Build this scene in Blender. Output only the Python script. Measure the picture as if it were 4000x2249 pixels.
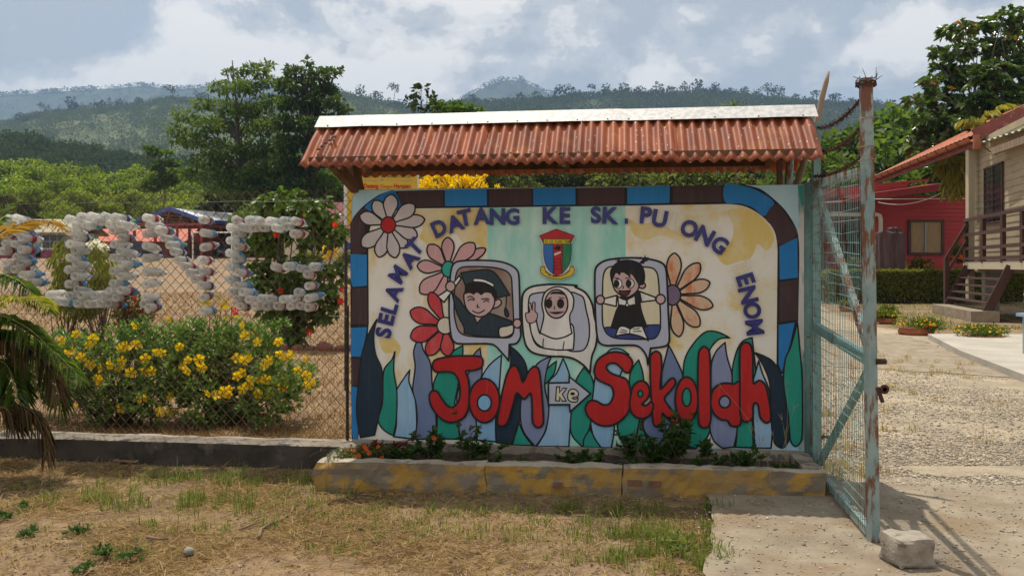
import bpy, math, random
import numpy as np
from mathutils import Vector, Matrix, noise, geometry
for _o in list(bpy.data.objects): bpy.data.objects.remove(_o)
sc = bpy.context.scene
COL = sc.collection
R = random.Random(11)
RN = np.random.default_rng(11)
# ------------------------------------------------------------------ camera, sky, sun, exposure
F, HZ, EYE = 3336.0, 1040.0, 1.5          # focal length and horizon measured on the 4000 px wide photograph
cam = bpy.data.cameras.new('camera'); camo = bpy.data.objects.new('camera', cam); COL.objects.link(camo)
cam.sensor_width = 36; cam.lens = 36*F/4000; cam.shift_y = -(1124.5-HZ)/4000
cam.clip_start = 0.05; cam.clip_end = 20000
camo.location = (0, 0, EYE); camo.rotation_euler = (math.radians(90), 0, 0)
sc.camera = camo
SUN = Vector((-0.16, 0.31, 1.0)).normalized()   # towards the sun
sl = bpy.data.lights.new('sun', 'SUN'); sl.energy = 5.0; sl.angle = math.radians(0.55); sl.color = (1, .925, .80)
so = bpy.data.objects.new('sun', sl); COL.objects.link(so)
so.rotation_euler = (-SUN).to_track_quat('-Z', 'Y').to_euler(); so.location = (0, 0, 30)
sc.view_settings.view_transform = 'Standard'; sc.view_settings.look = 'None'
sc.view_settings.exposure = 0.04; sc.view_settings.gamma = 1; sc.view_settings.use_curve_mapping = False
cy = sc.cycles
cy.use_denoising = True; cy.use_adaptive_sampling = True; cy.adaptive_threshold = 0.015
cy.max_bounces = 6; cy.diffuse_bounces = 3; cy.glossy_bounces = 2; cy.transmission_bounces = 4
cy.transparent_max_bounces = 12; cy.volume_bounces = 1; cy.caustics_reflective = False; cy.caustics_refractive = False
cy.sample_clamp_indirect = 4

w = bpy.data.worlds.new('World'); sc.world = w; w.use_nodes = True
nt = w.node_tree; nt.nodes.clear()
def nd(t, typ, **kw):
    n = t.nodes.new(typ)
    for k, v in kw.items():
        if k.startswith('in_'):
            key = k[3:]; n.inputs[int(key) if key.isdigit() else key.replace('_', ' ')].default_value = v
        else: setattr(n, k, v)
    return n
sky = nd(nt, 'ShaderNodeTexSky', sky_type='NISHITA', sun_disc=False, sun_elevation=math.asin(SUN.z),
         sun_rotation=math.atan2(SUN.x, SUN.y), air_density=1.0, dust_density=2.2, ozone_density=1.0)
tc = nd(nt, 'ShaderNodeTexCoord')
mp = nd(nt, 'ShaderNodeMapping'); mp.inputs['Scale'].default_value = (1, 1, 1.5); mp.inputs['Location'].default_value = (3.1, 0.4, 1.7)
nt.links.new(tc.outputs['Generated'], mp.inputs['Vector'])
def ramp(t, stops, src=None, interp='LINEAR'):
    r = t.nodes.new('ShaderNodeValToRGB'); r.color_ramp.interpolation = interp
    e = r.color_ramp.elements
    while len(e) < len(stops): e.new(.5)
    for i, (p, c) in enumerate(stops):
        e[i].position = p
        e[i].color = (c, c, c, 1) if isinstance(c, (int, float)) else (*c, 1)
    if src: t.links.new(src, r.inputs[0])
    return r
n1 = nd(nt, 'ShaderNodeTexNoise', in_Scale=3.6, in_Detail=10.0, in_Roughness=.58, in_Distortion=.15)
mp2 = nd(nt, 'ShaderNodeMapping'); mp2.inputs['Scale'].default_value = (1, 1, 1.5); mp2.inputs['Location'].default_value = (3.08, 0.4, 1.77)
n2 = nd(nt, 'ShaderNodeTexNoise', in_Scale=3.6, in_Detail=10.0, in_Roughness=.58, in_Distortion=.15)      # the same clouds a little towards the light: their lit tops
nt.links.new(tc.outputs['Generated'], mp2.inputs['Vector']); nt.links.new(mp.outputs[0], n1.inputs['Vector']); nt.links.new(mp2.outputs[0], n2.inputs['Vector'])
cov = ramp(nt, [(.36, .72), (.46, 1)], n1.outputs[0], 'EASE')
df = nd(nt, 'ShaderNodeMath', operation='SUBTRACT'); nt.links.new(n1.outputs[0], df.inputs[0]); nt.links.new(n2.outputs[0], df.inputs[1])
ma = nd(nt, 'ShaderNodeMath', operation='MULTIPLY_ADD'); ma.inputs[1].default_value = 5.6; ma.inputs[2].default_value = .42; nt.links.new(df.outputs[0], ma.inputs[0])
shade = ramp(nt, [(.12, (4.0, 4.2, 4.45)), (.42, (5.2, 5.25, 5.25)), (.60, (7.2, 6.9, 6.5)), (.85, (8.6, 8.15, 7.5))], ma.outputs[0], 'EASE')
mx = nd(nt, 'ShaderNodeMix', data_type='RGBA')
nt.links.new(cov.outputs[0], mx.inputs[0]); nt.links.new(sky.outputs[0], mx.inputs[6]); nt.links.new(shade.outputs[0], mx.inputs[7])
bg = nd(nt, 'ShaderNodeBackground', in_Strength=0.125)
nt.links.new(mx.outputs[2], bg.inputs[0])
nt.links.new(bg.outputs[0], nd(nt, 'ShaderNodeOutputWorld').inputs[0])

# ------------------------------------------------------------------ helpers
ORD = ['first', 'second', 'third', 'fourth', 'fifth', 'sixth', 'seventh', 'eighth', 'ninth', 'tenth', 'eleventh', 'twelfth', 'thirteenth', 'fourteenth', 'fifteenth',
       'sixteenth', 'seventeenth', 'eighteenth', 'nineteenth', 'twentieth', 'twenty-first', 'twenty-second', 'twenty-third', 'twenty-fourth', 'twenty-fifth', 'twenty-sixth',
       'twenty-seventh', 'twenty-eighth', 'twenty-ninth', 'thirtieth', 'thirty-first', 'thirty-second', 'thirty-third', 'thirty-fourth', 'thirty-fifth', 'thirty-sixth', 'thirty-seventh', 'thirty-eighth', 'thirty-ninth', 'fortieth']
def P(px, py, d):            # point at camera depth d seen at photo pixel
    return Vector(((px-2000)/F*d, d, EYE-(py-HZ)/F*d))
def G(px, py, z=0.0):        # ground point (height z) seen at photo pixel
    return P(px, py, (EYE-z)*F/(py-HZ))
def sm(t): t = min(1, max(0, t)); return t*t*(3-2*t)
_loc = {}
def link(o, parent=None):
    COL.objects.link(o)
    if parent is not None: o.parent = parent
    return o
def tag(o, label=None, cat=None, group=None, kind=None):
    if label: o['label'] = label
    if cat: o['category'] = cat
    if group: o['group'] = group
    if kind: o['kind'] = kind
    return o
def thing(name, loc, label, cat, group=None, parent=None):
    o = bpy.data.objects.new(name, None); o.empty_display_size = .1
    o.location = loc; link(o, parent); tag(o, label, cat, group)
    _loc[o.name] = Vector(loc) + (_loc.get(parent.name, Vector()) if parent else Vector())
    return o
def pivot(name, parent):       # an Empty part that groups sub-parts
    o = bpy.data.objects.new(name, None); o.empty_display_size = .05; link(o, parent)
    _loc[o.name] = _loc.get(parent.name, Vector()).copy(); return o
class MB:
    def __init__(s): s.v = []; s.f = []
    def add(s, vs, fs):
        b = len(s.v); s.v += [tuple(v) for v in vs]; s.f += [tuple(i+b for i in f) for f in fs]; return s
    def box(s, c, size, M=None):
        c = Vector(c); a = [Vector((x, y, z)) for x in (-.5, .5) for y in (-.5, .5) for z in (-.5, .5)]
        a = [Vector((p.x*size[0], p.y*size[1], p.z*size[2])) for p in a]
        if M is not None: a = [M @ p for p in a]
        return s.add([c+p for p in a], [(0,1,3,2),(4,6,7,5),(0,4,5,1),(2,3,7,6),(0,2,6,4),(1,5,7,3)])
    def bar(s, a, b, wx, wy, up=(0, 0, 1)):   # rectangular bar from a to b
        a = Vector(a); b = Vector(b); d = (b-a).normalized(); up = Vector(up)
        if abs(d.dot(up)) > .98: up = Vector((0, 1, 0))
        x = d.cross(up).normalized(); y = x.cross(d).normalized()
        vs = [p + x*sx*wx/2 + y*sy*wy/2 for p in (a, b) for sx, sy in ((-1,-1),(1,-1),(1,1),(-1,1))]
        return s.add(vs, [(3,2,1,0),(4,5,6,7),(0,1,5,4),(1,2,6,5),(2,3,7,6),(3,0,4,7)])
    def tube(s, pts, rad, seg=8, cap=True):
        pts = [Vector(p) for p in pts]; n = len(pts)
        if not hasattr(rad, '__len__'): rad = [rad]*n
        b = len(s.v); up = Vector((.13, .21, .97)).normalized(); px = None
        for i, p in enumerate(pts):
            d = (pts[min(i+1, n-1)]-pts[max(i-1, 0)]).normalized()
            if px is None: px = d.cross(up if abs(d.dot(up)) < .95 else Vector((1, 0, 0))).normalized()
            x = (px - d*px.dot(d)).normalized(); px = x; y = d.cross(x)
            s.v += [tuple(p + (x*math.cos(2*math.pi*k/seg)+y*math.sin(2*math.pi*k/seg))*rad[i]) for k in range(seg)]
        for i in range(n-1):
            for k in range(seg):
                k2 = (k+1) % seg
                s.f.append((b+i*seg+k, b+i*seg+k2, b+(i+1)*seg+k2, b+(i+1)*seg+k))
        if cap:
            s.f.append(tuple(b+k for k in reversed(range(seg)))); s.f.append(tuple(b+(n-1)*seg+k for k in range(seg)))
        return s
    def lathe(s, prof, seg, origin=(0, 0, 0), axis='Z'):
        b = len(s.v); o = Vector(origin)
        for r, h in prof:
            for k in range(seg):
                a = 2*math.pi*k/seg; p = (r*math.cos(a), r*math.sin(a), h)
                if axis == 'Y': p = (p[0], p[2], p[1])
                s.v.append(tuple(o+Vector(p)))
        for i in range(len(prof)-1):
            for k in range(seg):
                k2 = (k+1) % seg; q = (b+i*seg+k, b+i*seg+k2, b+(i+1)*seg+k2, b+(i+1)*seg+k)
                s.f.append(q if axis == 'Z' else q[::-1])
        s.f.append(tuple(b+k for k in reversed(range(seg)))); s.f.append(tuple(b+(len(prof)-1)*seg+k for k in range(seg)))
        return s
    def quad(s, a, b, c, d): return s.add([a, b, c, d], [(0, 1, 2, 3)])
    def mesh(s, name, off=Vector(), smooth=False):
        me = bpy.data.meshes.new(name)
        me.from_pydata([(v[0]-off.x, v[1]-off.y, v[2]-off.z) for v in s.v], [], s.f)
        me.update()
        if smooth: me.polygons.foreach_set('use_smooth', [True]*len(me.polygons))
        return me
    def build(s, name, m, parent=None, smooth=False, **kw):
        off = _loc.get(parent.name, Vector()) if parent is not None else Vector()
        me = s.mesh(name, off, smooth)
        me.materials.append(m)
        o = link(bpy.data.objects.new(name, me), parent)
        if parent is not None: _loc[o.name] = off.copy()
        return tag(o, **kw)
def rock_mesh(name, r, seed, m, flat=.75, jag=.35):
    import bmesh
    bm = bmesh.new(); bmesh.ops.create_icosphere(bm, subdivisions=2, radius=1)
    for v in bm.verts:
        k = 1+jag*noise.noise(v.co*1.4+Vector((seed*3.1, seed, 0)))
        v.co = Vector((v.co.x*k, v.co.y*k, v.co.z*k*flat))*r
    me = bpy.data.meshes.new(name); bm.to_mesh(me); bm.free(); me.materials.append(m)
    me.polygons.foreach_set('use_smooth', [True]*len(me.polygons)); return me
def copy_tree(o, parent=None, loc=None, rot=None, scale=None, label=None):
    c = o.copy(); COL.objects.link(c); c.parent = parent
    if loc is not None: c.location = loc
    if rot is not None: c.rotation_euler = (0, 0, rot)
    if scale is not None: c.scale = (scale,)*3
    if label: c['label'] = label
    for ch in o.children: copy_tree(ch, c)
    return c

# ------------------------------------------------------------------ materials
_mats = {}
def mat(name, col, col2=None, scale=4.0, lo=.42, hi=.6, rough=.8, bump=0.0, bscale=None, stretch=(1, 1, 1), detail=5,
        metallic=0.0, spec=.4, col3=None, s3=12.0, lo3=.58, hi3=.64, st3=(1, 1, 1), rnd=0.0, coord='Object', bdist=.01, trans=0.0):
    if name in _mats: return _mats[name]
    m = bpy.data.materials.new(name); m.use_nodes = True; t = m.node_tree; b = t.nodes['Principled BSDF']
    b.inputs['Roughness'].default_value = rough; b.inputs['Metallic'].default_value = metallic
    b.inputs['Specular IOR Level'].default_value = spec
    tcn = nd(t, 'ShaderNodeTexCoord')
    def nz(sc_, st, det=detail):
        mpn = nd(t, 'ShaderNodeMapping'); mpn.inputs['Scale'].default_value = st
        t.links.new(tcn.outputs[coord], mpn.inputs[0])
        n = nd(t, 'ShaderNodeTexNoise', in_Scale=sc_, in_Detail=det, in_Roughness=.62)
        t.links.new(mpn.outputs[0], n.inputs['Vector']); return n
    out = None
    if col2 is not None:
        r = ramp(t, [(lo, col), (hi, col2)], nz(scale, stretch).outputs[0]); out = r.outputs[0]
    else: b.inputs['Base Color'].default_value = (*col, 1)
    if col3 is not None:
        r = ramp(t, [(lo3, 0), (hi3, 1)], nz(s3, st3, 7).outputs[0])
        m3 = nd(t, 'ShaderNodeMix', data_type='RGBA'); t.links.new(r.outputs[0], m3.inputs[0])
        if out: t.links.new(out, m3.inputs[6])
        else: m3.inputs[6].default_value = (*col, 1)
        m3.inputs[7].default_value = (*col3, 1); out = m3.outputs[2]
    if rnd:
        oi = nd(t, 'ShaderNodeObjectInfo'); hs = nd(t, 'ShaderNodeHueSaturation')
        mr = nd(t, 'ShaderNodeMapRange'); mr.inputs[3].default_value = 1-rnd; mr.inputs[4].default_value = 1+rnd
        t.links.new(oi.outputs['Random'], mr.inputs[0]); t.links.new(mr.outputs[0], hs.inputs['Value'])
        if out: t.links.new(out, hs.inputs['Color'])
        else: hs.inputs['Color'].default_value = (*col, 1)
        out = hs.outputs[0]
    if out: t.links.new(out, b.inputs['Base Color'])
    if bump:
        bn = nd(t, 'ShaderNodeBump', in_Strength=bump, in_Distance=bdist)
        t.links.new(nz(bscale or scale*6, stretch, 6).outputs[0], bn.inputs['Height']); t.links.new(bn.outputs[0], b.inputs['Normal'])
    _mats[name] = m; return m
def leaf_mat(name, a, b_, trans=.4, rough=.45, spec=.35, dead=None, rnd=0.0):
    """leaf colour runs from a to b_ by the per-leaf attribute 'tone' (a random number for each leaf)"""
    if name in _mats: return _mats[name]
    m = bpy.data.materials.new(name); m.use_nodes = True; t = m.node_tree; p = t.nodes['Principled BSDF']
    at = nd(t, 'ShaderNodeAttribute', attribute_name='tone')
    stops = [(0, a), (.97, b_)] + ([(.992, dead)] if dead else [])
    r = ramp(t, stops, at.outputs['Fac']); out = r.outputs[0]
    if rnd:
        oi = nd(t, 'ShaderNodeObjectInfo'); hs = nd(t, 'ShaderNodeHueSaturation')
        mr = nd(t, 'ShaderNodeMapRange'); mr.inputs[3].default_value = 1-rnd; mr.inputs[4].default_value = 1+rnd
        t.links.new(oi.outputs['Random'], mr.inputs[0]); t.links.new(mr.outputs[0], hs.inputs['Value']); t.links.new(out, hs.inputs['Color'])
        out = hs.outputs[0]
    t.links.new(out, p.inputs['Base Color']); p.inputs['Roughness'].default_value = rough; p.inputs['Specular IOR Level'].default_value = spec
    tr = nd(t, 'ShaderNodeBsdfTranslucent')
    g = nd(t, 'ShaderNodeHueSaturation'); g.inputs['Saturation'].default_value = 1.1; g.inputs['Value'].default_value = 1.6
    t.links.new(out, g.inputs['Color']); t.links.new(g.outputs[0], tr.inputs[0])
    ms = nd(t, 'ShaderNodeMixShader', in_0=trans); t.links.new(p.outputs[0], ms.inputs[1]); t.links.new(tr.outputs[0], ms.inputs[2])
    t.links.new(ms.outputs[0], t.nodes['Material Output'].inputs[0])
    _mats[name] = m; return m

# ------------------------------------------------------------------ foliage meshes (numpy)
def unit(a): return a/np.maximum(np.linalg.norm(a, axis=1, keepdims=True), 1e-9)
def np_mesh(name, V, Fc, m, tone=None, off=Vector(), smooth=False):
    me = bpy.data.meshes.new(name); V = np.asarray(V, np.float32)-np.array(off, np.float32); Fc = np.asarray(Fc, np.int32)
    me.vertices.add(len(V)); me.vertices.foreach_set('co', V.ravel())
    k = Fc.shape[1]; me.loops.add(Fc.size); me.loops.foreach_set('vertex_index', Fc.ravel())
    me.polygons.add(len(Fc)); me.polygons.foreach_set('loop_start', np.arange(0, Fc.size, k, dtype=np.int32))
    if smooth: me.polygons.foreach_set('use_smooth', np.ones(len(Fc), bool))
    me.update(calc_edges=True)
    if tone is not None:
        at = me.attributes.new('tone', 'FLOAT', 'POINT'); at.data.foreach_set('value', np.asarray(tone, np.float32))
    me.materials.append(m); return me
def leaves(Pb, D, L, W, fold=.25, droop=0.0, up=None):
    """diamond leaves folded along the midrib; 4 verts, 2 tris each"""
    n = len(Pb); D = unit(D)
    if up is None: up = unit(RN.normal(size=(n, 3))*.5+np.array([0, 0, 1.]))
    S = unit(np.cross(D, up)); U = np.cross(S, D)
    L = np.broadcast_to(np.asarray(L), (n,))[:, None]; W = np.broadcast_to(np.asarray(W), (n,))[:, None]
    mid = Pb+D*L*.48
    V = np.stack([Pb, mid+S*W/2+U*W*fold, Pb+D*L-np.array([0, 0, 1.])*droop*L, mid-S*W/2+U*W*fold], 1).reshape(-1, 3)
    i = np.arange(n)[:, None]*4
    Fc = np.concatenate([i+np.array([[0, 1, 2]]), i+np.array([[0, 2, 3]])], 1).reshape(-1, 3)
    return V, Fc
def tones(n, k=4): return np.repeat(RN.random(n), k)
def clump_points(clumps, n, shell=.45):
    """n random points through ellipsoid clumps [(centre, radius or (rx,ry,rz))]; returns points and outward directions"""
    c = np.array([tuple(a) for a, r in clumps]); r = np.array([(r,)*3 if not hasattr(r, '__len__') else r for a, r in clumps], float)
    wgt = (r[:, 0]*r[:, 1]*r[:, 2])**.67; idx = RN.choice(len(c), n, p=wgt/wgt.sum())
    d = unit(RN.normal(size=(n, 3))); rad = RN.random(n)**shell
    return c[idx]+d*r[idx]*rad[:, None], d
def foliage_mesh(name, clumps, n, L, W, m, off=Vector(), shell=.45, outward=.6, upw=.2, droop=.15, jit=.35):
    p, d = clump_points(clumps, n, shell)
    D = d*outward+RN.normal(size=(n, 3))*.6+np.array([0, 0, upw])
    s = 1+jit*RN.normal(size=n); s = np.clip(s, .4, 1.8)
    V, Fc = leaves(p, D, L*s, W*s, droop=droop)
    return np_mesh(name, V, Fc, m, tones(n), off)
def limb(mb, a, b, r0, r1, sag=.12, k=5, seg=6):
    a = Vector(a); b = Vector(b); d = b-a; side = Vector((R.uniform(-1, 1), R.uniform(-1, 1), R.uniform(.2, 1)))*d.length*sag
    pts = [a+d*t+side*math.sin(math.pi*t) for t in [i/k for i in range(k+1)]]
    mb.tube(pts, [r0+(r1-r0)*i/k for i in range(k+1)], seg, cap=False)
def make_tree(name, base, label, cat, clumps, n, L, W, lm, bm_, tr=.25, group=None, fork=.35, top=None, shell=.45, outward=.6, upw=.2, droop=.15):
    """tapered trunk, a limb to each clump, crown of single leaves"""
    base = Vector(base); t = thing(name, base, label, cat, group)
    mb = MB(); cs = [Vector(c) for c, r in clumps]
    if top is None:
        zt = max(c.z for c in cs); top = Vector((sum(c.x for c in cs)/len(cs), sum(c.y for c in cs)/len(cs), zt))
    top = Vector(top); k = 8; wob = [Vector((R.gauss(0, 1), R.gauss(0, 1), 0))*tr*.5 if 0 < i < k else Vector() for i in range(k+1)]
    spine = [base+(top-base)*(i/k)+wob[i] for i in range(k+1)]
    mb.tube([base-Vector((0, 0, .3))]+spine, [tr*1.5]+[tr*(1.15-.95*i/k) for i in range(k+1)], 8)
    for c in cs:
        fr = max(fork*.6, min(.95, (c.z-base.z)/(top.z-base.z)-.18*R.uniform(.6, 1.5)))
        i = min(k-1, int(fr*k)); s = spine[i].lerp(spine[i+1], fr*k-i)
        limb(mb, s, c, tr*(1.05-fr)*.55+.01, tr*.07+.005)
    mb.build('trunk', bm_, t, smooth=True)
    me = foliage_mesh('crown', clumps, n, L, W, lm, base, shell, outward, upw, droop)
    link(bpy.data.objects.new('crown', me), t)
    return t
# ------------------------------------------------------------------ the setting: ground, hills, drive
WL = Vector((-1.21, 6.43)); WR = Vector((2.095, 6.0)); WU = (WR-WL).normalized(); WN = Vector((WU.y, -WU.x))
def WP(u, n, z): return Vector((WL.x+WU.x*u+WN.x*n, WL.y+WU.y*u+WN.y*n, z))
def WUZ(px, py, n=0.0):      # (u, z) on the plane n metres before the mural face, seen at photo pixel
    a = (px-2000)/F; b = -(py-HZ)/F; t = (n+WL.dot(WN))/(a*WN.x+WN.y)
    return (Vector((a*t, t))-WL).dot(WU), EYE+b*t
def side_n(x, y): return (Vector((x, y))-WL).dot(WN)     # distance in front of the wall line
def ground_z(x, y):
    n = -side_n(x, y)
    z = 0.022*noise.noise(Vector((x*1.3, y*1.3, 0)))+.012*noise.noise(Vector((x*4, y*4, 3)))
    z *= 1-sm((y-30)/40)
    left = 1-sm((x+0.2)/1.5)
    z += .12*sm((n-.02)/.1)*left*(1 if n > 0 else 0)
    z += 2.6*sm((y-12)/88)*max(left, sm((y-42)/40))
    return z
M_ground = mat('dry_earth', (.275, .185, .105), (.15, .10, .062), 1.1, .38, .62, .95, .8, 38, col3=(.33, .23, .125), s3=5, lo3=.48, hi3=.66, bdist=.03, detail=8)
def grid_axis(lo, hi, fine0, fine1, step):
    a = list(np.arange(fine0, fine1, step)); s = step; x = fine1
    while x < hi: a.append(x); s *= 1.22; x += s
    a.append(hi); s = step; x = fine0-step; b = []
    while x > lo: b.append(x); s *= 1.22; x -= s
    b.append(lo); return sorted(b)+a
gx = grid_axis(-3600, 3600, -6, 9, .14); gy = grid_axis(-40, 4200, 3, 13, .14)
V = [(x, y, ground_z(x, y)) for y in gy for x in gx]; nx = len(gx)
Fq = [(j*nx+i, j*nx+i+1, (j+1)*nx+i+1, (j+1)*nx+i) for j in range(len(gy)-1) for i in range(nx-1)]
me = np_mesh('ground', V, Fq, M_ground, smooth=True)
tag(link(bpy.data.objects.new('ground', me)), kind='structure')

def sheet(name, poly, z, m, step=.35, kind='structure', edge=.06, label=None, relief=0.0):
    """flat sheet over a polygon whose outline is broken up a little, following the ground"""
    pts = []
    for i, a in enumerate(poly):
        b = poly[(i+1) % len(poly)]; a = Vector(a); b = Vector(b); k = max(1, int((b-a).length/min(step, .09)))
        for j in range(k):
            p = a.lerp(b, j/k); pts.append(p+Vector((noise.noise(Vector((p.x*2.3, p.y*2.3, 7))), noise.noise(Vector((p.x*2.3, p.y*2.3, 9)))))*edge+Vector((noise.noise(Vector((p.x*9, p.y*9, 2))), noise.noise(Vector((p.x*9, p.y*9, 5)))))*edge*.5)
    tri = geometry.tessellate_polygon([[Vector((p.x, p.y, 0)) for p in pts]])
    mb = MB(); mb.add([(p.x, p.y, z) for p in pts], [t if (pts[t[1]]-pts[t[0]]).cross(pts[t[2]]-pts[t[0]]) > 0 else t[::-1] for t in tri])
    return mb.build(name, m, None, kind=kind)
M_gravel = mat('gravel_bed', (.40, .33, .235), (.29, .235, .165), 30, .4, .62, .95, .9, 60, col3=(.46, .375, .26), s3=2.2, lo3=.46, hi3=.6, bdist=.03)
M_conc = mat('worn_concrete', (.33, .275, .20), (.215, .17, .12), 3.2, .36, .66, .92, .9, 70, col3=(.23, .165, .10), s3=2.6, lo3=.50, hi3=.66, bdist=.012, detail=8)
M_slab = mat('pale_slab', (.42, .385, .325), (.33, .30, .25), 1.1, .4, .62, .9, .3, 30, bdist=.01)
sheet('gravel_drive', [(2.15, 5.6), (2.3, 9), (3.2, 14), (5.4, 20), (7.6, 28), (9.6, 36), (12.8, 36), (10.4, 28), (8.8, 21), (9, 17.5), (7.8, 14), (9, 10), (9, 5.6)], .03, M_gravel)
sheet('concrete_apron', [(1.2, 5.0), (1.25, 5.5), (2.2, 5.72), (2.75, 5.95), (3.2, 5.7), (3.9, 5.62), (4.6, 5.3), (6, 5.2), (8, 5), (8, -6), (.2, -6), (.93, 4.1), (1.08, 4.6)], .037, M_conc, edge=.045)
sheet('concrete_path', [(4.6, 12.6), (6.2, 11.6), (6.65, 11.2), (8.2, 17.2), (8.0, 19.5), (6.6, 20.5), (5.7, 18), (5.2, 15.5)], .037, M_conc, edge=.15)
mb = MB(); sp = [(6.48, 10.8), (7.3, 13.9), (8.45, 17.35), (11.2, 17.3), (14, 16.4), (14, 10), (9, 9.2)]
for k, (a, b) in enumerate(zip(sp, sp[1:]+sp[:1])): mb.quad((*a, -.1), (*b, -.1), (*b, .13), (*a, .13))
mb.add([(x, y, .13) for x, y in sp], [tuple(reversed(range(len(sp))))])
mb.build('pavement_slab', M_slab, None, kind='structure')

# hills
M_hill = mat('hill_scrub', (.065, .090, .022), (.13, .14, .045), .02, .42, .6, 1, 0, detail=10, col3=(.16, .11, .05), s3=.012, lo3=.56, hi3=.66)
M_hill2 = mat('hill_forest', (.022, .038, .012), (.045, .062, .018), .015, .4, .6, 1, 0, detail=10)
L_hill = leaf_mat('hill_leaves', (.036, .056, .015), (.056, .080, .022), .25, .8, .1)
L_scrub = leaf_mat('scrub_leaves', (.058, .082, .020), (.092, .118, .032), .25, .8, .1)
L_ridge = leaf_mat('ridge_leaves', (.02, .032, .012), (.04, .06, .02), .15, .8, .1)
def interp(prof, x):
    xs = [p[0] for p in prof]; ys = [p[1] for p in prof]; return float(np.interp(x, xs, ys))
def hill(name, prof, Dr, Df, zf, m, ncl, clr, nq, q, cover_name, rough=.05, pw=.85, seed=0):
    x0, x1 = prof[0][0], prof[-1][0]; n = int((x1-x0)/22); rows = 26
    def pt(px, t):
        y = interp(prof, px)+(20 if Dr < 2000 else 0); zr = EYE+(HZ-y)/F*Dr; tt = min(t, 1.0); d = Df+(Dr-Df)*t
        z = zf+(zr-zf)*(tt**pw)
        x = (px-2000)/F*(Df+(Dr-Df)*tt*.999) + 0
        f = 4*tt*(1-tt)
        z *= 1+rough*2.2*f*noise.noise(Vector((px*.004, t*3.0, seed)))+rough*.5*noise.noise(Vector((px*.02, t*9, seed)))*min(1, f+.15)
        if t > 1: z -= (t-1)*zr*.9
        return (x, d, z)
    Vv = []
    for j in range(rows+4):
        t = j/rows
        for i in range(n+1): Vv.append(pt(x0+(x1-x0)*i/n, t))
    Fq = [(j*(n+1)+i, j*(n+1)+i+1, (j+1)*(n+1)+i+1, (j+1)*(n+1)+i) for j in range(rows+3) for i in range(n)]
    tag(link(bpy.data.objects.new(name, np_mesh(name, Vv, Fq, m, smooth=True))), kind='structure')
    cl = []
    for k in range(ncl):
        t = R.random()**.75; px = R.uniform(x0, x1)
        if name == 'scrub_hill' and noise.noise(Vector((px*.006, t*2.5, 5))) > .12 and t < .9 and R.random() < .45: continue
        p = pt(px, t); r = clr*(.35+1.3*R.random()**1.6); cl.append((Vector(p)+Vector((0, 0, r*.35)), (r, r, r*R.uniform(.6, 1.0))))
    for k in range(int(ncl*.3)):
        px = R.uniform(x0, x1); p = pt(px, 1); r = clr*R.uniform(.6, 1.2); cl.append((Vector(p)+Vector((0, 0, r*.2)), (r, r, r*.9)))
    me = foliage_mesh(cover_name, cl, len(cl)*nq, q, q*.8, L_scrub if name == 'scrub_hill' else L_hill, shell=.3, outward=.8, upw=.4)
    tag(link(bpy.data.objects.new(cover_name, me)), label='dense green forest and scrub covering the hazy hillsides', cat='forest', kind='stuff')
    return pt
FAR = [(-500, 385), (0, 375), (150, 365), (300, 355), (450, 345), (560, 336), (700, 352), (850, 336), (960, 312), (1050, 335), (1250, 380), (1500, 425), (1760, 418), (1830, 376), (1900, 338), (1960, 318), (2000, 313), (2060, 326), (2120, 358), (2300, 420), (2700, 450), (3400, 440), (4400, 430)]
hill('far_ridge', FAR, 3400, 2400, 1, M_hill2, 2600, 13, 22, 6, 'far_forest', .03)
H2L = [(-500, 500), (0, 476), (70, 462), (145, 440), (272, 428), (408, 424), (543, 398), (652, 380), (760, 384), (900, 400), (1050, 372), (1200, 352), (1333, 360), (1426, 378), (1566, 405), (1630, 428), (1800, 520), (1950, 640)]
ptL = hill('scrub_hill', H2L, 1250, 520, 1, M_hill, 4200, 7, 30, 2.3, 'scrub_forest', .07, 1.0, 3)
H2R = [(1500, 560), (1650, 440), (1733, 412), (1826, 394), (1950, 398), (2125, 386), (2200, 378), (2340, 362), (2433, 356), (2620, 370), (2760, 352), (2900, 370), (2990, 380), (3085, 390), (3180, 398), (3320, 402), (3460, 412), (3600, 430), (3900, 450), (4500, 470)]
ptR = hill('forest_hill', H2R, 1300, 560, 1, M_hill2, 4200, 9, 30, 2.9, 'hill_forest_cover', .05, .9, 8)
H4 = [(-700, 520), (-100, 535), (60, 545), (200, 575), (330, 592), (430, 612), (600, 640), (760, 655), (900, 700), (1200, 760), (1500, 800)]
hill('low_wooded_rise', H4, 390, 240, 0, M_hill2, 1500, 4.2, 60, 1.3, 'wooded_rise_cover', .06, .8, 5)
# single trees standing out on the ridges
M_bark_far = mat('far_bark', (.10, .085, .065), rough=1)
def ridge_tree(pt, px, h, w, style, lab):
    b = Vector(pt(px, 1.0)); b.z -= 2; h *= .78; w *= .85
    if style == 0:   cl = [(b+Vector((0, 0, h*.8)), (w*.5, w*.5, h*.2)), (b+Vector((w*.25, 0, h*.62)), (w*.35, w*.35, h*.14)), (b+Vector((-w*.3, 0, h*.68)), (w*.32, w*.32, h*.13))]
    elif style == 1: cl = [(b+Vector((0, 0, h*.72)), (w*.34, w*.34, h*.3)), (b+Vector((w*.1, 0, h*.45)), (w*.3, w*.3, h*.2))]
    else:            cl = [(b+Vector((0, 0, h*.9)), (w*.5, w*.5, h*.1)), (b+Vector((w*.3, 0, h*.74)), (w*.22, w*.22, h*.06))]
    make_tree('ridge_tree', b, lab, 'tree', cl, 110, w*.16, w*.13, L_ridge, M_bark_far, tr=max(.5, w*.035), group='single trees on the hill ridges', fork=.6)
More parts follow.
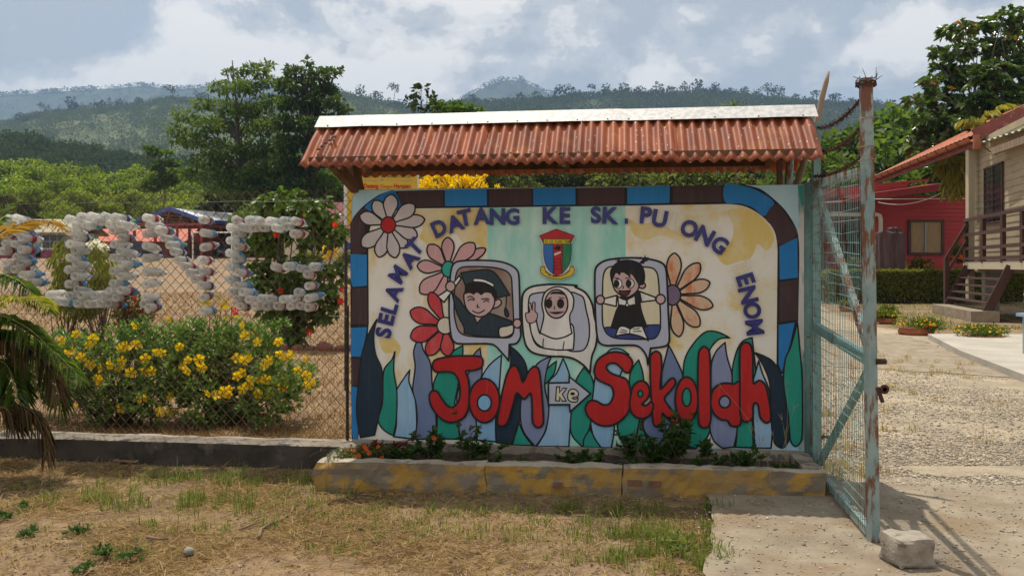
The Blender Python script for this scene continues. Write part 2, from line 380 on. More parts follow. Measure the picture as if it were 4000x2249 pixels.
for px, h, w, st, lab in [
    (75, 22, 15, 0, 'bushy hazy tree at the far left end of the scrub hill ridge'), (157, 30, 12, 2, 'tall thin topped tree on the left hill ridge'),
    (187, 24, 11, 0, 'small forked tree right of the thin topped ridge tree'), (232, 20, 10, 1, 'slim tree on the left ridge before the dark round one'),
    (278, 34, 28, 1, 'largest dark rounded tree on the left scrub hill ridge'), (320, 26, 10, 1, 'narrow tree right of the dark rounded ridge tree'),
    (395, 24, 28, 0, 'wide dark tree clump on the middle of the left ridge'), (428, 30, 13, 1, 'upright dark tree beside the wide ridge clump'),
    (466, 24, 18, 0, 'open crowned tree on the left ridge crest'), (490, 18, 5, 1, 'very slim dark spike tree on the left ridge'), (543, 20, 20, 1, 'round dark bush like tree on the left ridge'),
    (662, 32, 17, 2, 'flat topped tree breaking the skyline left of the tall field trees'), (762, 30, 10, 0, 'small skyline tree near the tall field trees'), (794, 24, 22, 0, 'broad skyline tree just left of the tall field trees')]:
    ridge_tree(ptL, px, h, w, st, lab)
for px, h, w, st, lab in [
    (1310, 26, 22, 1, 'rounded ridge tree right of the tall dark field tree'), (1405, 30, 24, 1, 'full crowned ridge tree above the left roof end'), (1470, 26, 20, 0, 'leaning broad tree on the ridge above the roof'),
    (1537, 46, 20, 2, 'very tall bare stemmed tree with a small flat crown on the ridge'), (1560, 18, 18, 0, 'low spreading tree beside the tall bare stemmed one')]:
    ridge_tree(ptL, px, h, w, st, lab)
for k, (px, h, w, st) in enumerate([(1850, 22, 26, 1), (1905, 20, 12, 1), (1985, 22, 14, 1), (2030, 28, 22, 1), (2095, 26, 26, 1), (2205, 34, 34, 0), (2255, 22, 14, 0), (2310, 30, 16, 2), (2365, 28, 22, 1), (2440, 26, 26, 1), (2500, 24, 20, 0),
        (2570, 34, 30, 1), (2625, 26, 24, 1), (2675, 32, 20, 0), (2725, 34, 28, 1), (2790, 28, 24, 1), (2850, 22, 18, 0), (2910, 28, 20, 1), (2960, 26, 16, 0), (3000, 40, 22, 0), (3040, 38, 24, 0), (3110, 26, 20, 1), (3185, 34, 17, 2), (3260, 28, 22, 2), (3330, 22, 18, 1), (3420, 22, 16, 0), (3480, 24, 22, 1)]):
    ridge_tree(ptR, px, h, w, st, '%s tree from the left on the right forested skyline, %s crowned' % (ORD[k], ('spreading', 'rounded', 'flat')[st]))

# haze: the air over the valley
M_haze = bpy.data.materials.new('haze_air'); M_haze.use_nodes = True; t = M_haze.node_tree; t.nodes.remove(t.nodes['Principled BSDF'])
pv = nd(t, 'ShaderNodeVolumePrincipled', in_Density=0.0002, in_Anisotropy=0.2); pv.inputs['Color'].default_value = (.36, .53, .80, 1)
t.links.new(pv.outputs[0], t.nodes['Material Output'].inputs['Volume'])
mb = MB(); mb.box((0, 2070, 419), (7400, 4340, 841)); hz = mb.build('haze', M_haze, None, kind='stuff', label='pale bluish haze lying over the valley and hills')
# ------------------------------------------------------------------ the mural wall
def paint(name, c, c2=None, sc_=6, lo=.4, hi=.65, rough=.62, st=(1, 1, .4), bump=.2, **kw):
    c = tuple(x*.97 for x in c); c2 = tuple(x*.97 for x in c2) if c2 else None
    return mat('paint_'+name, c, c2 or tuple(x*.76 for x in c), sc_, lo, hi, rough, bump, 45, st, 7, spec=.35, bdist=.004, **{**dict(col3=tuple(min(1, x*1.12+.018) for x in c), s3=34, lo3=.54, hi3=.76, st3=(1, 1, .12)), **kw})
C = {
 'black': paint('black', (.012, .012, .014)), 'blue': paint('blue', (.012, .18, .48), (.02, .22, .56), 5, st=(1, 1, .3)),
 'maroon': paint('maroon', (.062, .034, .040), (.05, .026, .031)), 'ice': paint('ice', (.34, .58, .70), (.50, .70, .78), 3, st=(1, 1, .4)),
 'cream': paint('cream', (.75, .71, .58), (.74, .56, .20), 6, .46, .60, st=(1, 1, .55), col3=(.80, .78, .72), s3=3.4, lo3=.40, hi3=.55, st3=(1.3, 1, .6)),
 'creamr': paint('creamr', (.76, .72, .58), (.74, .57, .21), 6.5, .46, .60, st=(.7, 1, 1), col3=(.80, .78, .72), s3=3.6, lo3=.40, hi3=.56, st3=(1, 1, .7)),
 'mint': paint('mint', (.30, .66, .58), (.60, .80, .73), 3.5, .42, .6, st=(1, 1, .3)), 'white': paint('white', (.82, .80, .77), (.62, .60, .56), 4),
 'grey': paint('grey', (.60, .55, .55), (.52, .47, .48), 4), 'pink': paint('pink', (.64, .37, .38), (.57, .32, .34), 4), 'red': paint('red', (.50, .016, .016), (.42, .010, .012), 4),
 'rose': paint('rose', (.55, .045, .06), (.62, .12, .12), 14, .45, .7), 'sage': paint('sage', (.02, .36, .27), (.04, .42, .32), 8, st=(1, 1, .3)),
 'lav': paint('lav', (.44, .48, .60), (.52, .54, .64), 4), 'brown': paint('brown', (.25, .15, .12), (.36, .30, .26), 7), 'skin': paint('skin', (.60, .42, .42), (.55, .38, .38), 5),
 'slate': paint('slate', (.020, .040, .055), (.030, .055, .070), 5), 'navy': paint('navy', (.006, .022, .045), (.012, .034, .06), 5), 'green': paint('green', (.01, .27, .20), (.02, .33, .25), 7, st=(1, 1, .25)),
 'sky': paint('sky', (.34, .52, .70), (.20, .44, .70), 4, st=(1, 1, .3)), 'dusk': paint('dusk', (.13, .19, .36), (.19, .25, .40), 3.5, st=(1, 1, .3)), 'lila': paint('lila', (.25, .29, .46), (.20, .24, .42), 4, st=(1, 1, .3)),
 'wash': paint('wash', (.74, .56, .19), (.76, .67, .42), 7, .44, .62, st=(.7, 1, .6)),
 'bone': paint('bone', (.66, .60, .50), (.70, .65, .56), 4), 'orange': paint('orange', (.66, .46, .32), (.62, .21, .08), 13, .47, .66, st=(1, 1, .6)), 'plum': paint('plum', (.20, .15, .24), (.16, .12, .20), 6, st=(1, 1, .3)),
 'desk': paint('desk', (.03, .05, .20), (.05, .08, .26), 6), 'mouth': paint('mouth', (.16, .02, .02)), 'ivory': paint('ivory', (.68, .62, .44), (.7, .66, .5), 5),
 'cyel': paint('cyel', (.72, .56, .03), rough=.35), 'cblu': paint('cblu', (.03, .16, .50), rough=.35), 'cgrn': paint('cgrn', (.01, .21, .09), rough=.35), 'cred': paint('cred', (.52, .01, .02), rough=.35), 'cwhi': paint('cwhi', (.72, .70, .66), rough=.35),
}
M_acr = mat('blue_acrylic', (.010, .012, .15), (.016, .018, .19), 12, rough=.28, spec=.5)
M_ghost = mat('glue_trace', (.58, .52, .40), rough=.8)
M_wallconc = mat('wall_render', (.34, .31, .27), (.24, .22, .19), 6, rough=.95, bump=.5, col3=(.16, .145, .12), s3=11)
wall = thing('mural_wall', WP(1.65, 0, .12), 'school welcome wall painted with flowers, children and red JOM KE SEKOLAH lettering', 'wall')
REG = {'A': (1300, 680, 2.413), 'B': (2200, 680, 2.3418), 'C': (1300, 1200, 2.413), 'D': (2200, 1200, 2.3418)}
def SRC(reg, x, y):
    ox, oy, k = REG[reg]; return ox+x/k, oy+y/k
def WREG(reg, x, y): return Vector(WUZ(*SRC(reg, x, y)))
def smooth_closed(pts, closed=True, k=5):
    """Catmull-Rom through 2-D points; a third item marks a sharp corner"""
    n = len(pts); out = []; Q = [Vector(p[:2]) for p in pts]; cr = [len(p) > 2 for p in pts]
    for i in range(n if closed else n-1):
        a, b = Q[i], Q[(i+1) % n]
        pa = Q[i-1] if (closed or i > 0) else a; nb = Q[(i+2) % n] if (closed or i+2 < n) else b
        ta = Vector((0, 0)) if cr[i] else (b-pa)*.5; tb = Vector((0, 0)) if cr[(i+1) % n] else (nb-a)*.5
        L = (b-a).length
        for t_ in (ta, tb):
            if t_.length > L*1.1: t_ *= L*1.1/t_.length
        for j in range(k):
            t = j/k; out.append(a*(2*t**3-3*t*t+1)+ta*(t**3-2*t*t+t)+b*(-2*t**3+3*t*t)+tb*(t**3-t*t))
    if not closed: out.append(Q[-1])
    return out
LAY = [0.0006]
def nextn(): LAY[0] += 0.00006; return LAY[0]
def fill(name, pts2, c, parent, n=None):
    n = nextn() if n is None else n
    tri = geometry.tessellate_polygon([[Vector((p.x, p.y, 0)) for p in pts2]])
    mb = MB(); fs = []
    for a, b, d in tri:
        if (pts2[b]-pts2[a]).cross(pts2[d]-pts2[a]) < 0: b, d = d, b
        fs.append((a, b, d))
    mb.add([WP(p.x, n, p.y) for p in pts2], fs)
    return mb.build(name, c, parent)
def stroke_pts(mb, pts2, w, closed, n, wob=.12):
    m = len(pts2); L = []; Rr = []
    for i, p in enumerate(pts2):
        a = pts2[i-1] if (closed or i > 0) else p; b = pts2[(i+1) % m] if (closed or i < m-1) else p
        d1 = (p-a); d2 = (b-p)
        d1 = d1.normalized() if d1.length > 1e-9 else d2.normalized(); d2 = d2.normalized() if d2.length > 1e-9 else d1
        t = d1+d2; t = t.normalized() if t.length > .2 else d1
        nn = Vector((-t.y, t.x)); k = 1/max(.55, nn.dot(Vector((-d1.y, d1.x))))
        ww = w/2*(1+wob*noise.noise(Vector((p.x*22, p.y*22, 1))))
        L.append(p+nn*ww*k); Rr.append(p-nn*ww*k)
    vs = [WP(q.x, n, q.y) for q in L]+[WP(q.x, n, q.y) for q in Rr]
    mb.add(vs, [(i, m+i, m+(i+1) % m, (i+1) % m) for i in range(m if closed else m-1)])
INK = .0115
def shape(name, reg, pts, c, parent, ink=1.0, straight=False):
    q = [(*WREG(reg if not isinstance(p[0], str) else p[0], *(p[:2] if not isinstance(p[0], str) else p[1:3])), *( [1] if straight or len(p) > (2 if not isinstance(p[0], str) else 3) else [])) for p in pts]
    s = smooth_closed(q, True, 1 if straight else 5)
    o = fill(name, s, C[c], parent)
    if ink:
        mb = MB(); stroke_pts(mb, s, INK*ink, True, nextn()); mb.build('outline', C['black'], o if o.parent is wall else parent)
    return o
def line(reg, pts, parent, w=1.0, c='black', closed=False, name='painted_line'):
    s = smooth_closed([tuple(WREG(reg, *p[:2])) for p in pts], closed, 4)
    mb = MB(); stroke_pts(mb, s, INK*w, closed, nextn()); return mb.build(name, C[c], parent)
def ell(cx, cy, rx, ry, k=14, rot=0):
    return [(cx+rx*math.cos(t)*math.cos(rot)-ry*math.sin(t)*math.sin(rot), cy+rx*math.cos(t)*math.sin(rot)+ry*math.sin(t)*math.cos(rot)) for t in [2*math.pi*i/k for i in range(k)]]
def petal(cx, cy, tx, ty, w):
    a = Vector((cx, cy)); b = Vector((tx, ty)); d = b-a; nn = Vector((-d.y, d.x)).normalized()
    f = lambda t, s: tuple(a+d*t+nn*w*s)
    return [f(.12, 0), f(.42, .62), f(.68, 1), f(.88, .78), f(1, .1), f(.97, -.35), f(.86, -.8), f(.66, -1), f(.4, -.6)]

# slab with a chipped left edge
uA, zT = WUZ(1372, 742); uB, zT2 = WUZ(3143, 719); zt = (zT+zT2)/2; z0 = .13; TH = .14
mb = MB(); le = []
k = 34
for i in range(k+1):
    z = z0+(zt-z0)*i/k; chip = abs(noise.noise(Vector((z*7, 1, 2))))*.03+(.035 if .6 < z < 1.05 else 0)*max(0, noise.noise(Vector((z*5, 4, 2)))+.4)
    if i == k: chip += .03
    le.append((chip, z))
front = [WP(uA+c, 0, z) for c, z in le]+[WP(uB, 0, zt), WP(uB, 0, z0)]
back = [WP(uA+c*.4, -TH, z) for c, z in le]+[WP(uB, -TH, zt), WP(uB, -TH, z0)]
m_ = len(front); mb.add(front+back, [tuple(reversed(range(m_))), tuple(range(m_, 2*m_))]+[(i, (i+1) % m_, m_+(i+1) % m_, m_+i) for i in range(m_)])
mb.build('wall_slab', M_wallconc, wall)
wl = lambda chipk=1.0: [Vector((uA+c*1.25+.004, z)) for c, z in le if z > .20]
# base coat, then the border
base = wl()+[Vector((uB-.004, zt-.004)), Vector((uB-.004, .205))]; base[0].y = .203
base = [b if b.y < zt-.005 else Vector((b.x, zt-.004)) for b in base]
fill('base_coat', base, C['ice'], wall)
M_strip = mat('white_flaking', (.62, .60, .56), (.05, .28, .26), 4, .5, .56, stretch=(1, 1, .25), rough=.7)
u1 = WREG('B', 2152, 900).x; s_ = [Vector((u1+.008*noise.noise(Vector((z*9, 0, 0))), z)) for z in np.linspace(.21, zt-.006, 40)]
fill('flaking_edge_paint', s_+[Vector((uB-.005, zt-.006)), Vector((uB-.005, .21))], M_strip, wall)
# inner picture ground: three panels
inr = [('A', 338, 322), ('B', 560, 285)]
shape('painted_panel', 'A', [(335, 330, 1), (1458, 318, 1), ('C', 1458, 1300, 1), ('C', 245, 1235, 1), ('C', 240, 700, 1), ('C', 335, 150, 1)], 'cream', wall, 0)
shape('painted_panel', 'A', [(1456, 318, 1), (2300, 303, 1), ('B', 573, 290, 1), ('D', 573, 1270, 1), ('C', 1456, 1300, 1)], 'mint', wall, 0)
shape('painted_panel', 'B', [(571, 290, 1), (1500, 275, 1), (1640, 290), (1780, 350), (1900, 460), (1950, 570), (1965, 700, 1), ('D', 1960, 700, 1), ('D', 2000, 1270, 1), ('D', 571, 1275, 1)], 'creamr', wall, 0)
shape('yellow_wash', 'A', [(700, 335, 1), (1452, 322, 1), (1452, 560), (1440, 700), (1330, 640), (1240, 660), (1150, 560), (1080, 640), (1000, 720), (900, 760), (880, 660), (820, 600), (850, 500), (790, 420)], 'wash', wall, 0)
shape('yellow_wash', 'B', [(1400, 720), (1520, 640), (1560, 480), (1500, 340), (1640, 310), (1780, 370), (1880, 470), (1930, 600), (1860, 700), (1780, 640), (1720, 760), (1600, 800), (1480, 830)], 'wash', wall, 0)
shape('yellow_wash', 'B', [(600, 420), (700, 460), (860, 440), (1000, 520), (1060, 600), (900, 560), (760, 600), (650, 560)], 'wash', wall, 0)
shape('yellow_wash', 'C', [(440, 300), (560, 280), (640, 380), (600, 470), (560, 430), (480, 420)], 'wash', wall, 0)
# border: black ground with the coloured blocks on it
shape('border_ground', 'A', [(640, 160, 1), (1500, 140, 1), ('B', 600, 122, 1), ('B', 1480, 98, 1), ('B', 1650, 100, 1), ('B', 1800, 135), ('B', 1940, 240), ('B', 2060, 370), ('B', 2150, 560), ('B', 2158, 900, 1), ('D', 2150, 120, 1),
      ('D', 2010, 610, 1), ('D', 1950, 590, 1), ('B', 1960, 700, 1), ('B', 1945, 560), ('B', 1890, 455), ('B', 1770, 350), ('B', 1640, 290), ('B', 1500, 275, 1), ('B', 600, 290, 1), (1500, 315, 1), (720, 325, 1), (480, 360, 1), (360, 480), (336, 700, 1),
      ('C', 340, 150, 1), ('C', 240, 1238, 1), ('C', 178, 1238, 1), ('C', 168, 200, 1), (165, 470, 1), (200, 400), (290, 300), (430, 200), (540, 158, 1)], 'black', wall, 0)
for c, reg, p in [
    ('blue', 'A', [(300, 312), (410, 225), (520, 165), (585, 162), (640, 300), (560, 345), (350, 348)]),
    ('maroon', 'A', [(612, 158), (1038, 148), (1040, 303), (650, 318)]), ('blue', 'A', [(1055, 147), (1452, 138), (1453, 297), (1057, 303)]),
    ('maroon', 'A', [(1473, 140), (1872, 133), (1872, 292), (1475, 300)]), ('blue', 'A', [(1890, 132), (2287, 127), (2287, 287), (1890, 295)]),
    ('maroon', 'B', [(136, 126), (558, 120), (560, 276), (140, 284)]), ('blue', 'B', [(586, 120), (976, 107), (972, 264), (586, 274)]), ('maroon', 'B', [(1003, 108), (1448, 104), (1448, 256), (1003, 263)]),
    ('blue', 'B', [(1480, 100), (1640, 108), (1790, 160), (1930, 265), (1838, 385), (1740, 310), (1620, 270), (1482, 258)]), ('maroon', 'B', [(1945, 272), (2050, 390), (2138, 555), (1975, 640), (1930, 500), (1850, 398)]),
    ('blue', 'B', [(1978, 660), (2142, 580), (2146, 945), (1980, 965)]), ('maroon', 'B', [(1980, 985), (2146, 962), (2146, 1330), (1976, 1350)]), ('blue', 'D', [(1970, 160), (2118, 138), (2070, 350), (2000, 590), (1970, 520)]),
    ('maroon', 'A', [(285, 322), (345, 360), (300, 500), (322, 690), (300, 742), (180, 738), (172, 470), (215, 395)]), ('blue', 'A', [(168, 752), (322, 760), (322, 1050), (190, 1062), (168, 1000)]), ('maroon', 'A', [(186, 1080), (326, 1068), (328, 1415), (172, 1412)]),
    ('blue', 'C', [(170, 192), (325, 186), (275, 465), (170, 462)]), ('maroon', 'C', [(172, 482), (268, 486), (245, 735), (178, 732)]), ('blue', 'C', [(175, 760), (238, 765), (230, 900), (235, 1230), (190, 1230), (178, 1000)])]:
    shape('border_block', reg, [(*q, 1) for q in p] if len(p) < 6 else p, c, wall, 0)

# grass blades
for nm, c, reg, p in [
    ('leaf', 'green', 'C', [(1225, 360, 1), (1100, 440), (1000, 600), (950, 730), (960, 900), (985, 1050), (975, 1235, 1), (1195, 1240, 1), (1190, 1000), (1150, 900), (1185, 700), (1150, 600), (1220, 470)]),
    ('leaf', 'lila', 'C', [(1388, 385, 1), (1320, 460), (1290, 600), (1175, 800), (1185, 1050), (1200, 1245, 1), (1355, 1250, 1), (1350, 1050), (1310, 800), (1405, 640)]),
    ('leaf', 'sky', 'C', [(1590, 450, 1), (1480, 540), (1400, 670), (1350, 900), (1362, 1248, 1), (1540, 1265, 1), (1535, 1080), (1570, 750)]),
    ('leaf', 'navy', 'C', [(1665, 360, 1), (1680, 500), (1640, 680), (1580, 900), (1535, 1100), (1545, 1272, 1), (1700, 1292, 1), (1745, 1100), (1800, 1000), (1835, 700), (1820, 540), (1750, 430)]),
    ('leaf', 'green', 'C', [(1755, 1080, 1), (1800, 1190), (1885, 1300, 1), (1692, 1293, 1)]), ('leaf', 'sky', 'C', [(2170, 480, 1), (2110, 620), (2035, 710), (2040, 900), (2010, 1150), (1920, 1308, 1), (2225, 1310, 1), (2240, 1100), (2265, 950), (2232, 640)]),
    ('leaf', 'green', 'C', [(2107, 508, 1), (2015, 590), (2000, 715), (2050, 670), (2092, 605)]), ('leaf', 'lila', 'C', [(2062, 460, 1), (1930, 530), (1800, 750), (1768, 1000), (1800, 1170), (1910, 1308, 1), (2000, 1170), (2037, 950), (1998, 750), (2020, 570)]),
    ('leaf', 'green', 'D', [(190, 548, 1), (120, 660), (90, 780), (75, 950), (65, 1100), (95, 1190), (185, 1280, 1), (240, 1100), (272, 950), (287, 800), (262, 640)]), ('leaf', 'green', 'D', [(245, 1110, 1), (190, 1200), (185, 1275, 1), (350, 1280, 1), (290, 1190)]),
    ('leaf', 'sky', 'D', [(600, 430, 1), (520, 380), (420, 395), (310, 560), (272, 800), (252, 1050), (280, 1180), (350, 1282, 1), (440, 1282, 1), (468, 1100), (450, 900), (520, 620), (570, 520)]),
    ('leaf', 'green', 'D', [(690, 482, 1), (620, 580), (600, 720), (560, 950), (500, 1050), (510, 1160), (570, 1275, 1), (700, 1278, 1), (722, 1030), (742, 800), (728, 600)]), ('leaf', 'green', 'D', [(700, 1030, 1), (672, 1160), (672, 1278, 1), (790, 1278, 1), (740, 1130)]),
    ('leaf', 'dusk', 'D', [(965, 345, 1), (930, 480), (900, 620), (890, 900), (740, 1030), (745, 1130), (840, 1285, 1), (930, 1180), (1000, 1030), (1070, 900), (1095, 640), (1035, 480)]),
    ('leaf', 'green', 'D', [(985, 1070, 1), (910, 1210), (900, 1282, 1), (1190, 1286, 1), (1090, 1120)]), ('leaf', 'green', 'D', [(1522, 278, 1), (1420, 228), (1310, 222), (1200, 320), (1110, 480), (1095, 700), (1072, 1000), (1090, 1220), (1210, 1288, 1), (1325, 1170), (1345, 1000), (1300, 600), (1335, 400), (1420, 292)]),
    ('leaf', 'lila', 'D', [(1480, 322, 1), (1400, 400), (1355, 520), (1350, 800), (1340, 1100), (1380, 1220), (1460, 1285, 1), (1560, 1275, 1), (1592, 1090), (1560, 800), (1540, 600), (1498, 450)]),
    ('leaf', 'green', 'D', [(1727, 278, 1), (1640, 310), (1580, 420), (1545, 600), (1560, 900), (1590, 1090), (1575, 1275, 1), (1740, 1282, 1), (1730, 1000), (1762, 650), (1742, 400)]),
    ('leaf', 'sky', 'D', [(1787, 488, 1), (1760, 590), (1730, 710), (1740, 1050), (1755, 1282, 1), (1900, 1285, 1), (1917, 1000), (1880, 750), (1820, 600)]),
    ('leaf', 'navy', 'D', [(1752, 412, 1), (1830, 530), (1890, 700), (1900, 1000), (1930, 1230), (2010, 1282), (2070, 1180), (2040, 950), (2022, 750), (1990, 610), (1900, 480)]),
    ('leaf', 'green', 'D', [(2142, 135, 1), (2080, 360), (2030, 480), (2015, 700), (2060, 1000), (2080, 1220), (2130, 1268), (2180, 1200), (2187, 900), (2182, 600), (2165, 400)]),
    ('leaf', 'sky', 'C', [(727, 588, 1), (620, 745), (600, 800), (602, 1100), (577, 1215, 1), (775, 1240, 1), (792, 1100), (780, 880), (748, 780), (718, 690)]),
    ('leaf', 'dusk', 'C', [(832, 250, 1), (765, 400), (778, 560), (755, 770), (785, 900), (797, 1050), (778, 1238, 1), (965, 1240, 1), (975, 1050), (940, 750), (920, 520), (850, 390)]),
    ('leaf', 'green', 'C', [(587, 412, 1), (560, 490), (490, 575), (475, 680), (470, 900), (430, 1060), (480, 1150), (572, 1205, 1), (600, 1050), (606, 800), (575, 590)]),
    ('leaf', 'navy', 'C', [(418, 110, 1), (340, 250), (275, 450), (240, 750), (226, 1000), (262, 1225, 1), (395, 1200, 1), (440, 1000), (472, 800), (462, 580), (402, 430), (388, 250)])]:
    shape(nm, reg, p, c, wall)

# flowers
def flower(label, reg, cx, cy, tips, rx, ry, pc, cc):
    f = pivot('painted_flower', wall); f['label'] = label
    for tx, ty, wd in tips: shape('petal', reg, petal(cx, cy, tx, ty, wd), pc, f)
    shape('flower_centre', reg, ell(cx, cy, rx, ry), cc, f)
flower('painted grey flower with a red centre', 'A', 525, 480, [(690, 690, 62), (795, 585, 62), (865, 428, 60), (770, 292, 66), (392, 252, 60), (258, 390, 62), (278, 680, 70), (435, 780, 62), (592, 786, 60), (557, 194, 68)], 68, 76, 'grey', 'red')
flower('painted pink flower with a teal centre', 'A', 1090, 895, [(1440, 705, 46), (1335, 655, 68), (985, 1195, 62), (828, 1118, 72), (800, 862, 60), (905, 670, 64), (1085, 598, 58)], 62, 74, 'pink', 'sage')
flower('painted red flower with a cream centre', 'C', 1062, 172, [(920, -140, 58), (735, 35, 74), (738, 285, 76), (898, 448, 66), (1088, 455, 62)], 78, 78, 'rose', 'bone')
flower('painted orange flower with a purple centre', 'B', 1000, 1105, [(1060, 1482, 58), (1240, 1390, 66), (1366, 1205, 60), (1338, 990, 60), (1246, 818, 62), (1018, 724, 66)], 74, 92, 'orange', 'plum')

# picture bubbles with the three children
b1 = pivot('speech_bubble', wall); b1['label'] = 'painted bubble with a graduating child in cap and gown'
shape('bubble_frame', 'A', [(1098, 1250), (1108, 980), (1135, 855), (1210, 818), (1490, 815), (1640, 842), (1738, 905), (1758, 1010), (1768, 1450), ('C', 1772, 270), ('C', 1735, 335), ('C', 1665, 348, 1), ('C', 1660, 500, 1), ('C', 1590, 420), ('C', 1500, 345), ('C', 1180, 340), ('C', 1125, 290), ('C', 1103, 140)], 'lav', b1, 1.2)
shape('bubble_ground', 'A', [(1145, 1230), (1155, 1000), (1185, 900), (1260, 872), (1480, 876), (1620, 905), (1680, 965), (1692, 1080), (1708, 1420), ('C', 1705, 235), ('C', 1670, 280), ('C', 1590, 285), ('C', 1300, 272), ('C', 1195, 230), ('C', 1152, 100)], 'brown', b1)
shape('paper_scroll', 'A', [(1195, 955, 1), (1212, 985, 1), (1130, 1100), (1050, 1205, 1), (990, 1150, 1), (1080, 1090)], 'white', b1)
shape('gown', 'A', [(1125, 1110, 1), (1160, 1150), (1200, 1190), (1275, 1295), (1340, 1340), (1362, 1405, 1), (1425, 1330), (1485, 1312), (1690, 1385, 1), (1680, 1440, 1), (1590, 1440), (1565, 1480), (1580, 1530, 1), (1400, 1525), (1240, 1497, 1), (1238, 1440), (1170, 1300)], 'slate', b1)
shape('neck', 'A', [(1330, 1325, 1), (1430, 1325, 1), (1362, 1400, 1)], 'skin', b1, .7)
shape('mortarboard', 'A', [(1208, 932, 1), (1320, 912), (1475, 903), (1560, 965), (1668, 1138, 1), (1552, 1165, 1), (1400, 1090), (1252, 1050, 1)], 'slate', b1)
shape('ear', 'A', [(1525, 1195, 1), (1570, 1178), (1592, 1212), (1560, 1250), (1505, 1268, 1)], 'skin', b1)
shape('face', 'A', [(1248, 1110), (1370, 1095), (1500, 1120), (1528, 1190), (1505, 1270), (1440, 1330), (1370, 1342), (1290, 1302), (1246, 1220)], 'skin', b1)
shape('hair', 'A', [(1252, 1045), (1330, 1015), (1450, 1030), (1535, 1085), (1552, 1150), (1535, 1195, 1), (1490, 1122, 1), (1442, 1116), (1400, 1142, 1), (1362, 1116), (1330, 1138, 1), (1290, 1120), (1248, 1132, 1)], 'black', b1, 0)
shape('cap_band', 'A', [(1328, 985, 1), (1420, 990), (1520, 1035, 1), (1518, 1068, 1), (1430, 1022), (1325, 1012, 1)], 'white', b1, .7)
for p in ([(1275, 1195), (1300, 1178), (1338, 1190)], [(1420, 1205), (1450, 1188), (1475, 1205)], [(1270, 1165), (1300, 1150), (1340, 1178)], [(1400, 1178), (1450, 1172), (1480, 1182)], [(1370, 1225), (1362, 1250), (1385, 1255)], [(1315, 1285), (1375, 1308), (1435, 1278)], [(1640, 1140), (1635, 1230), (1630, 1300)]): line('A', p, b1, .8)
shape('tassel', 'A', [(1628, 1260), (1650, 1290), (1660, 1330), (1640, 1342), (1622, 1310)], 'slate', b1)
shape('hand', 'A', ell(1112, 1058, 44, 48), 'skin', b1); shape('hand', 'A', ell(1740, 1405, 38, 42), 'skin', b1)
shape('paper_sheet', 'C', [(1578, 190), (1640, 175), (1698, 165), (1706, 215), (1690, 250), (1640, 275), (1582, 278), (1565, 235)], 'bone', b1)
b2 = pivot('speech_bubble', wall); b2['label'] = 'painted white bubble with a child in a white headscarf making a victory sign'
shape('bubble_frame', 'A', [(1785, 1230), (1795, 1130), (1850, 1072), (1950, 1046), (2110, 1038), (2300, 1050), ('B', 110, 1032), ('B', 200, 1080), ('B', 262, 1180), ('B', 285, 1300), ('D', 310, 200), ('D', 300, 340), ('D', 262, 450), ('D', 245, 600, 1), ('D', 190, 530), ('D', 100, 470), ('D', 0, 448), ('C', 2050, 458), ('C', 1900, 430), ('C', 1825, 360), ('C', 1792, 200)], 'white', b2, 1.3)
shape('bubble_ground', 'A', [(1845, 1250), (1858, 1150), (1910, 1122), (2050, 1110), (2250, 1112), ('B', 130, 1095), ('B', 185, 1130), ('B', 212, 1250), ('D', 238, 150), ('D', 235, 290), ('D', 190, 385), ('D', 90, 402), ('C', 2200, 398), ('C', 1980, 380), ('C', 1905, 330), ('C', 1860, 180)], 'lav', b2)
shape('robe', 'C', [(1858, 140, 1), (1920, 122, 1), (1955, 245), (2000, 150), (2240, 150), (2275, 240), (2268, 395, 1), (2120, 400), (1985, 382, 1), (1915, 330), (1872, 240)], 'white', b2)
shape('headscarf', 'A', [(2110, 1060), (2210, 1085), (2268, 1160), (2265, 1260), (2235, 1330), (2240, 1420), ('C', 2255, 242, 1), ('C', 2180, 280), ('C', 2080, 292), ('C', 1955, 238, 1), ('C', 1985, 120), (1990, 1320), (1972, 1220), (2005, 1110)], 'white', b2)
shape('face', 'A', ell(2108, 1222, 108, 134), 'skin', b2)
shape('hair', 'A', [(2045, 1135, 1), (2075, 1108), (2150, 1108), (2190, 1140, 1), (2110, 1128)], 'black', b2, 0)
for cx in (2038, 2148): shape('eye', 'A', ell(cx, 1218, 34, 46), 'black', b2, 0)
shape('mouth', 'A', [(2030, 1298, 1), (2110, 1295), (2195, 1292, 1), (2110, 1320)], 'black', b2, 0)
for p in ([(2090, 1240), (2088, 1268), (2100, 1268)], [(2035, 1168), (2070, 1160)], [(2130, 1160), (2185, 1168)]): line('A', p, b2, .6)
line('C', [(1985, 385), (1982, 340), (1988, 292)], b2, .7); line('C', [(2170, 395), (2182, 318)], b2, .7)
shape('hand', 'A', [(1845, 1222), (1866, 1215), (1880, 1280), (1886, 1212), (1908, 1212), (1908, 1290), (1932, 1320), (1912, 1385), (1855, 1402), (1826, 1370), (1820, 1310), (1858, 1296)], 'skin', b2, .7)
b3 = pivot('speech_bubble', wall); b3['label'] = 'painted bubble with a laughing pupil in black pinafore behind an open book'
shape('bubble_frame', 'B', [(290, 950), (305, 850), (390, 790), (560, 768), (720, 770), (860, 795), (925, 835), (945, 920), (962, 1300), ('D', 970, 300), ('D', 935, 352), ('D', 800, 372, 1), ('D', 775, 520, 1), ('D', 755, 430), ('D', 680, 352), ('D', 520, 345), ('D', 380, 345), ('D', 320, 300), ('D', 297, 100)], 'lav', b3, 1.3)
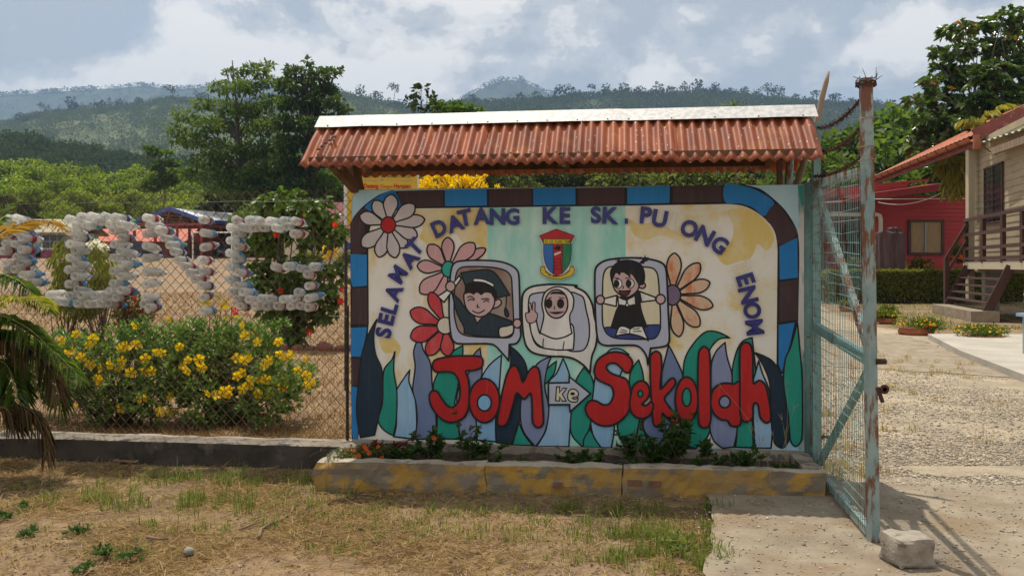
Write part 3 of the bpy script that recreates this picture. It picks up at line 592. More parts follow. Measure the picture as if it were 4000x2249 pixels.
shape('bubble_ground', 'B', [(362, 1000), (375, 900), (420, 850), (560, 840), (760, 850), (830, 868), (865, 930), (882, 1150), ('D', 888, 150), ('D', 850, 270), ('D', 760, 290), ('D', 520, 285), ('D', 420, 255), ('D', 362, 150)], 'ivory', b3)
shape('desk', 'D', [(380, 185), (500, 182), (880, 158), (880, 220), (840, 278), (760, 288), (500, 283), (410, 250)], 'desk', b3, .8)
shape('pinafore', 'B', [(492, 1130, 1), (500, 1200), (478, 1250), (428, 1410, 1), (600, 1425), (775, 1400, 1), (735, 1290), (712, 1200), (705, 1070, 1), (660, 1060)], 'black', b3, 0)
shape('sleeve', 'B', [(492, 1108, 1), (375, 1138, 1), (370, 1182, 1), (485, 1208, 1)], 'white', b3); shape('sleeve', 'B', [(698, 1072, 1), (842, 1126, 1), (848, 1152, 1), (716, 1168, 1)], 'white', b3)
shape('collar', 'B', [(502, 1118, 1), (570, 1150), (655, 1110, 1), (662, 1190, 1), (620, 1198), (590, 1208), (560, 1200), (506, 1192, 1)], 'white', b3, .7); line('B', [(560, 1130), (580, 1170), (560, 1205)], b3, .7); line('B', [(600, 1130), (585, 1170), (605, 1200)], b3, .7)
shape('face', 'B', [(452, 960), (480, 900), (600, 900), (670, 950), (692, 1020), (668, 1075), (600, 1122), (545, 1115), (478, 1065), (452, 1000)], 'skin', b3)
shape('ear', 'B', ell(722, 1018, 30, 26), 'skin', b3)
shape('hair', 'B', [(440, 985), (428, 890), (470, 822), (540, 785), (640, 788), (720, 830), (750, 920), (738, 1005), (690, 1018, 1), (660, 965), (608, 890, 1), (620, 950, 1), (540, 895), (520, 930, 1), (485, 905), (462, 950)], 'black', b3, 0)
shape('hair_tuft', 'B', [(540, 800, 1), (470, 836, 1), (495, 800, 1), (470, 785, 1), (498, 788, 1), (500, 760, 1), (518, 785, 1)], 'black', b3, 0); shape('hair_tuft', 'B', [(690, 815, 1), (725, 780, 1), (700, 755, 1), (738, 765, 1), (750, 735, 1), (755, 762, 1), (790, 762, 1), (760, 780, 1), (780, 795, 1), (750, 800, 1), (735, 822, 1)], 'black', b3, 0)
for cx, cy in ((494, 1002), (605, 1000)):
    shape('eye_white', 'B', ell(cx+8, cy, 36, 42), 'white', b3, .6); shape('eye', 'B', ell(cx-4, cy, 24, 34), 'black', b3, 0)
shape('mouth', 'B', [(508, 1065, 1), (560, 1068), (615, 1062, 1), (590, 1105), (540, 1105)], 'mouth', b3, .8)
for p in ([(468, 945), (510, 955)], [(565, 955), (615, 940)], [(548, 1020), (552, 1040), (540, 1042)]): line('B', p, b3, .6)
shape('hand', 'B', ell(340, 1148, 37, 40), 'skin', b3); shape('hand', 'B', ell(890, 1143, 42, 43), 'skin', b3)
shape('open_book', 'D', [(478, 262, 1), (510, 180), (560, 172), (612, 195, 1), (660, 172), (725, 172, 1), (778, 300, 1), (700, 262), (610, 240, 1), (540, 248)], 'white', b3)
for p in ([(612, 195), (606, 240)], [(525, 200), (585, 215)], [(515, 222), (580, 230)], [(640, 200), (700, 190)], [(640, 220), (715, 215)]): line('D', p, b3, .6)

# big red lettering
def rletter(nm, reg, outer, holes=()):
    l = pivot('red_letter', wall); l['label'] = 'painted red bubble letter '+nm
    shape('letter_body', reg, outer, 'red', l, 1.35)
    for h, c in holes: shape('letter_counter', reg, h, c, l, 1.2)
rletter('J', 'C', [(945, 560), (962, 500), (1050, 470), (1200, 455), (1380, 460), (1416, 492), (1405, 560), (1330, 590), (1258, 598), (1282, 680), (1290, 800), (1280, 950), (1230, 1040), (1120, 1080), (1020, 1040), (935, 930), (915, 830), (940, 785), (985, 790), (1020, 840), (1070, 910), (1130, 940), (1185, 890), (1205, 800), (1190, 690), (1150, 622), (1080, 602), (980, 605)])
rletter('O', 'C', ell(1432, 875, 143, 206), [(ell(1432, 896, 66, 76), 'sky')])
rletter('M', 'C', [(1552, 1075), (1600, 800), (1640, 640), (1680, 562), (1730, 552), (1765, 620), (1795, 700), (1850, 600), (1900, 555), (1940, 580), (1962, 700), (1985, 1000), (1982, 1095), (1932, 1128), (1888, 1080), (1880, 900), (1865, 805), (1805, 860), (1737, 802), (1705, 900), (1660, 1050), (1628, 1105), (1575, 1112)])
rletter('S', 'D', [(600, 592), (632, 530), (620, 470), (560, 422), (470, 405), (380, 430), (310, 490), (285, 580), (310, 650), (380, 690), (440, 720), (462, 790), (430, 870), (370, 888), (300, 852), (240, 855), (205, 910), (222, 980), (290, 1050), (380, 1080), (480, 1060), (570, 990), (612, 900), (614, 750), (580, 660), (520, 630), (440, 600), (395, 552), (420, 512), (480, 510), (530, 550), (565, 588)])
rletter('k', 'D', [(800, 440), (848, 400), (890, 430), (900, 550), (888, 740), (970, 660), (1008, 645), (1025, 690), (980, 760), (925, 830), (980, 920), (1055, 1000), (1050, 1045), (1000, 1045), (940, 1000), (907, 965), (900, 1050), (860, 1086), (825, 1060), (810, 900), (795, 600)])
rletter('e', 'D', [(618, 800), (640, 720), (700, 670), (760, 690), (790, 760), (770, 830), (720, 882), (760, 892), (800, 860), (826, 890), (800, 970), (740, 1010), (670, 1000), (622, 950), (608, 880)], [(ell(706, 786, 22, 30), 'green')])
rletter('o', 'D', ell(1128, 840, 104, 206), [(ell(1128, 818, 40, 82), 'green')])
rletter('l', 'D', [(1238, 420), (1280, 358), (1328, 390), (1342, 500), (1348, 1000), (1330, 1080), (1282, 1097), (1240, 1060), (1230, 800)])
rletter('a', 'D', [(1350, 830), (1370, 750), (1430, 700), (1500, 690), (1560, 697), (1600, 675), (1626, 705), (1622, 1050), (1590, 1082), (1530, 1075), (1500, 1030), (1440, 1020), (1380, 970), (1350, 900)], [(ell(1475, 860, 50, 54), 'lila')])
rletter('h', 'D', [(1616, 370), (1660, 320), (1710, 340), (1732, 450), (1737, 690), (1790, 665), (1840, 700), (1870, 800), (1895, 960), (1890, 1030), (1850, 1050), (1800, 1000), (1780, 890), (1752, 868), (1735, 900), (1730, 1000), (1690, 1040), (1640, 1030), (1615, 950), (1613, 700)])
ar = pivot('arrow_sign', wall); ar['label'] = 'painted grey arrow reading ke between the two red words'
shape('arrow', 'D', [(-133, 688, 1), (55, 685, 1), (57, 630, 1), (250, 785, 1), (64, 948, 1), (60, 885, 1), (-133, 886, 1)], 'lav', ar, 1.2, True)
shape('arrow_letter', 'C', [(2110, 745, 1), (2140, 745, 1), (2138, 800, 1), (2175, 755, 1), (2205, 760, 1), (2165, 815, 1), (2200, 878, 1), (2165, 880, 1), (2140, 840, 1), (2138, 878, 1), (2102, 875, 1)], 'ivory', ar, .8, True)
shape('arrow_letter', 'C', [(2215, 830), (2230, 780), (2270, 765), (2310, 790), (2312, 830), (2260, 848), (2285, 862), (2312, 848), (2300, 885), (2250, 885), (2220, 865)], 'ivory', ar, .8); shape('letter_counter', 'C', ell(2262, 810, 22, 15), 'black', ar, 0)

# lettering cut from sheet and stuck on
def glyph(ch, h, bold=.02):
    cu = bpy.data.curves.new('g', 'FONT'); cu.body = ch; cu.size = 1; cu.offset = bold; cu.align_x = 'CENTER'; cu.resolution_u = 4
    ob = bpy.data.objects.new('g', cu); COL.objects.link(ob); bpy.context.view_layer.update()
    me = ob.evaluated_get(bpy.context.evaluated_depsgraph_get()).to_mesh()
    v = [Vector((p.co.x, p.co.y)) for p in me.vertices]; f = [tuple(p.vertices) for p in me.polygons]
    x0, x1 = min(p.x for p in v), max(p.x for p in v); y0, y1 = min(p.y for p in v), max(p.y for p in v)
    s = h/max(.05, (y1-y0)) if h else 1
    v = [Vector(((p.x-(x0+x1)/2)*s, (p.y-(y0+y1)/2)*s)) for p in v]
    bpy.data.objects.remove(ob); bpy.data.curves.remove(cu); return v, f
def on_wall(name, v, f, c, ang, m, parent, n, th=0.0, sx=1.0):
    ca, sa = math.cos(ang), math.sin(ang); q = [Vector((c.x+p.x*sx*ca-p.y*sa, c.y+p.x*sx*sa+p.y*ca)) for p in v]
    mb = MB(); fs = []
    for g in f:
        a = sum((q[g[i]].cross(q[g[(i+1) % len(g)]]) for i in range(len(g))))
        fs.append(g if a > 0 else g[::-1])
    mb.add([WP(p.x, n+th, p.y) for p in q], fs)
    if th:
        cnt = {}
        for g in fs:
            for i in range(len(g)):
                e = (g[i], g[(i+1) % len(g)]); cnt[e] = 1
        b = len(mb.v); mb.v += [tuple(WP(p.x, n, p.y)) for p in q]
        for (a, d) in list(cnt):
            if (d, a) not in cnt: mb.f.append((a, b+a, b+d, d))
    return mb.build(name, m, parent)
LH = .124
n_ac = LAY[0]+.0002
for ch, reg, x, y, a in [('S', 'C', 485, 235, 80), ('E', 'A', 510, 1365, 77), ('L', 'A', 540, 1258, 73), ('A', 'A', 578, 1115, 68), ('M', 'A', 620, 945, 57), ('A', 'A', 728, 800, 50), ('T', 'A', 778, 688, 46),
        ('D', 'A', 1008, 510, 24), ('A', 'A', 1155, 465, 18), ('T', 'A', 1250, 412, 12), ('A', 'A', 1406, 398, 3), ('N', 'A', 1556, 402, 0), ('G', 'A', 1697, 402, 0), ('K', 'A', 2055, 392, 0), ('E', 'A', 2190, 392, -1),
        ('S', 'B', 300, 375, 2), ('K', 'B', 435, 380, -3), ('P', 'B', 757, 378, -5), ('U', 'B', 882, 408, -11), ('O', 'B', 1152, 500, -20), ('N', 'B', 1294, 565, -29), ('G', 'B', 1428, 648, -35),
        ('E', 'B', 1666, 965, -72), ('N', 'B', 1690, 1103, -76), ('O', 'B', 1726, 1245, -80), ('M', 'D', 1748, 180, -82)]:
    v, f = glyph(ch, LH, .042); on_wall('cut_letter', v, f, WREG(reg, x, y), math.radians(a), M_acr, wall, n_ac, .003, .92 if ch in 'MGOD' else 1.0)
on_wall('cut_dot', [Vector((-.012, -.02)), Vector((.012, -.02)), Vector((.012, .02)), Vector((-.012, .02))], [(0, 1, 2, 3)], WREG('B', 578, 432), 0, M_acr, wall, n_ac, .003)
for reg, pts in (('B', [(1005, 350), (1048, 362), (1015, 480), (1045, 490), (1035, 532), (958, 505)]), ('B', [(1700, 770), (1715, 860), (1690, 868), (1672, 840), (1545, 886), (1540, 850), (1660, 815), (1665, 782)])):
    s = [WREG(reg, *p) for p in pts]; mb = MB(); stroke_pts(mb, s, .0024, True, n_ac); mb.build('letter_trace', M_ghost, wall)
# school crest
cr = pivot('school_crest', wall); cr['label'] = 'school crest with red roof, blue red green shield and yellow ribbon'
LAY[0] = n_ac
shape('crest_backing', 'A', [(2110, 505, 1), (2290, 578, 1), (2250, 665, 1), (2255, 780), (2238, 860), (2285, 866, 1), (2280, 940), (2200, 985), (2110, 1000), (2020, 980), (1955, 935), (1958, 866, 1), (1992, 862), (1978, 780), (1980, 665, 1), (1940, 578, 1)], 'cwhi', cr, 0)
shape('crest_roof', 'A', [(2110, 518, 1), (2278, 582, 1), (2240, 655, 1), (1990, 655, 1), (1952, 582, 1)], 'cred', cr, .5, True)
shape('shield_field', 'A', [(1990, 655, 1), (2078, 655, 1), (2080, 940, 1), (2040, 905), (2005, 840), (1990, 760)], 'cblu', cr, .4)
shape('shield_field', 'A', [(2078, 655, 1), (2166, 655, 1), (2166, 935, 1), (2110, 955), (2080, 940, 1)], 'cred', cr, .4)
shape('shield_field', 'A', [(2166, 655, 1), (2248, 655, 1), (2248, 770), (2225, 860), (2166, 935, 1)], 'cgrn', cr, .4)
for p in ([(2095, 785), (2085, 935)], [(2145, 785), (2160, 935)], [(2095, 800), (2147, 800)], [(2092, 830), (2150, 830)], [(2089, 862), (2153, 862)], [(2087, 895), (2156, 895)]): line('A', p, cr, .35)
shape('crest_cap', 'A', [(2085, 695, 1), (2120, 672, 1), (2155, 685, 1), (2140, 718, 1), (2100, 715, 1)], 'black', cr, 0); shape('crest_scroll', 'A', [(2085, 752, 1), (2148, 728, 1), (2155, 742, 1), (2092, 768, 1)], 'cwhi', cr, 0)
shape('crest_plate', 'A', [(1988, 612, 1), (2242, 612, 1), (2242, 660, 1), (1988, 660, 1)], 'cyel', cr, .4, True)
shape('crest_ribbon', 'A', [(1965, 872, 1), (2000, 872, 1), (2005, 905), (2060, 950), (2110, 962), (2170, 948), (2230, 905), (2238, 872, 1), (2272, 872, 1), (2272, 935), (2200, 975), (2110, 990), (2025, 970), (1965, 930)], 'cyel', cr, .45)
def text_run(txt, cpts, h, parent, sx=1.0, mat_=None, gap=None):
    """letters spread along a polyline of wall points"""
    m = len(txt)
    for i, ch in enumerate(txt):
        if ch == ' ': continue
        t = (i+.5)/m*(len(cpts)-1); j = min(len(cpts)-2, int(t)); p = cpts[j].lerp(cpts[j+1], t-j); d = cpts[j+1]-cpts[j]
        v, f = glyph(ch, h, .01); on_wall('crest_letter', v, f, p, math.atan2(d.y, d.x), mat_ or C['black'], parent, LAY[0]+.0001, 0, sx)
text_run('SEK KEB PULONG TENOM', [WREG('A', 1996, 636), WREG('A', 2236, 636)], .024, cr, .42)
text_run('BERILMU MENUJU KEJAYAAN', [WREG('A', 2005, 915), WREG('A', 2045, 950), WREG('A', 2110, 968), WREG('A', 2180, 955), WREG('A', 2236, 908)], .015, cr, .6)
# ------------------------------------------------------------------ planter kerb before the wall
def patchy(name, a, b, c, **kw): return mat(name, a, b, kw.pop('scale', 3), .42, .58, .92, .7, 26, col3=c, s3=kw.pop('s3', 5), lo3=kw.pop('lo3', .52), hi3=kw.pop('hi3', .58), bdist=.012, **kw)
M_kerb_y = patchy('flaked_yellow_kerb', (.40, .235, .045), (.31, .20, .075), (.20, .165, .12), s3=6, lo3=.49, hi3=.545, st3=(1, 1, 1.7))
M_kerb = patchy('kerb_top', (.34, .29, .23), (.25, .21, .165), (.15, .13, .105), s3=9)
M_kerbt = patchy('pale_kerb_top', (.42, .37, .29), (.33, .285, .22), (.22, .185, .14), s3=8)
M_soil = mat('dark_soil', (.10, .075, .05), (.055, .042, .03), 12, rough=1, bump=.8, bscale=40, bdist=.02)
M_brick = mat('old_brick', (.21, .105, .065), (.16, .085, .055), 20, rough=.95, bump=.5)
M_crack = mat('crack_shadow', (.03, .025, .02), rough=1)
pl = thing('planter_kerb', WP(1.65, .62, 0), 'low flaking yellow concrete planter kerb at the foot of the mural wall', 'planter')
def nf(u): return .71-.14*(u/3.33)         # front line of the kerb
def rough_box(corners_f, corners_b, z0, z1, k, kz, parent, name, m, amp=.010, seed=0, top=None, jag=None):
    """long kerb piece between a front and a back polyline, with worn faces and chipped arrises"""
    mb = MB(); rows = []
    for i in range(k+1):
        t = i/k; f = corners_f(t); b = corners_b(t); ring = []
        sec = [(f, z0+(z1-z0)*j/kz) for j in range(kz+1)]+[(f.lerp(b, .5), z1+.003)]+[(b, z1-(z1-z0)*j/kz) for j in range(kz+1)]
        for q, (p, z) in enumerate(sec):
            w_ = Vector((p.x, p.y, z)); nn = noise.noise(Vector((w_.x*6+seed, w_.y*6, z*9)))*amp+noise.noise(Vector((w_.x*19, w_.y*19+seed, z*22)))*amp*.5
            dirv = Vector((f.x-b.x, f.y-b.y, 0)).normalized(); sgn = 1 if q <= kz else (-1 if q > kz+1 else 0)
            ch = -.012*max(0, noise.noise(Vector((w_.x*4+9, w_.y*4, seed)))) if q in (kz, kz+2) else 0
            if jag is not None:
                al = corners_f(1)-corners_f(0); Lk = al.length; al.normalize(); wa, wb = max(0, 1-t*Lk/.12), max(0, 1-(1-t)*Lk/.12)
                sh = .028*(noise.noise(Vector((z*11, jag[0]*7.3, .5)))*wa+noise.noise(Vector((z*11, jag[1]*7.3, .5)))*wb); w_ = w_+Vector((al.x*sh, al.y*sh, 0))
            ring.append(w_+dirv*sgn*(nn+ch)+Vector((0, 0, (nn*.6+ch) if kz <= q <= kz+2 else 0)))
        rows.append(ring)
    m_ = len(rows[0])
    mb.add([p for r in rows for p in r], [(i*m_+j, (i+1)*m_+j, (i+1)*m_+j+1, i*m_+j+1) for i in range(k) for j in range(m_-1)]+[tuple(range(m_)), tuple(reversed(range(k*m_, (k+1)*m_)))])
    o = mb.build(name, m, parent)
    if top is not None:
        o.data.materials.append(top)
        for q, pg_ in enumerate(o.data.polygons):
            if q < k*(m_-1) and q % (m_-1) in (kz, kz+1): pg_.material_index = 1
    return o
w2 = lambda u, n: Vector((WP(u, n, 0).x, WP(u, n, 0).y))
cracks = [-.02, 1.13, 2.02, 3.31]
for i in range(3):
    a, b = cracks[i]+((.0025, .0025, .0045)[i] if i else 0), cracks[i+1]-((.0025, .0045)[i] if i < 2 else 0)
    rough_box(lambda t: w2(a+(b-a)*t, nf(a+(b-a)*t)), lambda t: w2(a+(b-a)*t, nf(a+(b-a)*t)-.13), -.06, (.19), 36, 6, pl, 'kerb_section', M_kerb_y, .019, i*5, M_kerbt, (i, i+1))
rough_box(lambda t: w2(-.02, .02+.56*(1-t)), lambda t: w2(.11, .02+.56*(1-t)), -.06, .187, 14, 5, pl, 'kerb_return', M_kerb, .008, 31)
rough_box(lambda t: w2(3.31, .02+.42*t), lambda t: w2(3.19, .02+.42*t), -.06, .192, 14, 5, pl, 'kerb_return', M_kerb, .008, 37)
# foot of the wall below the paint
rough_box(lambda t: w2(.02+3.29*t, .035), lambda t: w2(.02+3.29*t, -.02), .0, .185, 60, 4, pl, 'wall_footing', M_kerb, .010, 43)
# soil inside
mb = MB(); k = 40; rws = []
for i in range(k+1):
    u = .1+3.1*i/k; rws.append([WP(u, .03+(nf(u)-.14-.03)*j/6, .135+.03*noise.noise(Vector((u*6, j*.7, 2)))) for j in range(7)])
mb.add([p for r in rws for p in r], [(i*7+j, (i+1)*7+j, (i+1)*7+j+1, i*7+j+1) for i in range(k) for j in range(6)]); mb.build('soil', M_soil, pl, smooth=True)
# the patch of bricks showing through the render, and the big crack
for px, py, wd in ((2180, 1905, .06), (2480, 1888, .09), (2560, 1892, .08)):
    u, z = WUZ(px, py, nf(1.5)); mb = MB(); mb.box(WP(u, nf(u)+.002, max(.07, z)), (wd, .022, .035), Matrix.Rotation(math.atan2(WU.y, WU.x)+.04, 3, 'Z')); mb.build('exposed_brick', M_brick, pl)

# ------------------------------------------------------------------ roof over the wall
M_rust = mat('rust_red_sheet', (.34, .086, .028), (.17, .040, .020), 2.4, .40, .66, .58, .22, 30, (5, .7, .7), 8, spec=.3, col3=(.40, .135, .04), s3=4.5, lo3=.54, hi3=.7, rnd=.22, bdist=.004)
def specks(m, dens=26, size=.055):
    t = m.node_tree; b = t.nodes['Principled BSDF']; src = b.inputs['Base Color'].links[0].from_socket
    tcn = nd(t, 'ShaderNodeTexCoord'); v = nd(t, 'ShaderNodeTexVoronoi', in_Scale=dens); t.links.new(tcn.outputs['Object'], v.inputs['Vector'])
    r = ramp(t, [(size, 1), (size*1.5, 0)], v.outputs['Distance']); mxn = nd(t, 'ShaderNodeMix', data_type='RGBA')
    wn = nd(t, 'ShaderNodeMath', operation='GREATER_THAN'); wn.inputs[1].default_value = .45; sp_ = nd(t, 'ShaderNodeSeparateColor'); t.links.new(v.outputs['Color'], sp_.inputs[0]); t.links.new(sp_.outputs[0], wn.inputs[0])
    mu = nd(t, 'ShaderNodeMath', operation='MULTIPLY'); t.links.new(r.outputs[0], mu.inputs[0]); t.links.new(wn.outputs[0], mu.inputs[1])
    t.links.new(mu.outputs[0], mxn.inputs[0]); t.links.new(src, mxn.inputs[6]); mxn.inputs[7].default_value = (.72, .62, .52, 1); t.links.new(mxn.outputs[2], b.inputs['Base Color'])
specks(M_rust, 24, .10)
M_galv = mat('galvanised', (.50, .49, .48), (.38, .38, .38), 26, .45, .55, .6, 0, metallic=.15, spec=.5, col3=(.38, .33, .29), s3=4, lo3=.66, hi3=.8)
M_wood = mat('weathered_timber', (.16, .085, .045), (.09, .05, .03), 8, rough=.85, stretch=(1, 1, .15), bump=.4)
M_woodl = mat('grey_timber', (.30, .22, .15), (.20, .145, .10), 10, rough=.9, stretch=(1, 1, .12), bump=.4)
M_steelb = mat('rusty_bracket', (.11, .045, .03), (.07, .035, .025), 14, rough=.8)
M_screw = mat('dark_screw', (.05, .045, .045), rough=.5, metallic=.6)
rf = thing('sign_roof', WP(1.55, -.07, 2.08), 'small gabled roof of rust red corrugated sheets with pale ridge capping over the mural wall', 'roof')
RZ, EZ, RNn, EN = 2.612, 2.205, -.05, .42
def sheet_corr(name, u0, u1, nr, ne, zr, ze, lift, seed, parent, m, droop=.012):
    wl_ = .0785; ku = int((u1-u0)/wl_*8); kv = 8; mb = MB()
    for th in (0, -.0016):
        for j in range(kv+1):
            t = j/kv
            for i in range(ku+1):
                u = u0+(u1-u0)*i/ku; ph = 2*math.pi*u/wl_
                jag = .006*noise.noise(Vector((u*9, seed, 0))) if j == kv else 0
                n = nr+(ne-nr)*t; z = zr+(ze-zr)*t
                a = .0135*(1+.12*noise.noise(Vector((u*3, t*2, seed))))
                nz = math.cos(ph)*a+lift+.010*noise.noise(Vector((u*2.5, t*3, seed*2)))-droop*(t**3)*(.5+noise.noise(Vector((u*1.7, seed, 3))))
                sl = Vector((ne-nr, ze-zr)).normalized(); nn = Vector((-sl.y, sl.x)) if ne > nr else Vector((sl.y, -sl.x))
                mb.v.append(tuple(WP(u, n+nn.x*(nz+th)+sl.x*jag, z+nn.y*(nz+th)+sl.y*jag)))
    w_ = ku+1; s0 = (kv+1)*w_
    for j in range(kv):
        for i in range(ku):
            q = (j*w_+i, (j+1)*w_+i, (j+1)*w_+i+1, j*w_+i+1); mb.f.append(q); mb.f.append(tuple(s0+x for x in q[::-1]))
    for i in range(ku): mb.f.append((kv*w_+i, s0+kv*w_+i, s0+kv*w_+i+1, kv*w_+i+1))
    for j in range(kv):
        mb.f.append((j*w_, s0+j*w_, s0+(j+1)*w_, (j+1)*w_)); mb.f.append((j*w_+ku, (j+1)*w_+ku, s0+(j+1)*w_+ku, s0+j*w_+ku))
    return mb.build(name, m, parent, smooth=True)
seams = [-.255, .50, 1.06, 1.80, 2.40, 3.34]
for i in range(5):
    sheet_corr('front_sheet', seams[i]-(.07 if i else 0), seams[i+1], RNn, EN+R.uniform(-.006, .006), RZ, EZ, .0035*(i % 2)+.002*i*(i % 2), i*7+1, rf, M_rust)
    sheet_corr('back_sheet', seams[i]-(.07 if i else 0), seams[i+1], RNn-.04, -.50, RZ, EZ+.025, .0035*(i % 2), i*7+3, rf, M_rust)
for i in range(5):
    for row in (.16, .84):
        for q in range(4):
            u = round((seams[i]+.08+(seams[i+1]-seams[i]-.1)*(q+.5)/4)/.0785)*.0785; n_ = RNn+(EN-RNn)*row; mb = MB(); mb.lathe([(.006, 0), (.006, .004), (.002, .007)], 6, WP(u, n_+.008, RZ+(EZ-RZ)*row+.014)); mb.build('roof_nail', M_screw, rf)
caps = [-.262, 1.00, 2.02, 3.372]
for i in range(3):
    a, b = caps[i]-(.05 if i else 0), caps[i+1]; up = .003*(i % 2); mb = MB(); kk = 14; ring = []
    for q in range(kk+1):
        u = a+(b-a)*q/kk; wv = .004*noise.noise(Vector((u*4, i, 0)))
        for (n, z) in ((RNn+.125, RZ-.088+.016), (RNn+.012, RZ+.030), (RNn-.03, RZ+.031), (RNn-.15, RZ-.075)):
            ring.append(WP(u, n, z+up+wv*(1 if n > 0 else .4)))
    mb.add(ring, [(q*4+j, (q+1)*4+j, (q+1)*4+j+1, q*4+j+1)[::-1] for q in range(kk) for j in range(3)])
    mb.add([p+Vector((0, 0, -.0012)) for p in ring], [(q*4+j, (q+1)*4+j, (q+1)*4+j+1, q*4+j+1) for q in range(kk) for j in range(3)])
    cp = mb.build('ridge_cap', M_galv, rf)
    for q in range(5):
        u = a+.1+(b-a-.2)*q/4; mb = MB(); mb.lathe([(.007, 0), (.007, .006), (.003, .01)], 6, WP(u, RNn+.112, RZ-.066+up)); mb.build('screw', M_screw, cp)
for n, z in ((.33, EZ+.05), (-.42, EZ+.075)):
    mb = MB(); mb.bar(WP(.05 if n < 0 else -.2, n, z), WP(3.1 if n < 0 else 3.3, n, z), .045, .05); mb.build('purlin', M_wood, rf)
mb = MB(); mb.bar(WP(-.2, -.06, RZ-.06), WP(3.3, -.06, RZ-.06), .045, .07); mb.build('ridge_beam', M_wood, rf)
for u in (.03, 1.6, 3.10):
    for s, ne in ((1, .40), (-1, -.45)):
        mb = MB(); mb.bar(WP(u, -.05, RZ-.085), WP(u, ne*.85, EZ+(.0 if s > 0 else .04)), .04, .045); mb.build('rafter', M_wood, rf)
a, b = WUZ(1388, 742, -.03), WUZ(1368, 560, -.03); mb = MB(); mb.bar(WP(.045, -.05, 2.06), WP(-.03, .02, 2.5), .075, .06); mb.build('post', M_wood, rf)
mb = MB(); mb.bar(WP(.035, .0, 2.085), WP(-.03, .33, 2.24), .055, .075); mb.build('bracket', M_wood, rf)
mb = MB(); mb.bar(WP(3.13, -.02, 2.02), WP(3.12, -.02, 2.5), .035, .03); mb.build('post', M_steelb, rf)
M_teal = mat('teal_paint', (.12, .245, .235), (.19, .32, .31), 5, rough=.55, col3=(.15, .085, .05), s3=14, lo3=.62, hi3=.68, bump=.15)
M_gate = mat('pale_teal_rusted', (.29, .36, .34), (.17, .26, .265), 4, .4, .62, .55, .25, 40, col3=(.16, .062, .028), s3=15, lo3=.48, hi3=.55, st3=(1, 1, .3), bdist=.003)
mb = MB(); mb.tube([WP(3.19, -.05, 2.0), WP(3.22, -.06, 2.52)], .028, 10); mb.build('post', M_gate, rf)
for px0, py0, px1, py1 in ((1428, 690, 1415, 655), (2205, 678, 2200, 645)):
    u, z = WUZ(px0, py0, .33); mb = MB(); mb.bar(WP(u, .34, EZ-.02), WP(u-.02, .36, EZ+.06), .025, .02); mb.build('batten_end', M_woodl, rf)

dl = thing('dead_leaf', WP(-.13, .27, 2.36), 'curled dark dead leaf lying on the left end of the rusty roof', 'leaf')
for k_ in range(5):
    q_ = WP(-.16+.016*k_, .30-.03*k_, EZ+(EN-.30+.03*k_)*.87+.028); MB().tube([q_, q_+Vector((.02+.004*k_, -.015, .006)), q_+Vector((.035, -.03, -.004))], [.004, .011, .002], 5).build('curl', M_steelb, dl)
# leaning pole behind the roof end, teal pipe at the wall end
t = thing('leaning_pole', WP(3.25, -.24, .0), 'thin bare timber pole leaning up behind the right end of the roof', 'pole')
pts = []
for px, py in ((3100, 770), (3122, 690), (3155, 590), (3190, 480), (3212, 380), (3228, 320), (3238, 280)):
    u, z = WUZ(px, py, -.24); pts.append(WP(u, -.24, z))
u, z = WUZ(3100, 770, -.24); pts = [WP(u-.12, -.24, .0), WP(u-.05, -.24, 1.2)]+pts
MB().tube(pts, [.03, .028, .026, .026, .024, .023, .021, .018, .006], 8).build('stem', M_woodl, t, smooth=True)
t = thing('wall_end_pipe', WP(3.305, .02, 0), 'teal painted round steel pipe standing against the right end of the mural wall', 'pipe')
MB().tube([WP(3.335, -.01, .0), WP(3.335, -.01, 2.085)], .042, 16).build('pipe', M_teal, t, smooth=True)
MB().tube([WP(3.335, -.01, 1.0), WP(3.335, -.01, 1.012)], .0435, 16).build('weld_ring', M_gate, t, smooth=True)

# ------------------------------------------------------------------ gate
HB = Vector((2.125, 6.0)); LB = Vector((1.925, 4.55)); LT = Vector((1.893, 4.55))
def GP(s, z, off=0.0):
    top = 2.09*(1-s)+2.03*s; k = z/2.0
    x = HB.x*(1-s)+(LB.x*(1-k)+LT.x*k)*s; y = HB.y*(1-s)+LB.y*s
    d = (LB-HB).normalized(); return Vector((x-d.y*off, y+d.x*off, z))
gt = thing('steel_gate', Vector((2.05, 5.3, 0)), 'pale teal rusty steel gate leaf with wire mesh standing open beside the mural wall', 'gate')
MB().bar(GP(.02, .07), GP(.02, 2.09), .05, .05).build('hinge_stile', M_teal, gt)
MB().bar(GP(1, .02), GP(1, 2.5), .05, .05, (1, .2, 0)).build('lock_stile', M_gate, gt)
MB().bar(GP(.02, 2.07), GP(.985, 2.01), .04, .05).build('top_rail', M_gate, gt)
MB().bar(GP(.02, .09), GP(.985, .07), .04, .05).build('bottom_rail', M_gate, gt)
MB().bar(GP(.02, 1.08), GP(.985, 1.0), .04, .06).build('middle_rail', M_teal, gt)
MB().bar(GP(.04, 2.02, .012), GP(.97, 1.03, .012), .035, .055).build('diagonal_brace', M_gate, gt)
MB().bar(GP(.97, .96, .012), GP(.05, .12, .012), .03, .045).build('diagonal_brace', M_teal, gt)
M_wire = mat('teal_wire', (.15, .27, .25), (.20, .32, .30), 9, rough=.5, col3=(.14, .06, .03), s3=7, lo3=.54, hi3=.6)
for i in range(33):
    s = .035+.945*i/32+R.uniform(-.004, .004); b = R.uniform(-.012, .012)
    MB().tube([GP(s, .08, -.035), GP(s+b*.5, .7, -.036), GP(s-b*.5, 1.4, -.036), GP(s, 2.05-.03*s, -.035)], .0019, 4, False).build('vertical_wire', M_wire, gt)
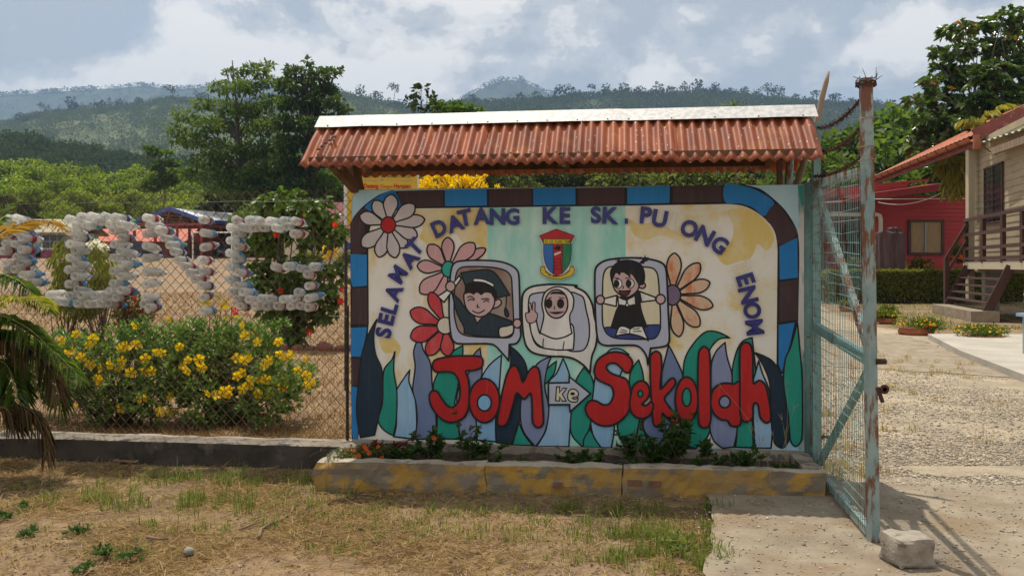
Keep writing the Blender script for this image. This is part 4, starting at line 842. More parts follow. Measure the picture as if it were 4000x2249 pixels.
for i in range(31):
    z = .13+1.87*i/30; b = R.uniform(-.012, .012)
    MB().tube([GP(.03, z+.05*(1-i/40), -.04), GP(.3, z+.03+b, -.041), GP(.7, z+.01-b, -.041), GP(.985, z, -.04)], .0019, 4, False).build('cross_wire', M_wire, gt)
M_rustdk = mat('dark_rust', (.085, .036, .022), (.05, .025, .018), 20, rough=.9)
def barbed(a, b, sag, name, parent):
    mb = MB(); n = 90; a = Vector(a); b = Vector(b); d = (b-a).normalized(); sd = d.cross(Vector((0, 0, 1))).normalized(); up = sd.cross(d); L = (b-a).length
    cen = lambda t: a+(b-a)*t-Vector((0, 0, sag*4*t*(1-t)))
    for ph in (0, 2.1, 4.2):
        mb.tube([cen(i/n)+(sd*math.cos(i*.55+ph)+up*math.sin(i*.55+ph))*.007 for i in range(n+1)], .0032, 4, False)
    for i in range(int(L/.045)):
        c = cen((i+.5)*.045/L)
        for q in range(3):
            e = Vector((R.gauss(0, 1), R.gauss(0, 1), R.gauss(0, 1))); e = (e-d*e.dot(d)*.6).normalized()*.028
            mb.tube([c-e*.6, c+e], [.003, .0012], 3, False)
    return mb.build(name, M_rustdk, parent)
hpz = lambda px, py: EYE-(py-HZ)/F*6.05
barbed(GP(1, EYE+(HZ-365)/F*4.55), (2.165, 6.05, hpz(0, 500)), .05, 'barbed_wire', gt)
barbed(GP(1, EYE+(HZ-480)/F*4.55), (2.19, 6.05, hpz(0, 592)), .04, 'barbed_wire', gt)
barbed(GP(1, EYE+(HZ-600)/F*4.55), (2.14, 6.05, hpz(0, 690)), .03, 'barbed_wire', gt)
mb = MB(); n = 40
mb.tube([GP(1, 2.47)+Vector((math.cos(i*.5)*.05, math.sin(i*.5)*.05, .012*math.sin(i*1.3))) for i in range(n)], .005, 4, False)
for i in range(14):
    c = GP(1, 2.48)+Vector((math.cos(i)*.05, math.sin(i)*.05, .01)); mb.tube([c, c+Vector((R.gauss(0, .03), R.gauss(0, .03), abs(R.gauss(0, .03))))], [.003, .0012], 3, False)
mb.build('wire_wrap', M_rustdk, gt)
for z in (2.27, 2.12, 2.05): MB().tube([GP(1, z)+Vector((math.cos(i*.6)*.046, math.sin(i*.6)*.046, .002*i)) for i in range(12)], .0025, 4, False).build('tie_wire', M_woodl, gt)
lt = GP(1, .995); MB().tube([lt+Vector((.02, -.02, .0)), lt+Vector((.075, -.01, 0))], .016, 10).build('bolt', M_rustdk, gt, smooth=True)
MB().lathe([(.011, -.005), (.024, -.005), (.026, 0), (.024, .005), (.011, .005)], 14, GP(1, .85)+Vector((.06, -.03, 0)), 'Y').build('lock_eye', M_rustdk, gt, smooth=True)
MB().bar(GP(1, .85)+Vector((.025, -.025, .01)), GP(1, .80)+Vector((.05, -.03, -.02)), .008, .02).build('hasp', M_rustdk, gt)
MB().tube([GP(1, .08), GP(1, .02)+Vector((.03, -.02, 0)), GP(1, .035)+Vector((.045, -.03, .03))], .009, 6).build('drop_bolt', M_rustdk, gt)
t = thing('gate_post', Vector((2.185, 6.07, 0)), 'teal square steel hinge post behind the mural wall end', 'post')
MB().bar((2.172, 6.09, -.05), (2.168, 6.09, EYE+(HZ-480)/F*6.09), .05, .05, (0, 1, 0)).build('post_shaft', M_teal, t)
MB().tube([(2.1, 5.98, .28), (2.14, 6.0, .27), (2.20, 6.03, .30), (2.24, 6.05, .29)], .012, 6).build('hinge_rod', M_rustdk, t)

# concrete block that holds the gate
M_block = mat('rough_block', (.33, .29, .235), (.25, .215, .17), 9, rough=.95, bump=.9, bscale=30, col3=(.16, .135, .11), s3=16, lo3=.58, hi3=.63, bdist=.012)
import bmesh
def worn_block(name, c, size, rz, m, label, cat, cuts=7, amp=.012, parent=None):
    bm = bmesh.new(); bmesh.ops.create_cube(bm, size=1); bmesh.ops.subdivide_edges(bm, edges=bm.edges[:], cuts=cuts, use_grid_fill=True)
    for v in bm.verts:
        q = v.co.copy(); r = max(abs(q.x), abs(q.y), abs(q.z)); e = sorted([abs(q.x), abs(q.y), abs(q.z)])
        k = 1-.17*max(0, e[1]-.32)/.18*(.6+.9*noise.noise(q*3.1+Vector(c)))
        q = Vector((q.x*size[0], q.y*size[1], q.z*size[2]))*k
        q += v.co.normalized()*amp*noise.noise(q*14+Vector(c)); v.co = q
    me = bpy.data.meshes.new(name); bm.to_mesh(me); bm.free(); me.materials.append(m)
    o = link(bpy.data.objects.new(name, me), parent); o.location = c; o.rotation_euler = (0, 0, rz); return tag(o, label, cat)
worn_block('concrete_block', (1.95, 4.215, .107), (.195, .185, .15), .16, M_block, 'rough grey concrete block on the apron at the foot of the open gate', 'block')

# ------------------------------------------------------------------ chain link fence on its kerb
M_kdark = mat('mossy_shaded_kerb', (.075, .062, .048), (.032, .028, .024), 3, rough=.95, bump=.6, bscale=26, col3=(.20, .165, .125), s3=2.6, lo3=.58, hi3=.72, bdist=.012)  # mossy kerb, colour also darkened to paint in the shade on its face
fe = thing('chain_link_fence', WP(-1.6, -.06, .1), 'rusty chain link fence on a low stained concrete kerb left of the mural wall', 'fence')
FU0, FU1, FN = -4.4, -.02, -.06
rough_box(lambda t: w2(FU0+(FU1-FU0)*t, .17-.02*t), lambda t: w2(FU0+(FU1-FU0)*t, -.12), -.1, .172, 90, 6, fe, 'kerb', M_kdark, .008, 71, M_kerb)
M_link = mat('rust_wire', (.125, .058, .033), (.085, .045, .03), 9, rough=.8)
M_tens = mat('tension_wire', (.14, .12, .10), rough=.5, metallic=.4)
pp = .0835; nz_ = 44; zb = .19; dz = (2.085-zb)/nz_
mb = MB(); mb.tube([((0 if i % 2 else pp/2), .0035*(1 if i % 2 else -1), zb+dz*i) for i in range(nz_+1)], .003, 4, False)
wme = [mb.mesh('wire')]
mb = MB(); mb.tube([((pp/2 if i % 2 else 0), .0035*(1 if i % 2 else -1), zb+dz*i) for i in range(nz_+1)], .003, 4, False); wme.append(mb.mesh('wire'))
for m_ in wme: m_.materials.append(M_link)
rotz = math.atan2(WU.y, WU.x); nw = int((FU1-FU0)/(pp/2))
for i in range(nw):
    o = link(bpy.data.objects.new('wire', wme[i % 2]), fe); p = WP(FU1-(i+1)*pp/2, FN, 0); o.location = p-_loc[fe.name]; o.rotation_euler = (0, 0, rotz)
for z in (2.0, 1.12): MB().tube([WP(FU0+(FU1-FU0)*i/20, FN-.006, z+.004*math.sin(i*2.1)) for i in range(21)], .0016, 4, False).build('tension_wire', M_tens, fe)
MB().tube([WP(-.06, FN-.03, .1), WP(-.06, FN-.03, 1.2)], .012, 8).build('fence_post', M_screw, fe)
for u in (-4.2,): MB().tube([WP(u, FN-.03, .1), WP(u, FN-.03, 2.0)], .025, 8).build('fence_post', M_screw, fe)

# ------------------------------------------------------------------ plastic bottles pushed through the fence
def plastic(name, col, tr=.35):
    m = bpy.data.materials.new(name); m.use_nodes = True; t = m.node_tree; p = t.nodes['Principled BSDF']
    tcn = nd(t, 'ShaderNodeTexCoord'); n = nd(t, 'ShaderNodeTexNoise', in_Scale=22.0, in_Detail=5.0); t.links.new(tcn.outputs['Object'], n.inputs[0])
    oi = nd(t, 'ShaderNodeObjectInfo'); hs = nd(t, 'ShaderNodeHueSaturation'); mr = nd(t, 'ShaderNodeMapRange'); mr.inputs[3].default_value = .74; mr.inputs[4].default_value = 1.05
    t.links.new(oi.outputs['Random'], mr.inputs[0]); t.links.new(mr.outputs[0], hs.inputs['Value'])
    r = ramp(t, [(.38, tuple(c*.85 for c in col)), (.6, col)], n.outputs[0]); t.links.new(r.outputs[0], hs.inputs['Color'])
    t.links.new(hs.outputs[0], p.inputs['Base Color']); p.inputs['Roughness'].default_value = .14; p.inputs['Specular IOR Level'].default_value = .7
    tl = nd(t, 'ShaderNodeBsdfTranslucent'); t.links.new(hs.outputs[0], tl.inputs[0]); tp = nd(t, 'ShaderNodeBsdfTransparent'); tp.inputs[0].default_value = (.93, .94, .93, 1)
    m1 = nd(t, 'ShaderNodeMixShader', in_0=.5); t.links.new(p.outputs[0], m1.inputs[1]); t.links.new(tl.outputs[0], m1.inputs[2])
    fr = nd(t, 'ShaderNodeLayerWeight', in_Blend=.35); rr = ramp(t, [(0, tr), (.8, .03)], fr.outputs['Facing'])
    m2 = nd(t, 'ShaderNodeMixShader'); t.links.new(rr.outputs[0], m2.inputs[0]); t.links.new(m1.outputs[0], m2.inputs[1]); t.links.new(tp.outputs[0], m2.inputs[2])
    t.links.new(m2.outputs[0], t.nodes['Material Output'].inputs[0]); return m
M_pet = plastic('cloudy_plastic', (.93, .91, .86), .36); M_petb = plastic('blue_plastic', (.22, .55, .85)); M_petr = plastic('red_label', (.72, .10, .12), .15); M_petd = plastic('dark_blue_label', (.05, .10, .42), .1)
M_cap = mat('bottle_cap', (.55, .60, .66), rough=.4, rnd=.3); M_capb = mat('bottle_cap_blue', (.06, .25, .62), rough=.4); M_capg = mat('bottle_cap_green', (.05, .5, .2), rough=.4)
prof = [(.004, .020), (.011, .018), (.020, .002), (.029, .001), (.0325, .007), (.033, .02)]
for i in range(9): prof += [(.033, .03+i*.011), (.0312, .0355+i*.011)]
prof += [(.0335, .132), (.033, .150), (.028, .172), (.018, .188), (.0125, .196), (.0125, .203)]
def bottle_part(name, pr, m, seg=14):
    me = MB().lathe(pr, seg, (0, 0, 0), 'Y').mesh(name, Vector(), True); me.materials.append(m); return me
ME_b = bottle_part('bottle_body', prof, M_pet); ME_bb = bottle_part('bottle_body', prof, M_petb)
ME_cap = bottle_part('cap', [(.0142, .200), (.0145, .202), (.0145, .216), (.013, .218)], M_cap, 10); ME_capb = bottle_part('cap', [(.0142, .200), (.0145, .202), (.0145, .216), (.013, .218)], M_capb, 10); ME_capg = bottle_part('cap', [(.0142, .200), (.0145, .202), (.0145, .216), (.013, .218)], M_capg, 10)
ME_lr = bottle_part('label_band', [(.0337, .085), (.0339, .087), (.0339, .126), (.0337, .128)], M_petr); ME_ld = bottle_part('label_band', [(.0337, .105), (.0339, .107), (.0339, .133), (.0337, .135)], M_petd)
ME_sh = bottle_part('tinted_shoulder', [(.0342, .112), (.0342, .131), (.0340, .150), (.029, .173), (.019, .189), (.0132, .197)], M_petb)
zx = lambda l: [(x/2.633, 700+y/2.633) for x, y in l]; zx6 = lambda l: [(700+x/2.633, 700+y/2.633) for x, y in l]
STR = [
 ('right stroke of the cut off letter', 'from top', zx([(150, 395), (225, 440), (160, 545), (210, 600), (140, 665), (205, 725), (155, 795), (205, 865), (135, 930), (215, 985), (300, 1060)])),
 ('left stroke of the cut off letter', 'from top', zx([(30, 400), (20, 480), (10, 560), (40, 660), (15, 740), (45, 870), (60, 930), (10, 1010)])),
 ('upper row of letter O', 'from left', zx([(690, 405), (820, 385), (920, 375), (1060, 375), (1165, 390)])), ('second row of letter O', 'from left', zx([(770, 470), (860, 470), (1000, 430), (1110, 465), (1220, 460)])),
 ('left stroke of letter O', 'from top', zx([(705, 535), (780, 600), (710, 665), (760, 740), (705, 805), (775, 870), (690, 930), (760, 1000), (695, 1080), (780, 1130), (710, 1195)])),
 ('right stroke of letter O', 'from top', zx([(1150, 530), (1240, 600), (1160, 670), (1220, 740), (1165, 810), (1230, 875), (1150, 950), (1230, 1000), (1150, 1070), (1230, 1140), (1110, 1150), (1180, 1220)])),
 ('inner bottom row of letter O', 'from left', zx([(820, 1195), (960, 1195), (1060, 1195)])), ('lowest row of letter O', 'from left', zx([(785, 1280), (890, 1285), (1020, 1280), (1110, 1280)])), ('short tail left of letter O', 'from left', zx([(495, 1190), (580, 1250)])),
 ('left stroke of letter N', 'from top', zx([(1490, 395), (1520, 475), (1490, 565), (1495, 680), (1490, 815), (1490, 950), (1490, 1080), (1480, 1210), (1465, 1285), (1520, 1320)])),
 ('diagonal of letter N', 'from top', zx([(1620, 520), (1670, 605), (1730, 680), (1780, 745), (1820, 830), (1885, 895), (1940, 960), (1995, 1025)])), ('right stroke of letter N', 'from top', zx6([(230, 415), (240, 550), (240, 705), (215, 830), (230, 950), (220, 1090), (230, 1225), (235, 1360)])),
 ('upper row of letter G', 'from left', zx6([(575, 415), (705, 420), (815, 425), (920, 430), (1060, 425), (1175, 425)])), ('second row of letter G', 'from left', zx6([(515, 495), (640, 490), (750, 500), (855, 500), (980, 500), (1095, 490), (1170, 560)])),
 ('left stroke of letter G', 'from top', zx6([(580, 560), (510, 630), (585, 690), (505, 755), (580, 820), (510, 895), (595, 960), (515, 1025), (580, 1095), (530, 1160), (640, 1160)])),
 ('middle bar of letter G', 'from left', zx6([(970, 895), (1100, 895), (1235, 915), (1310, 975), (1365, 900)])), ('right hook of letter G', 'from top', zx6([(1320, 1100), (1220, 1160), (1310, 1230)])),
 ('inner bottom row of letter G', 'from left', zx6([(585, 1230), (705, 1235), (830, 1225), (930, 1225), (1060, 1235), (1180, 1225)])), ('lowest row of letter G', 'from left', zx6([(620, 1305), (770, 1305), (890, 1310), (1000, 1305), (1135, 1310), (1235, 1300), (1320, 1320)]))]
for where, frm, pts in STR:
    blue = 'cut off' in where or 'diagonal' in where or 'right stroke of letter N' in where; gl = 'letter G' in where
    for k, (px, py) in enumerate(pts):
        u, z = WUZ(px, py, .045); style = R.random(); nb = .72 if blue else (.55 if gl else .24)
        kind = 'red' if style < nb*.6 else ('blue' if style < nb*1.25 else ('navy' if style < nb*1.25+.12 else 'clear'))
        desc = {'red': 'red banded bottle', 'blue': 'blue tinted bottle', 'navy': 'navy banded bottle', 'clear': 'clear bottle'}[kind]
        lab = '%s, %s %s in the %s' % (desc, ORD[k], frm, where)
        b = thing('plastic_bottle', WP(u, .045, z), lab, 'bottle', 'plastic bottles spelling letters in the fence')
        b.rotation_euler = (math.radians(R.gauss(-1, 4)), math.radians(R.uniform(-40, 40)), rotz+math.radians(R.gauss(-2, 5))); s = R.uniform(.94, 1.08); b.scale = (s, s, s)
        body = bpy.data.objects.new('bottle_body', ME_b); link(body, b)
        cm = R.choice([ME_cap, ME_cap, ME_capb]) if kind != 'blue' else ME_capb
        if R.random() < .03: cm = ME_capg
        link(bpy.data.objects.new('cap', cm), b)
        if kind == 'red': link(bpy.data.objects.new('label_band', ME_lr), b)
        if kind == 'navy': link(bpy.data.objects.new('label_band', ME_ld), b)
        if kind == 'blue' or (kind == 'red' and R.random() < .6): link(bpy.data.objects.new('tinted_shoulder', ME_sh), b)
# ------------------------------------------------------------------ leaf and bark materials
L_rub = leaf_mat('rubber_leaves', (.040, .085, .008), (.27, .33, .04), .4, .5, .3, dead=(.30, .22, .03), rnd=.38)
L_dark = leaf_mat('dark_leaves', (.014, .030, .008), (.045, .075, .018), .3, .5, .3, rnd=.15)
L_talld = leaf_mat('tall_dark_leaves', (.024, .050, .010), (.08, .12, .024), .38, .5, .3)
L_mid = leaf_mat('mid_leaves', (.035, .075, .012), (.11, .16, .03), .45, .5, .3, rnd=.15)
L_alb = leaf_mat('feathery_leaves', (.038, .075, .012), (.13, .18, .03), .45, .55, .25)
L_bam = leaf_mat('bamboo_leaves', (.05, .075, .014), (.15, .17, .035), .45, .55, .25, rnd=.15)
L_yel = leaf_mat('golden_leaves', (.55, .36, .015), (.78, .58, .04), .45, .5, .3)
L_hib = leaf_mat('hibiscus_leaves', (.026, .070, .009), (.12, .21, .028), .38, .38, .45)
L_all = leaf_mat('allamanda_leaves', (.036, .092, .014), (.18, .28, .06), .42, .32, .6)
L_weep = leaf_mat('weeping_leaves', (.10, .14, .018), (.26, .27, .05), .45, .5, .3)
L_big = leaf_mat('big_glossy_leaves', (.026, .058, .011), (.11, .17, .026), .3, .28, .55, dead=(.35, .12, .02))
L_hedge = leaf_mat('hedge_leaves', (.09, .12, .016), (.28, .28, .05), .35, .5, .3)
L_palm = leaf_mat('palm_leaflets', (.040, .090, .014), (.14, .20, .03), .4, .35, .45)
L_palmd = leaf_mat('dry_palm_leaflets', (.11, .075, .04), (.25, .17, .08), .35, .6, .2)
L_palmo = leaf_mat('orange_palm_leaflets', (.26, .15, .035), (.42, .28, .07), .4, .5, .3)
L_grass = leaf_mat('green_grass', (.07, .11, .018), (.22, .25, .06), .4, .6, .2, dead=(.40, .33, .14))
L_straw = leaf_mat('dry_straw', (.20, .13, .065), (.54, .40, .21), .2, .8, .2)
L_weed = leaf_mat('weed_leaves', (.022, .060, .012), (.07, .13, .025), .35, .5, .3)
L_red = leaf_mat('maroon_leaves', (.10, .025, .025), (.20, .05, .04), .35, .5, .3)
M_bark = mat('grey_bark', (.15, .125, .095), (.08, .066, .05), 6, rough=.95, stretch=(1, 1, .3), bump=.5)
M_barkd = mat('dark_bark', (.055, .045, .034), (.035, .029, .022), 6, rough=.95, stretch=(1, 1, .3))
M_stem = mat('bush_stem', (.10, .07, .045), (.06, .043, .03), 9, rough=.9)
def petal_mat(n, a, b): return leaf_mat(n, a, b, .35, .5, .3)
F_yel = petal_mat('yellow_petals', (.72, .42, .008), (.80, .58, .02)); F_red = petal_mat('red_petals', (.60, .012, .012), (.70, .03, .02)); F_org = petal_mat('orange_petals', (.70, .16, .015), (.75, .26, .02))
def rosette_mesh(name, pts, dirs, k, L, W, m, off=Vector(), spread=1.0, droop=.1, curve=True, jit=.25):
    """whorls of k leaves round each tip"""
    n = len(pts); d = unit(np.asarray(dirs)); r = unit(RN.normal(size=(n, 3))); x = unit(np.cross(d, r)); y = np.cross(d, x)
    Pn = []; Dn = []; Up = []
    for j in range(k):
        a = 2*np.pi*j/k+RN.random(n)*.8; out = x*np.cos(a)[:, None]+y*np.sin(a)[:, None]; s = spread*(.6+.6*RN.random(n))[:, None]
        Dn.append(d+out*s); Pn.append(np.asarray(pts)-d*(L*.25*RN.random(n))[:, None]); Up.append(d)
    Pn = np.concatenate(Pn); Dn = np.concatenate(Dn); Up = np.concatenate(Up); N = len(Pn)
    sz = np.clip(1+jit*RN.normal(size=N), .5, 1.6)
    V, Fc = leaves(Pn, Dn, L*sz, W*sz, .18, droop, up=Up)
    return np_mesh(name, V, Fc, m, tones(N), off)
def flower_mesh(name, r, m, k=5, cup=.35, seed=0):
    """k broad petals round a short throat, facing -Y"""
    mb = MB(); vs = []; fs = []; tn = []
    for j in range(k):
        a = 2*math.pi*j/k; da = math.pi/k*.92
        P_ = lambda rr, aa, yy: (rr*math.cos(aa), yy, rr*math.sin(aa))
        b = len(vs); vs += [(0, r*.6, 0), P_(r*.35, a-da*.7, r*.12), P_(r*.85, a-da, -r*cup*.2), P_(r*1.05, a, -r*cup*.1), P_(r*.85, a+da*.8, r*.06), P_(r*.35, a+da*.7, r*.12)]
        fs += [(b, b+1, b+5), (b+1, b+2, b+3), (b+1, b+3, b+5), (b+3, b+4, b+5)]; tn += [R.random()]*6
    return np_mesh(name, vs, fs, m, tn)
def put_part(name, me, parent, p, rot=(0, 0, 0), s=1.0):
    o = link(bpy.data.objects.new(name, me), parent); o.location = Vector(p)-_loc.get(parent.name, Vector()); o.rotation_euler = rot; o.scale = (s,)*3; return o

# ------------------------------------------------------------------ far and middle trees
def tree_variant(name, h, w, n, L, lm, bk, seed, ncl=11, flat=.75, trunk=True):
    """a tree of height h and spread w at the origin; used as a source for copies"""
    rr = random.Random(seed); cl = []
    for i in range(ncl):
        a = rr.uniform(0, 6.28); q = rr.random()**.5; z = h*rr.uniform(.35, .95); k = 1-abs(z/h-.6)*.9
        cl.append((Vector((math.cos(a)*q*w*.5*k, math.sin(a)*q*w*.5*k, z)), (w*rr.uniform(.13, .24), w*rr.uniform(.13, .24), w*rr.uniform(.10, .2)*flat)))
    cl.append((Vector((0, 0, h*.93)), (w*.2, w*.2, w*.15)))
    t = make_tree(name, (0, 0, 0), 'x', 'tree', cl, n, L, L*.55, lm, bk, tr=w*.022, shell=.35, outward=.7, upw=.1, droop=.25)
    t.location = (0, 0, 0); return t
def plant(src, n_used, p, rot, s, label, cat, group, name=None):
    if src.get('used') is None: o = src; src['used'] = 1; o.location = p; o.rotation_euler = (0, 0, rot); o.scale = (s,)*3
    else: o = copy_tree(src, None, p, rot, s)
    if 'used' in o and o is not src: del o['used']
    o['label'] = label; o['category'] = cat; o['group'] = group
    return o
def place_px(px, top_y, d, h, zb=None):
    """base position and scale of a tree of height h whose top shows at top_y"""
    zb = ground_z((px-2000)/F*d, d) if zb is None else zb; zt_ = EYE+(HZ-top_y)/F*d
    return Vector(((px-2000)/F*d, d, zb)), (zt_-zb)/h
rub = [tree_variant('rubber_tree', 15, 9, 4200, .5, L_rub, M_bark, 100+i, 16, .8) for i in range(4)]
rows = [('back', 185, 17, 55, 630, -260, 980), ('second', 160, 16, 60, 650, -250, 940), ('third', 138, 14, 66, 690, -230, 900), ('front', 118, 13, 78, 740, -200, 860)]
for rn, d, n, st, ty, xa, xb in rows:
    for i in range(n):
        px = xa+(xb-xa)*i/(n-1)+R.uniform(-18, 18); top = ty+(px+200)*.035+R.uniform(-22, 30)
        p, s = place_px(px, top, d+R.uniform(-6, 6), 15)
        plant(rub[(i+len(rn)) % 4], 0, p, R.uniform(0, 6.28), s, 'bright green rubber tree in the %s row beyond the field, %s from the left' % (rn, ORD[i]), 'tree', 'rubber trees beyond the field')
drk = [tree_variant('shade_tree', 13, 10, 5200, .6, L_dark, M_barkd, 200+i, 16, .9) for i in range(2)]
for k, (px, ty, d) in enumerate([(905, 670, 96), (985, 640, 100), (1060, 620, 102), (1140, 640, 98), (1225, 650, 100), (1310, 640, 102), (1390, 640, 104), (960, 780, 92), (1080, 770, 90), (1200, 780, 92), (1320, 770, 90)]):
    p, s = place_px(px, ty, d, 13); plant(drk[k % 2], 0, p, R.uniform(0, 6.28), s, 'dark shaded broadleaf tree below the two tall field trees, %s of that dark mass' % ORD[k], 'tree', 'dark trees behind the school field')
mid = [tree_variant('round_shrub_tree', 7, 7, 4200, .4, L_mid, M_bark, 300+i, 12, .9) for i in range(2)]
for k, (px, ty, d, lab) in enumerate([(1110, 632, 82, 'olive rounded tree showing left of the roof end'), (1225, 690, 84, 'low olive tree just left of the yellow banner'), (1040, 785, 70, 'mid green bush tree behind the hibiscus'), (1290, 700, 80, 'olive bush tree behind the banner pole')]):
    p, s = place_px(px, ty, d, 7); plant(mid[k % 2], 0, p, R.uniform(0, 6.28), s, lab, 'tree', 'olive trees behind the field')
bam = [tree_variant('bamboo_clump', 12, 11, 6500, .5, L_bam, M_bark, 400+i, 20, 1.0) for i in range(3)]
for k in range(15):
    px = 1560+k*118+R.uniform(-25, 25); d = 78+R.uniform(-8, 14); p, s = place_px(px, R.uniform(560, 640), d, 12)
    plant(bam[k % 3], 0, p, R.uniform(0, 6.28), s, 'feathery green bamboo clump in the gap between wall and roof, %s from the left' % ORD[k], 'bamboo', 'bamboo behind the wall')
for k, (px, ty, d, s0) in enumerate([(3290, 560, 62, 0), (3400, 520, 60, 1), (3520, 470, 56, 2), (3640, 520, 60, 0), (3250, 640, 55, 1), (3350, 650, 52, 2)]):
    p, s = place_px(px, ty, d, 7); plant(mid[k % 2], 0, p, R.uniform(0, 6.28), s, 'bright green tree behind the red building, %s from the gate post' % ORD[k], 'tree', 'trees behind the red building')

# two tall trees beyond the field
def px_clumps(lst, d, jd, flat=.45):
    return [(P(x, y, d+R.uniform(-jd, jd)), (r*d/F, r*d/F*1.1, r*d/F*flat)) for x, y, r in lst]
A = [(905, 285, 40), (1000, 275, 60), (1040, 320, 55), (860, 345, 50), (960, 345, 70), (1060, 400, 60), (790, 410, 45), (890, 420, 75), (990, 440, 80), (720, 455, 55), (820, 490, 75), (930, 510, 80), (1040, 500, 80), (690, 505, 45), (770, 550, 70), (880, 580, 80), (990, 590, 85), (1080, 570, 70), (800, 630, 70), (900, 660, 85), (1010, 680, 90), (760, 690, 60), (860, 735, 80), (960, 770, 90), (700, 545, 40), (1070, 690, 80)]
dA = 84.0; bA = Vector(((985-2000)/F*dA, dA, 1.4))
make_tree('tall_tree', bA, 'tall spreading tree with layered feathery foliage beyond the field', 'tree', px_clumps([(x, y, r*.95) for x, y, r in A], dA, 3, .42)+px_clumps([(x+R.uniform(-55, 55), y+R.uniform(-25, 30), r*.5) for x, y, r in A], dA, 2.5, .4), 12500, .40, .19, L_alb, M_bark, .3, fork=.3, upw=.05)
Bq = [(1205, 260, 22), (1150, 285, 50), (1240, 295, 55), (1290, 290, 40), (1120, 340, 55), (1200, 350, 65), (1270, 350, 55), (1130, 410, 60), (1220, 420, 70), (1300, 400, 45), (1110, 480, 65), (1200, 490, 75), (1290, 470, 55), (1340, 430, 35), (1130, 560, 75), (1230, 560, 75), (1320, 520, 45), (1110, 640, 75), (1200, 640, 80), (1280, 610, 55), (1100, 720, 70), (1180, 740, 80)]
dB = 78.0; bB = Vector(((1205-2000)/F*dB, dB, 1.4))
make_tree('tall_tree', bB, 'tall dark tree with knobbly crown just left of the roof', 'tree', px_clumps([(x, y, r*.82) for x, y, r in Bq], dB, 2.6, .5)+px_clumps([(x+R.uniform(-40, 40), y+R.uniform(-30, 30), r*.45) for x, y, r in Bq], dB, 2.2, .6), 9500, .40, .22, L_talld, M_barkd, .32, fork=.3)
# low branchy rubber tree sticking up in front of the rise
make_tree('tall_tree', Vector(((640-2000)/F*100, 100, 1.4)), 'thin light green tree left of the tall spreading tree', 'tree', px_clumps([(600, 590, 35), (650, 600, 25), (680, 640, 30), (620, 650, 35), (700, 680, 40), (660, 700, 45), (600, 720, 45)], 100, 1, .4), 1600, .5, .28, L_mid, M_bark, .14)
# tree tops over the roof
make_tree('tall_tree', Vector(((1650-2000)/F*44, 44, 1.0)), 'sparse broad leaved treetop twig above the ridge capping', 'tree', px_clumps([(1630, 355, 15), (1605, 395, 20), (1660, 345, 14), (1645, 400, 13), (1690, 390, 16), (1620, 415, 13), (1670, 440, 20), (1640, 520, 60)], 44, .4, .7), 330, .34, .2, L_dark, M_bark, .09)
make_tree('tall_tree', Vector(((1770-2000)/F*52, 52, 1.0)), 'small leaved rounded treetop just above the ridge capping', 'tree', px_clumps([(1700, 415, 30), (1740, 430, 35), (1790, 420, 30), (1830, 430, 28), (1870, 440, 22), (1780, 480, 90), (1840, 490, 60)], 52, .8, .8), 3600, .24, .14, L_mid, M_bark, .12)
make_tree('tall_tree', Vector(((2880-2000)/F*44, 44, 1.0)), 'thin twig tips just showing over the right half of the roof', 'tree', px_clumps([(2870, 408, 12), (2905, 404, 5), (2830, 412, 6), (2885, 430, 20)], 44, .2, .6), 60, .22, .12, L_mid, M_bark, .05)
# golden shrub behind the wall
YL = [(1680, 735, 55), (1740, 720, 55), (1800, 715, 55), (1850, 710, 45), (1880, 700, 25), (1900, 740, 18), (1960, 742, 16), (1720, 690, 40), (1790, 690, 40), (1700, 790, 70), (1800, 790, 80), (1660, 700, 25)]
make_tree('golden_shrub', Vector(((1760-2000)/F*12.5, 12.5, .1)), 'bright yellow leaved shrub behind the wall beside the banner', 'shrub', px_clumps([(x+R.uniform(-22, 22), y+R.uniform(-14, 14), r*.42) for x, y, r in YL for q in range(3)], 12.5, .35, 1.1), 5200, .05, .016, L_yel, M_stem, .04, upw=.9)
# bare tree
bt = thing('bare_tree', Vector((21.5, 50, .8)), 'leafless grey tree behind the gate post', 'tree'); mb = MB()
def twig(a, d, L, r, lev):
    b = a+d*L; mb.tube([a, a.lerp(b, .5)+Vector((R.gauss(0, .04), R.gauss(0, .04), R.gauss(0, .04)))*L, b], [r, r*.75, r*.5], 5, False)
    if lev:
        for q in range(3 if lev > 1 else 4): twig(a.lerp(b, R.uniform(.45, 1)), (d+Vector((R.gauss(0, .42), R.gauss(0, .42), R.gauss(.1, .2)))).normalized(), L*R.uniform(.5, .75), r*.5, lev-1)
twig(Vector((21.3, 50, .6)), Vector((.02, 0, 1)), 3.6, .11, 4); mb.build('trunk', M_bark, bt)

# big leaved tree at the right edge
dT = 42.0; base = Vector(((3900-2000)/F*dT, dT, 0)); BT = [(3560, 390, 22), (3640, 330, 45), (3650, 205, 25), (3665, 255, 20), (3700, 130, 32), (3760, 110, 45), (3830, 110, 50), (3900, 90, 50), (3930, 40, 22), (3985, 80, 60), (3740, 200, 60), (3820, 200, 65), (3910, 190, 70), (4000, 180, 80), (3690, 300, 60), (3770, 300, 75), (3870, 300, 80), (3970, 290, 80), (3620, 400, 55), (3700, 400, 75), (3800, 400, 85), (3900, 400, 85), (4000, 400, 85), (3630, 480, 60), (3720, 500, 80), (3820, 500, 80), (3920, 490, 70), (3600, 560, 55), (3690, 600, 70), (3790, 580, 70), (3660, 680, 60), (3760, 660, 60)]
bl = thing('broad_leaf_tree', base, 'large dark tree with big drooping glossy leaves behind the cream house', 'tree')
cl = px_clumps(BT, dT, 1.8, .85); mb = MB(); mb.tube([base, base+Vector((-.2, 0, 3)), base+Vector((-.9, 0, 6)), base+Vector((-1.2, 0, 9.5))], [.3, .24, .17, .05], 8)
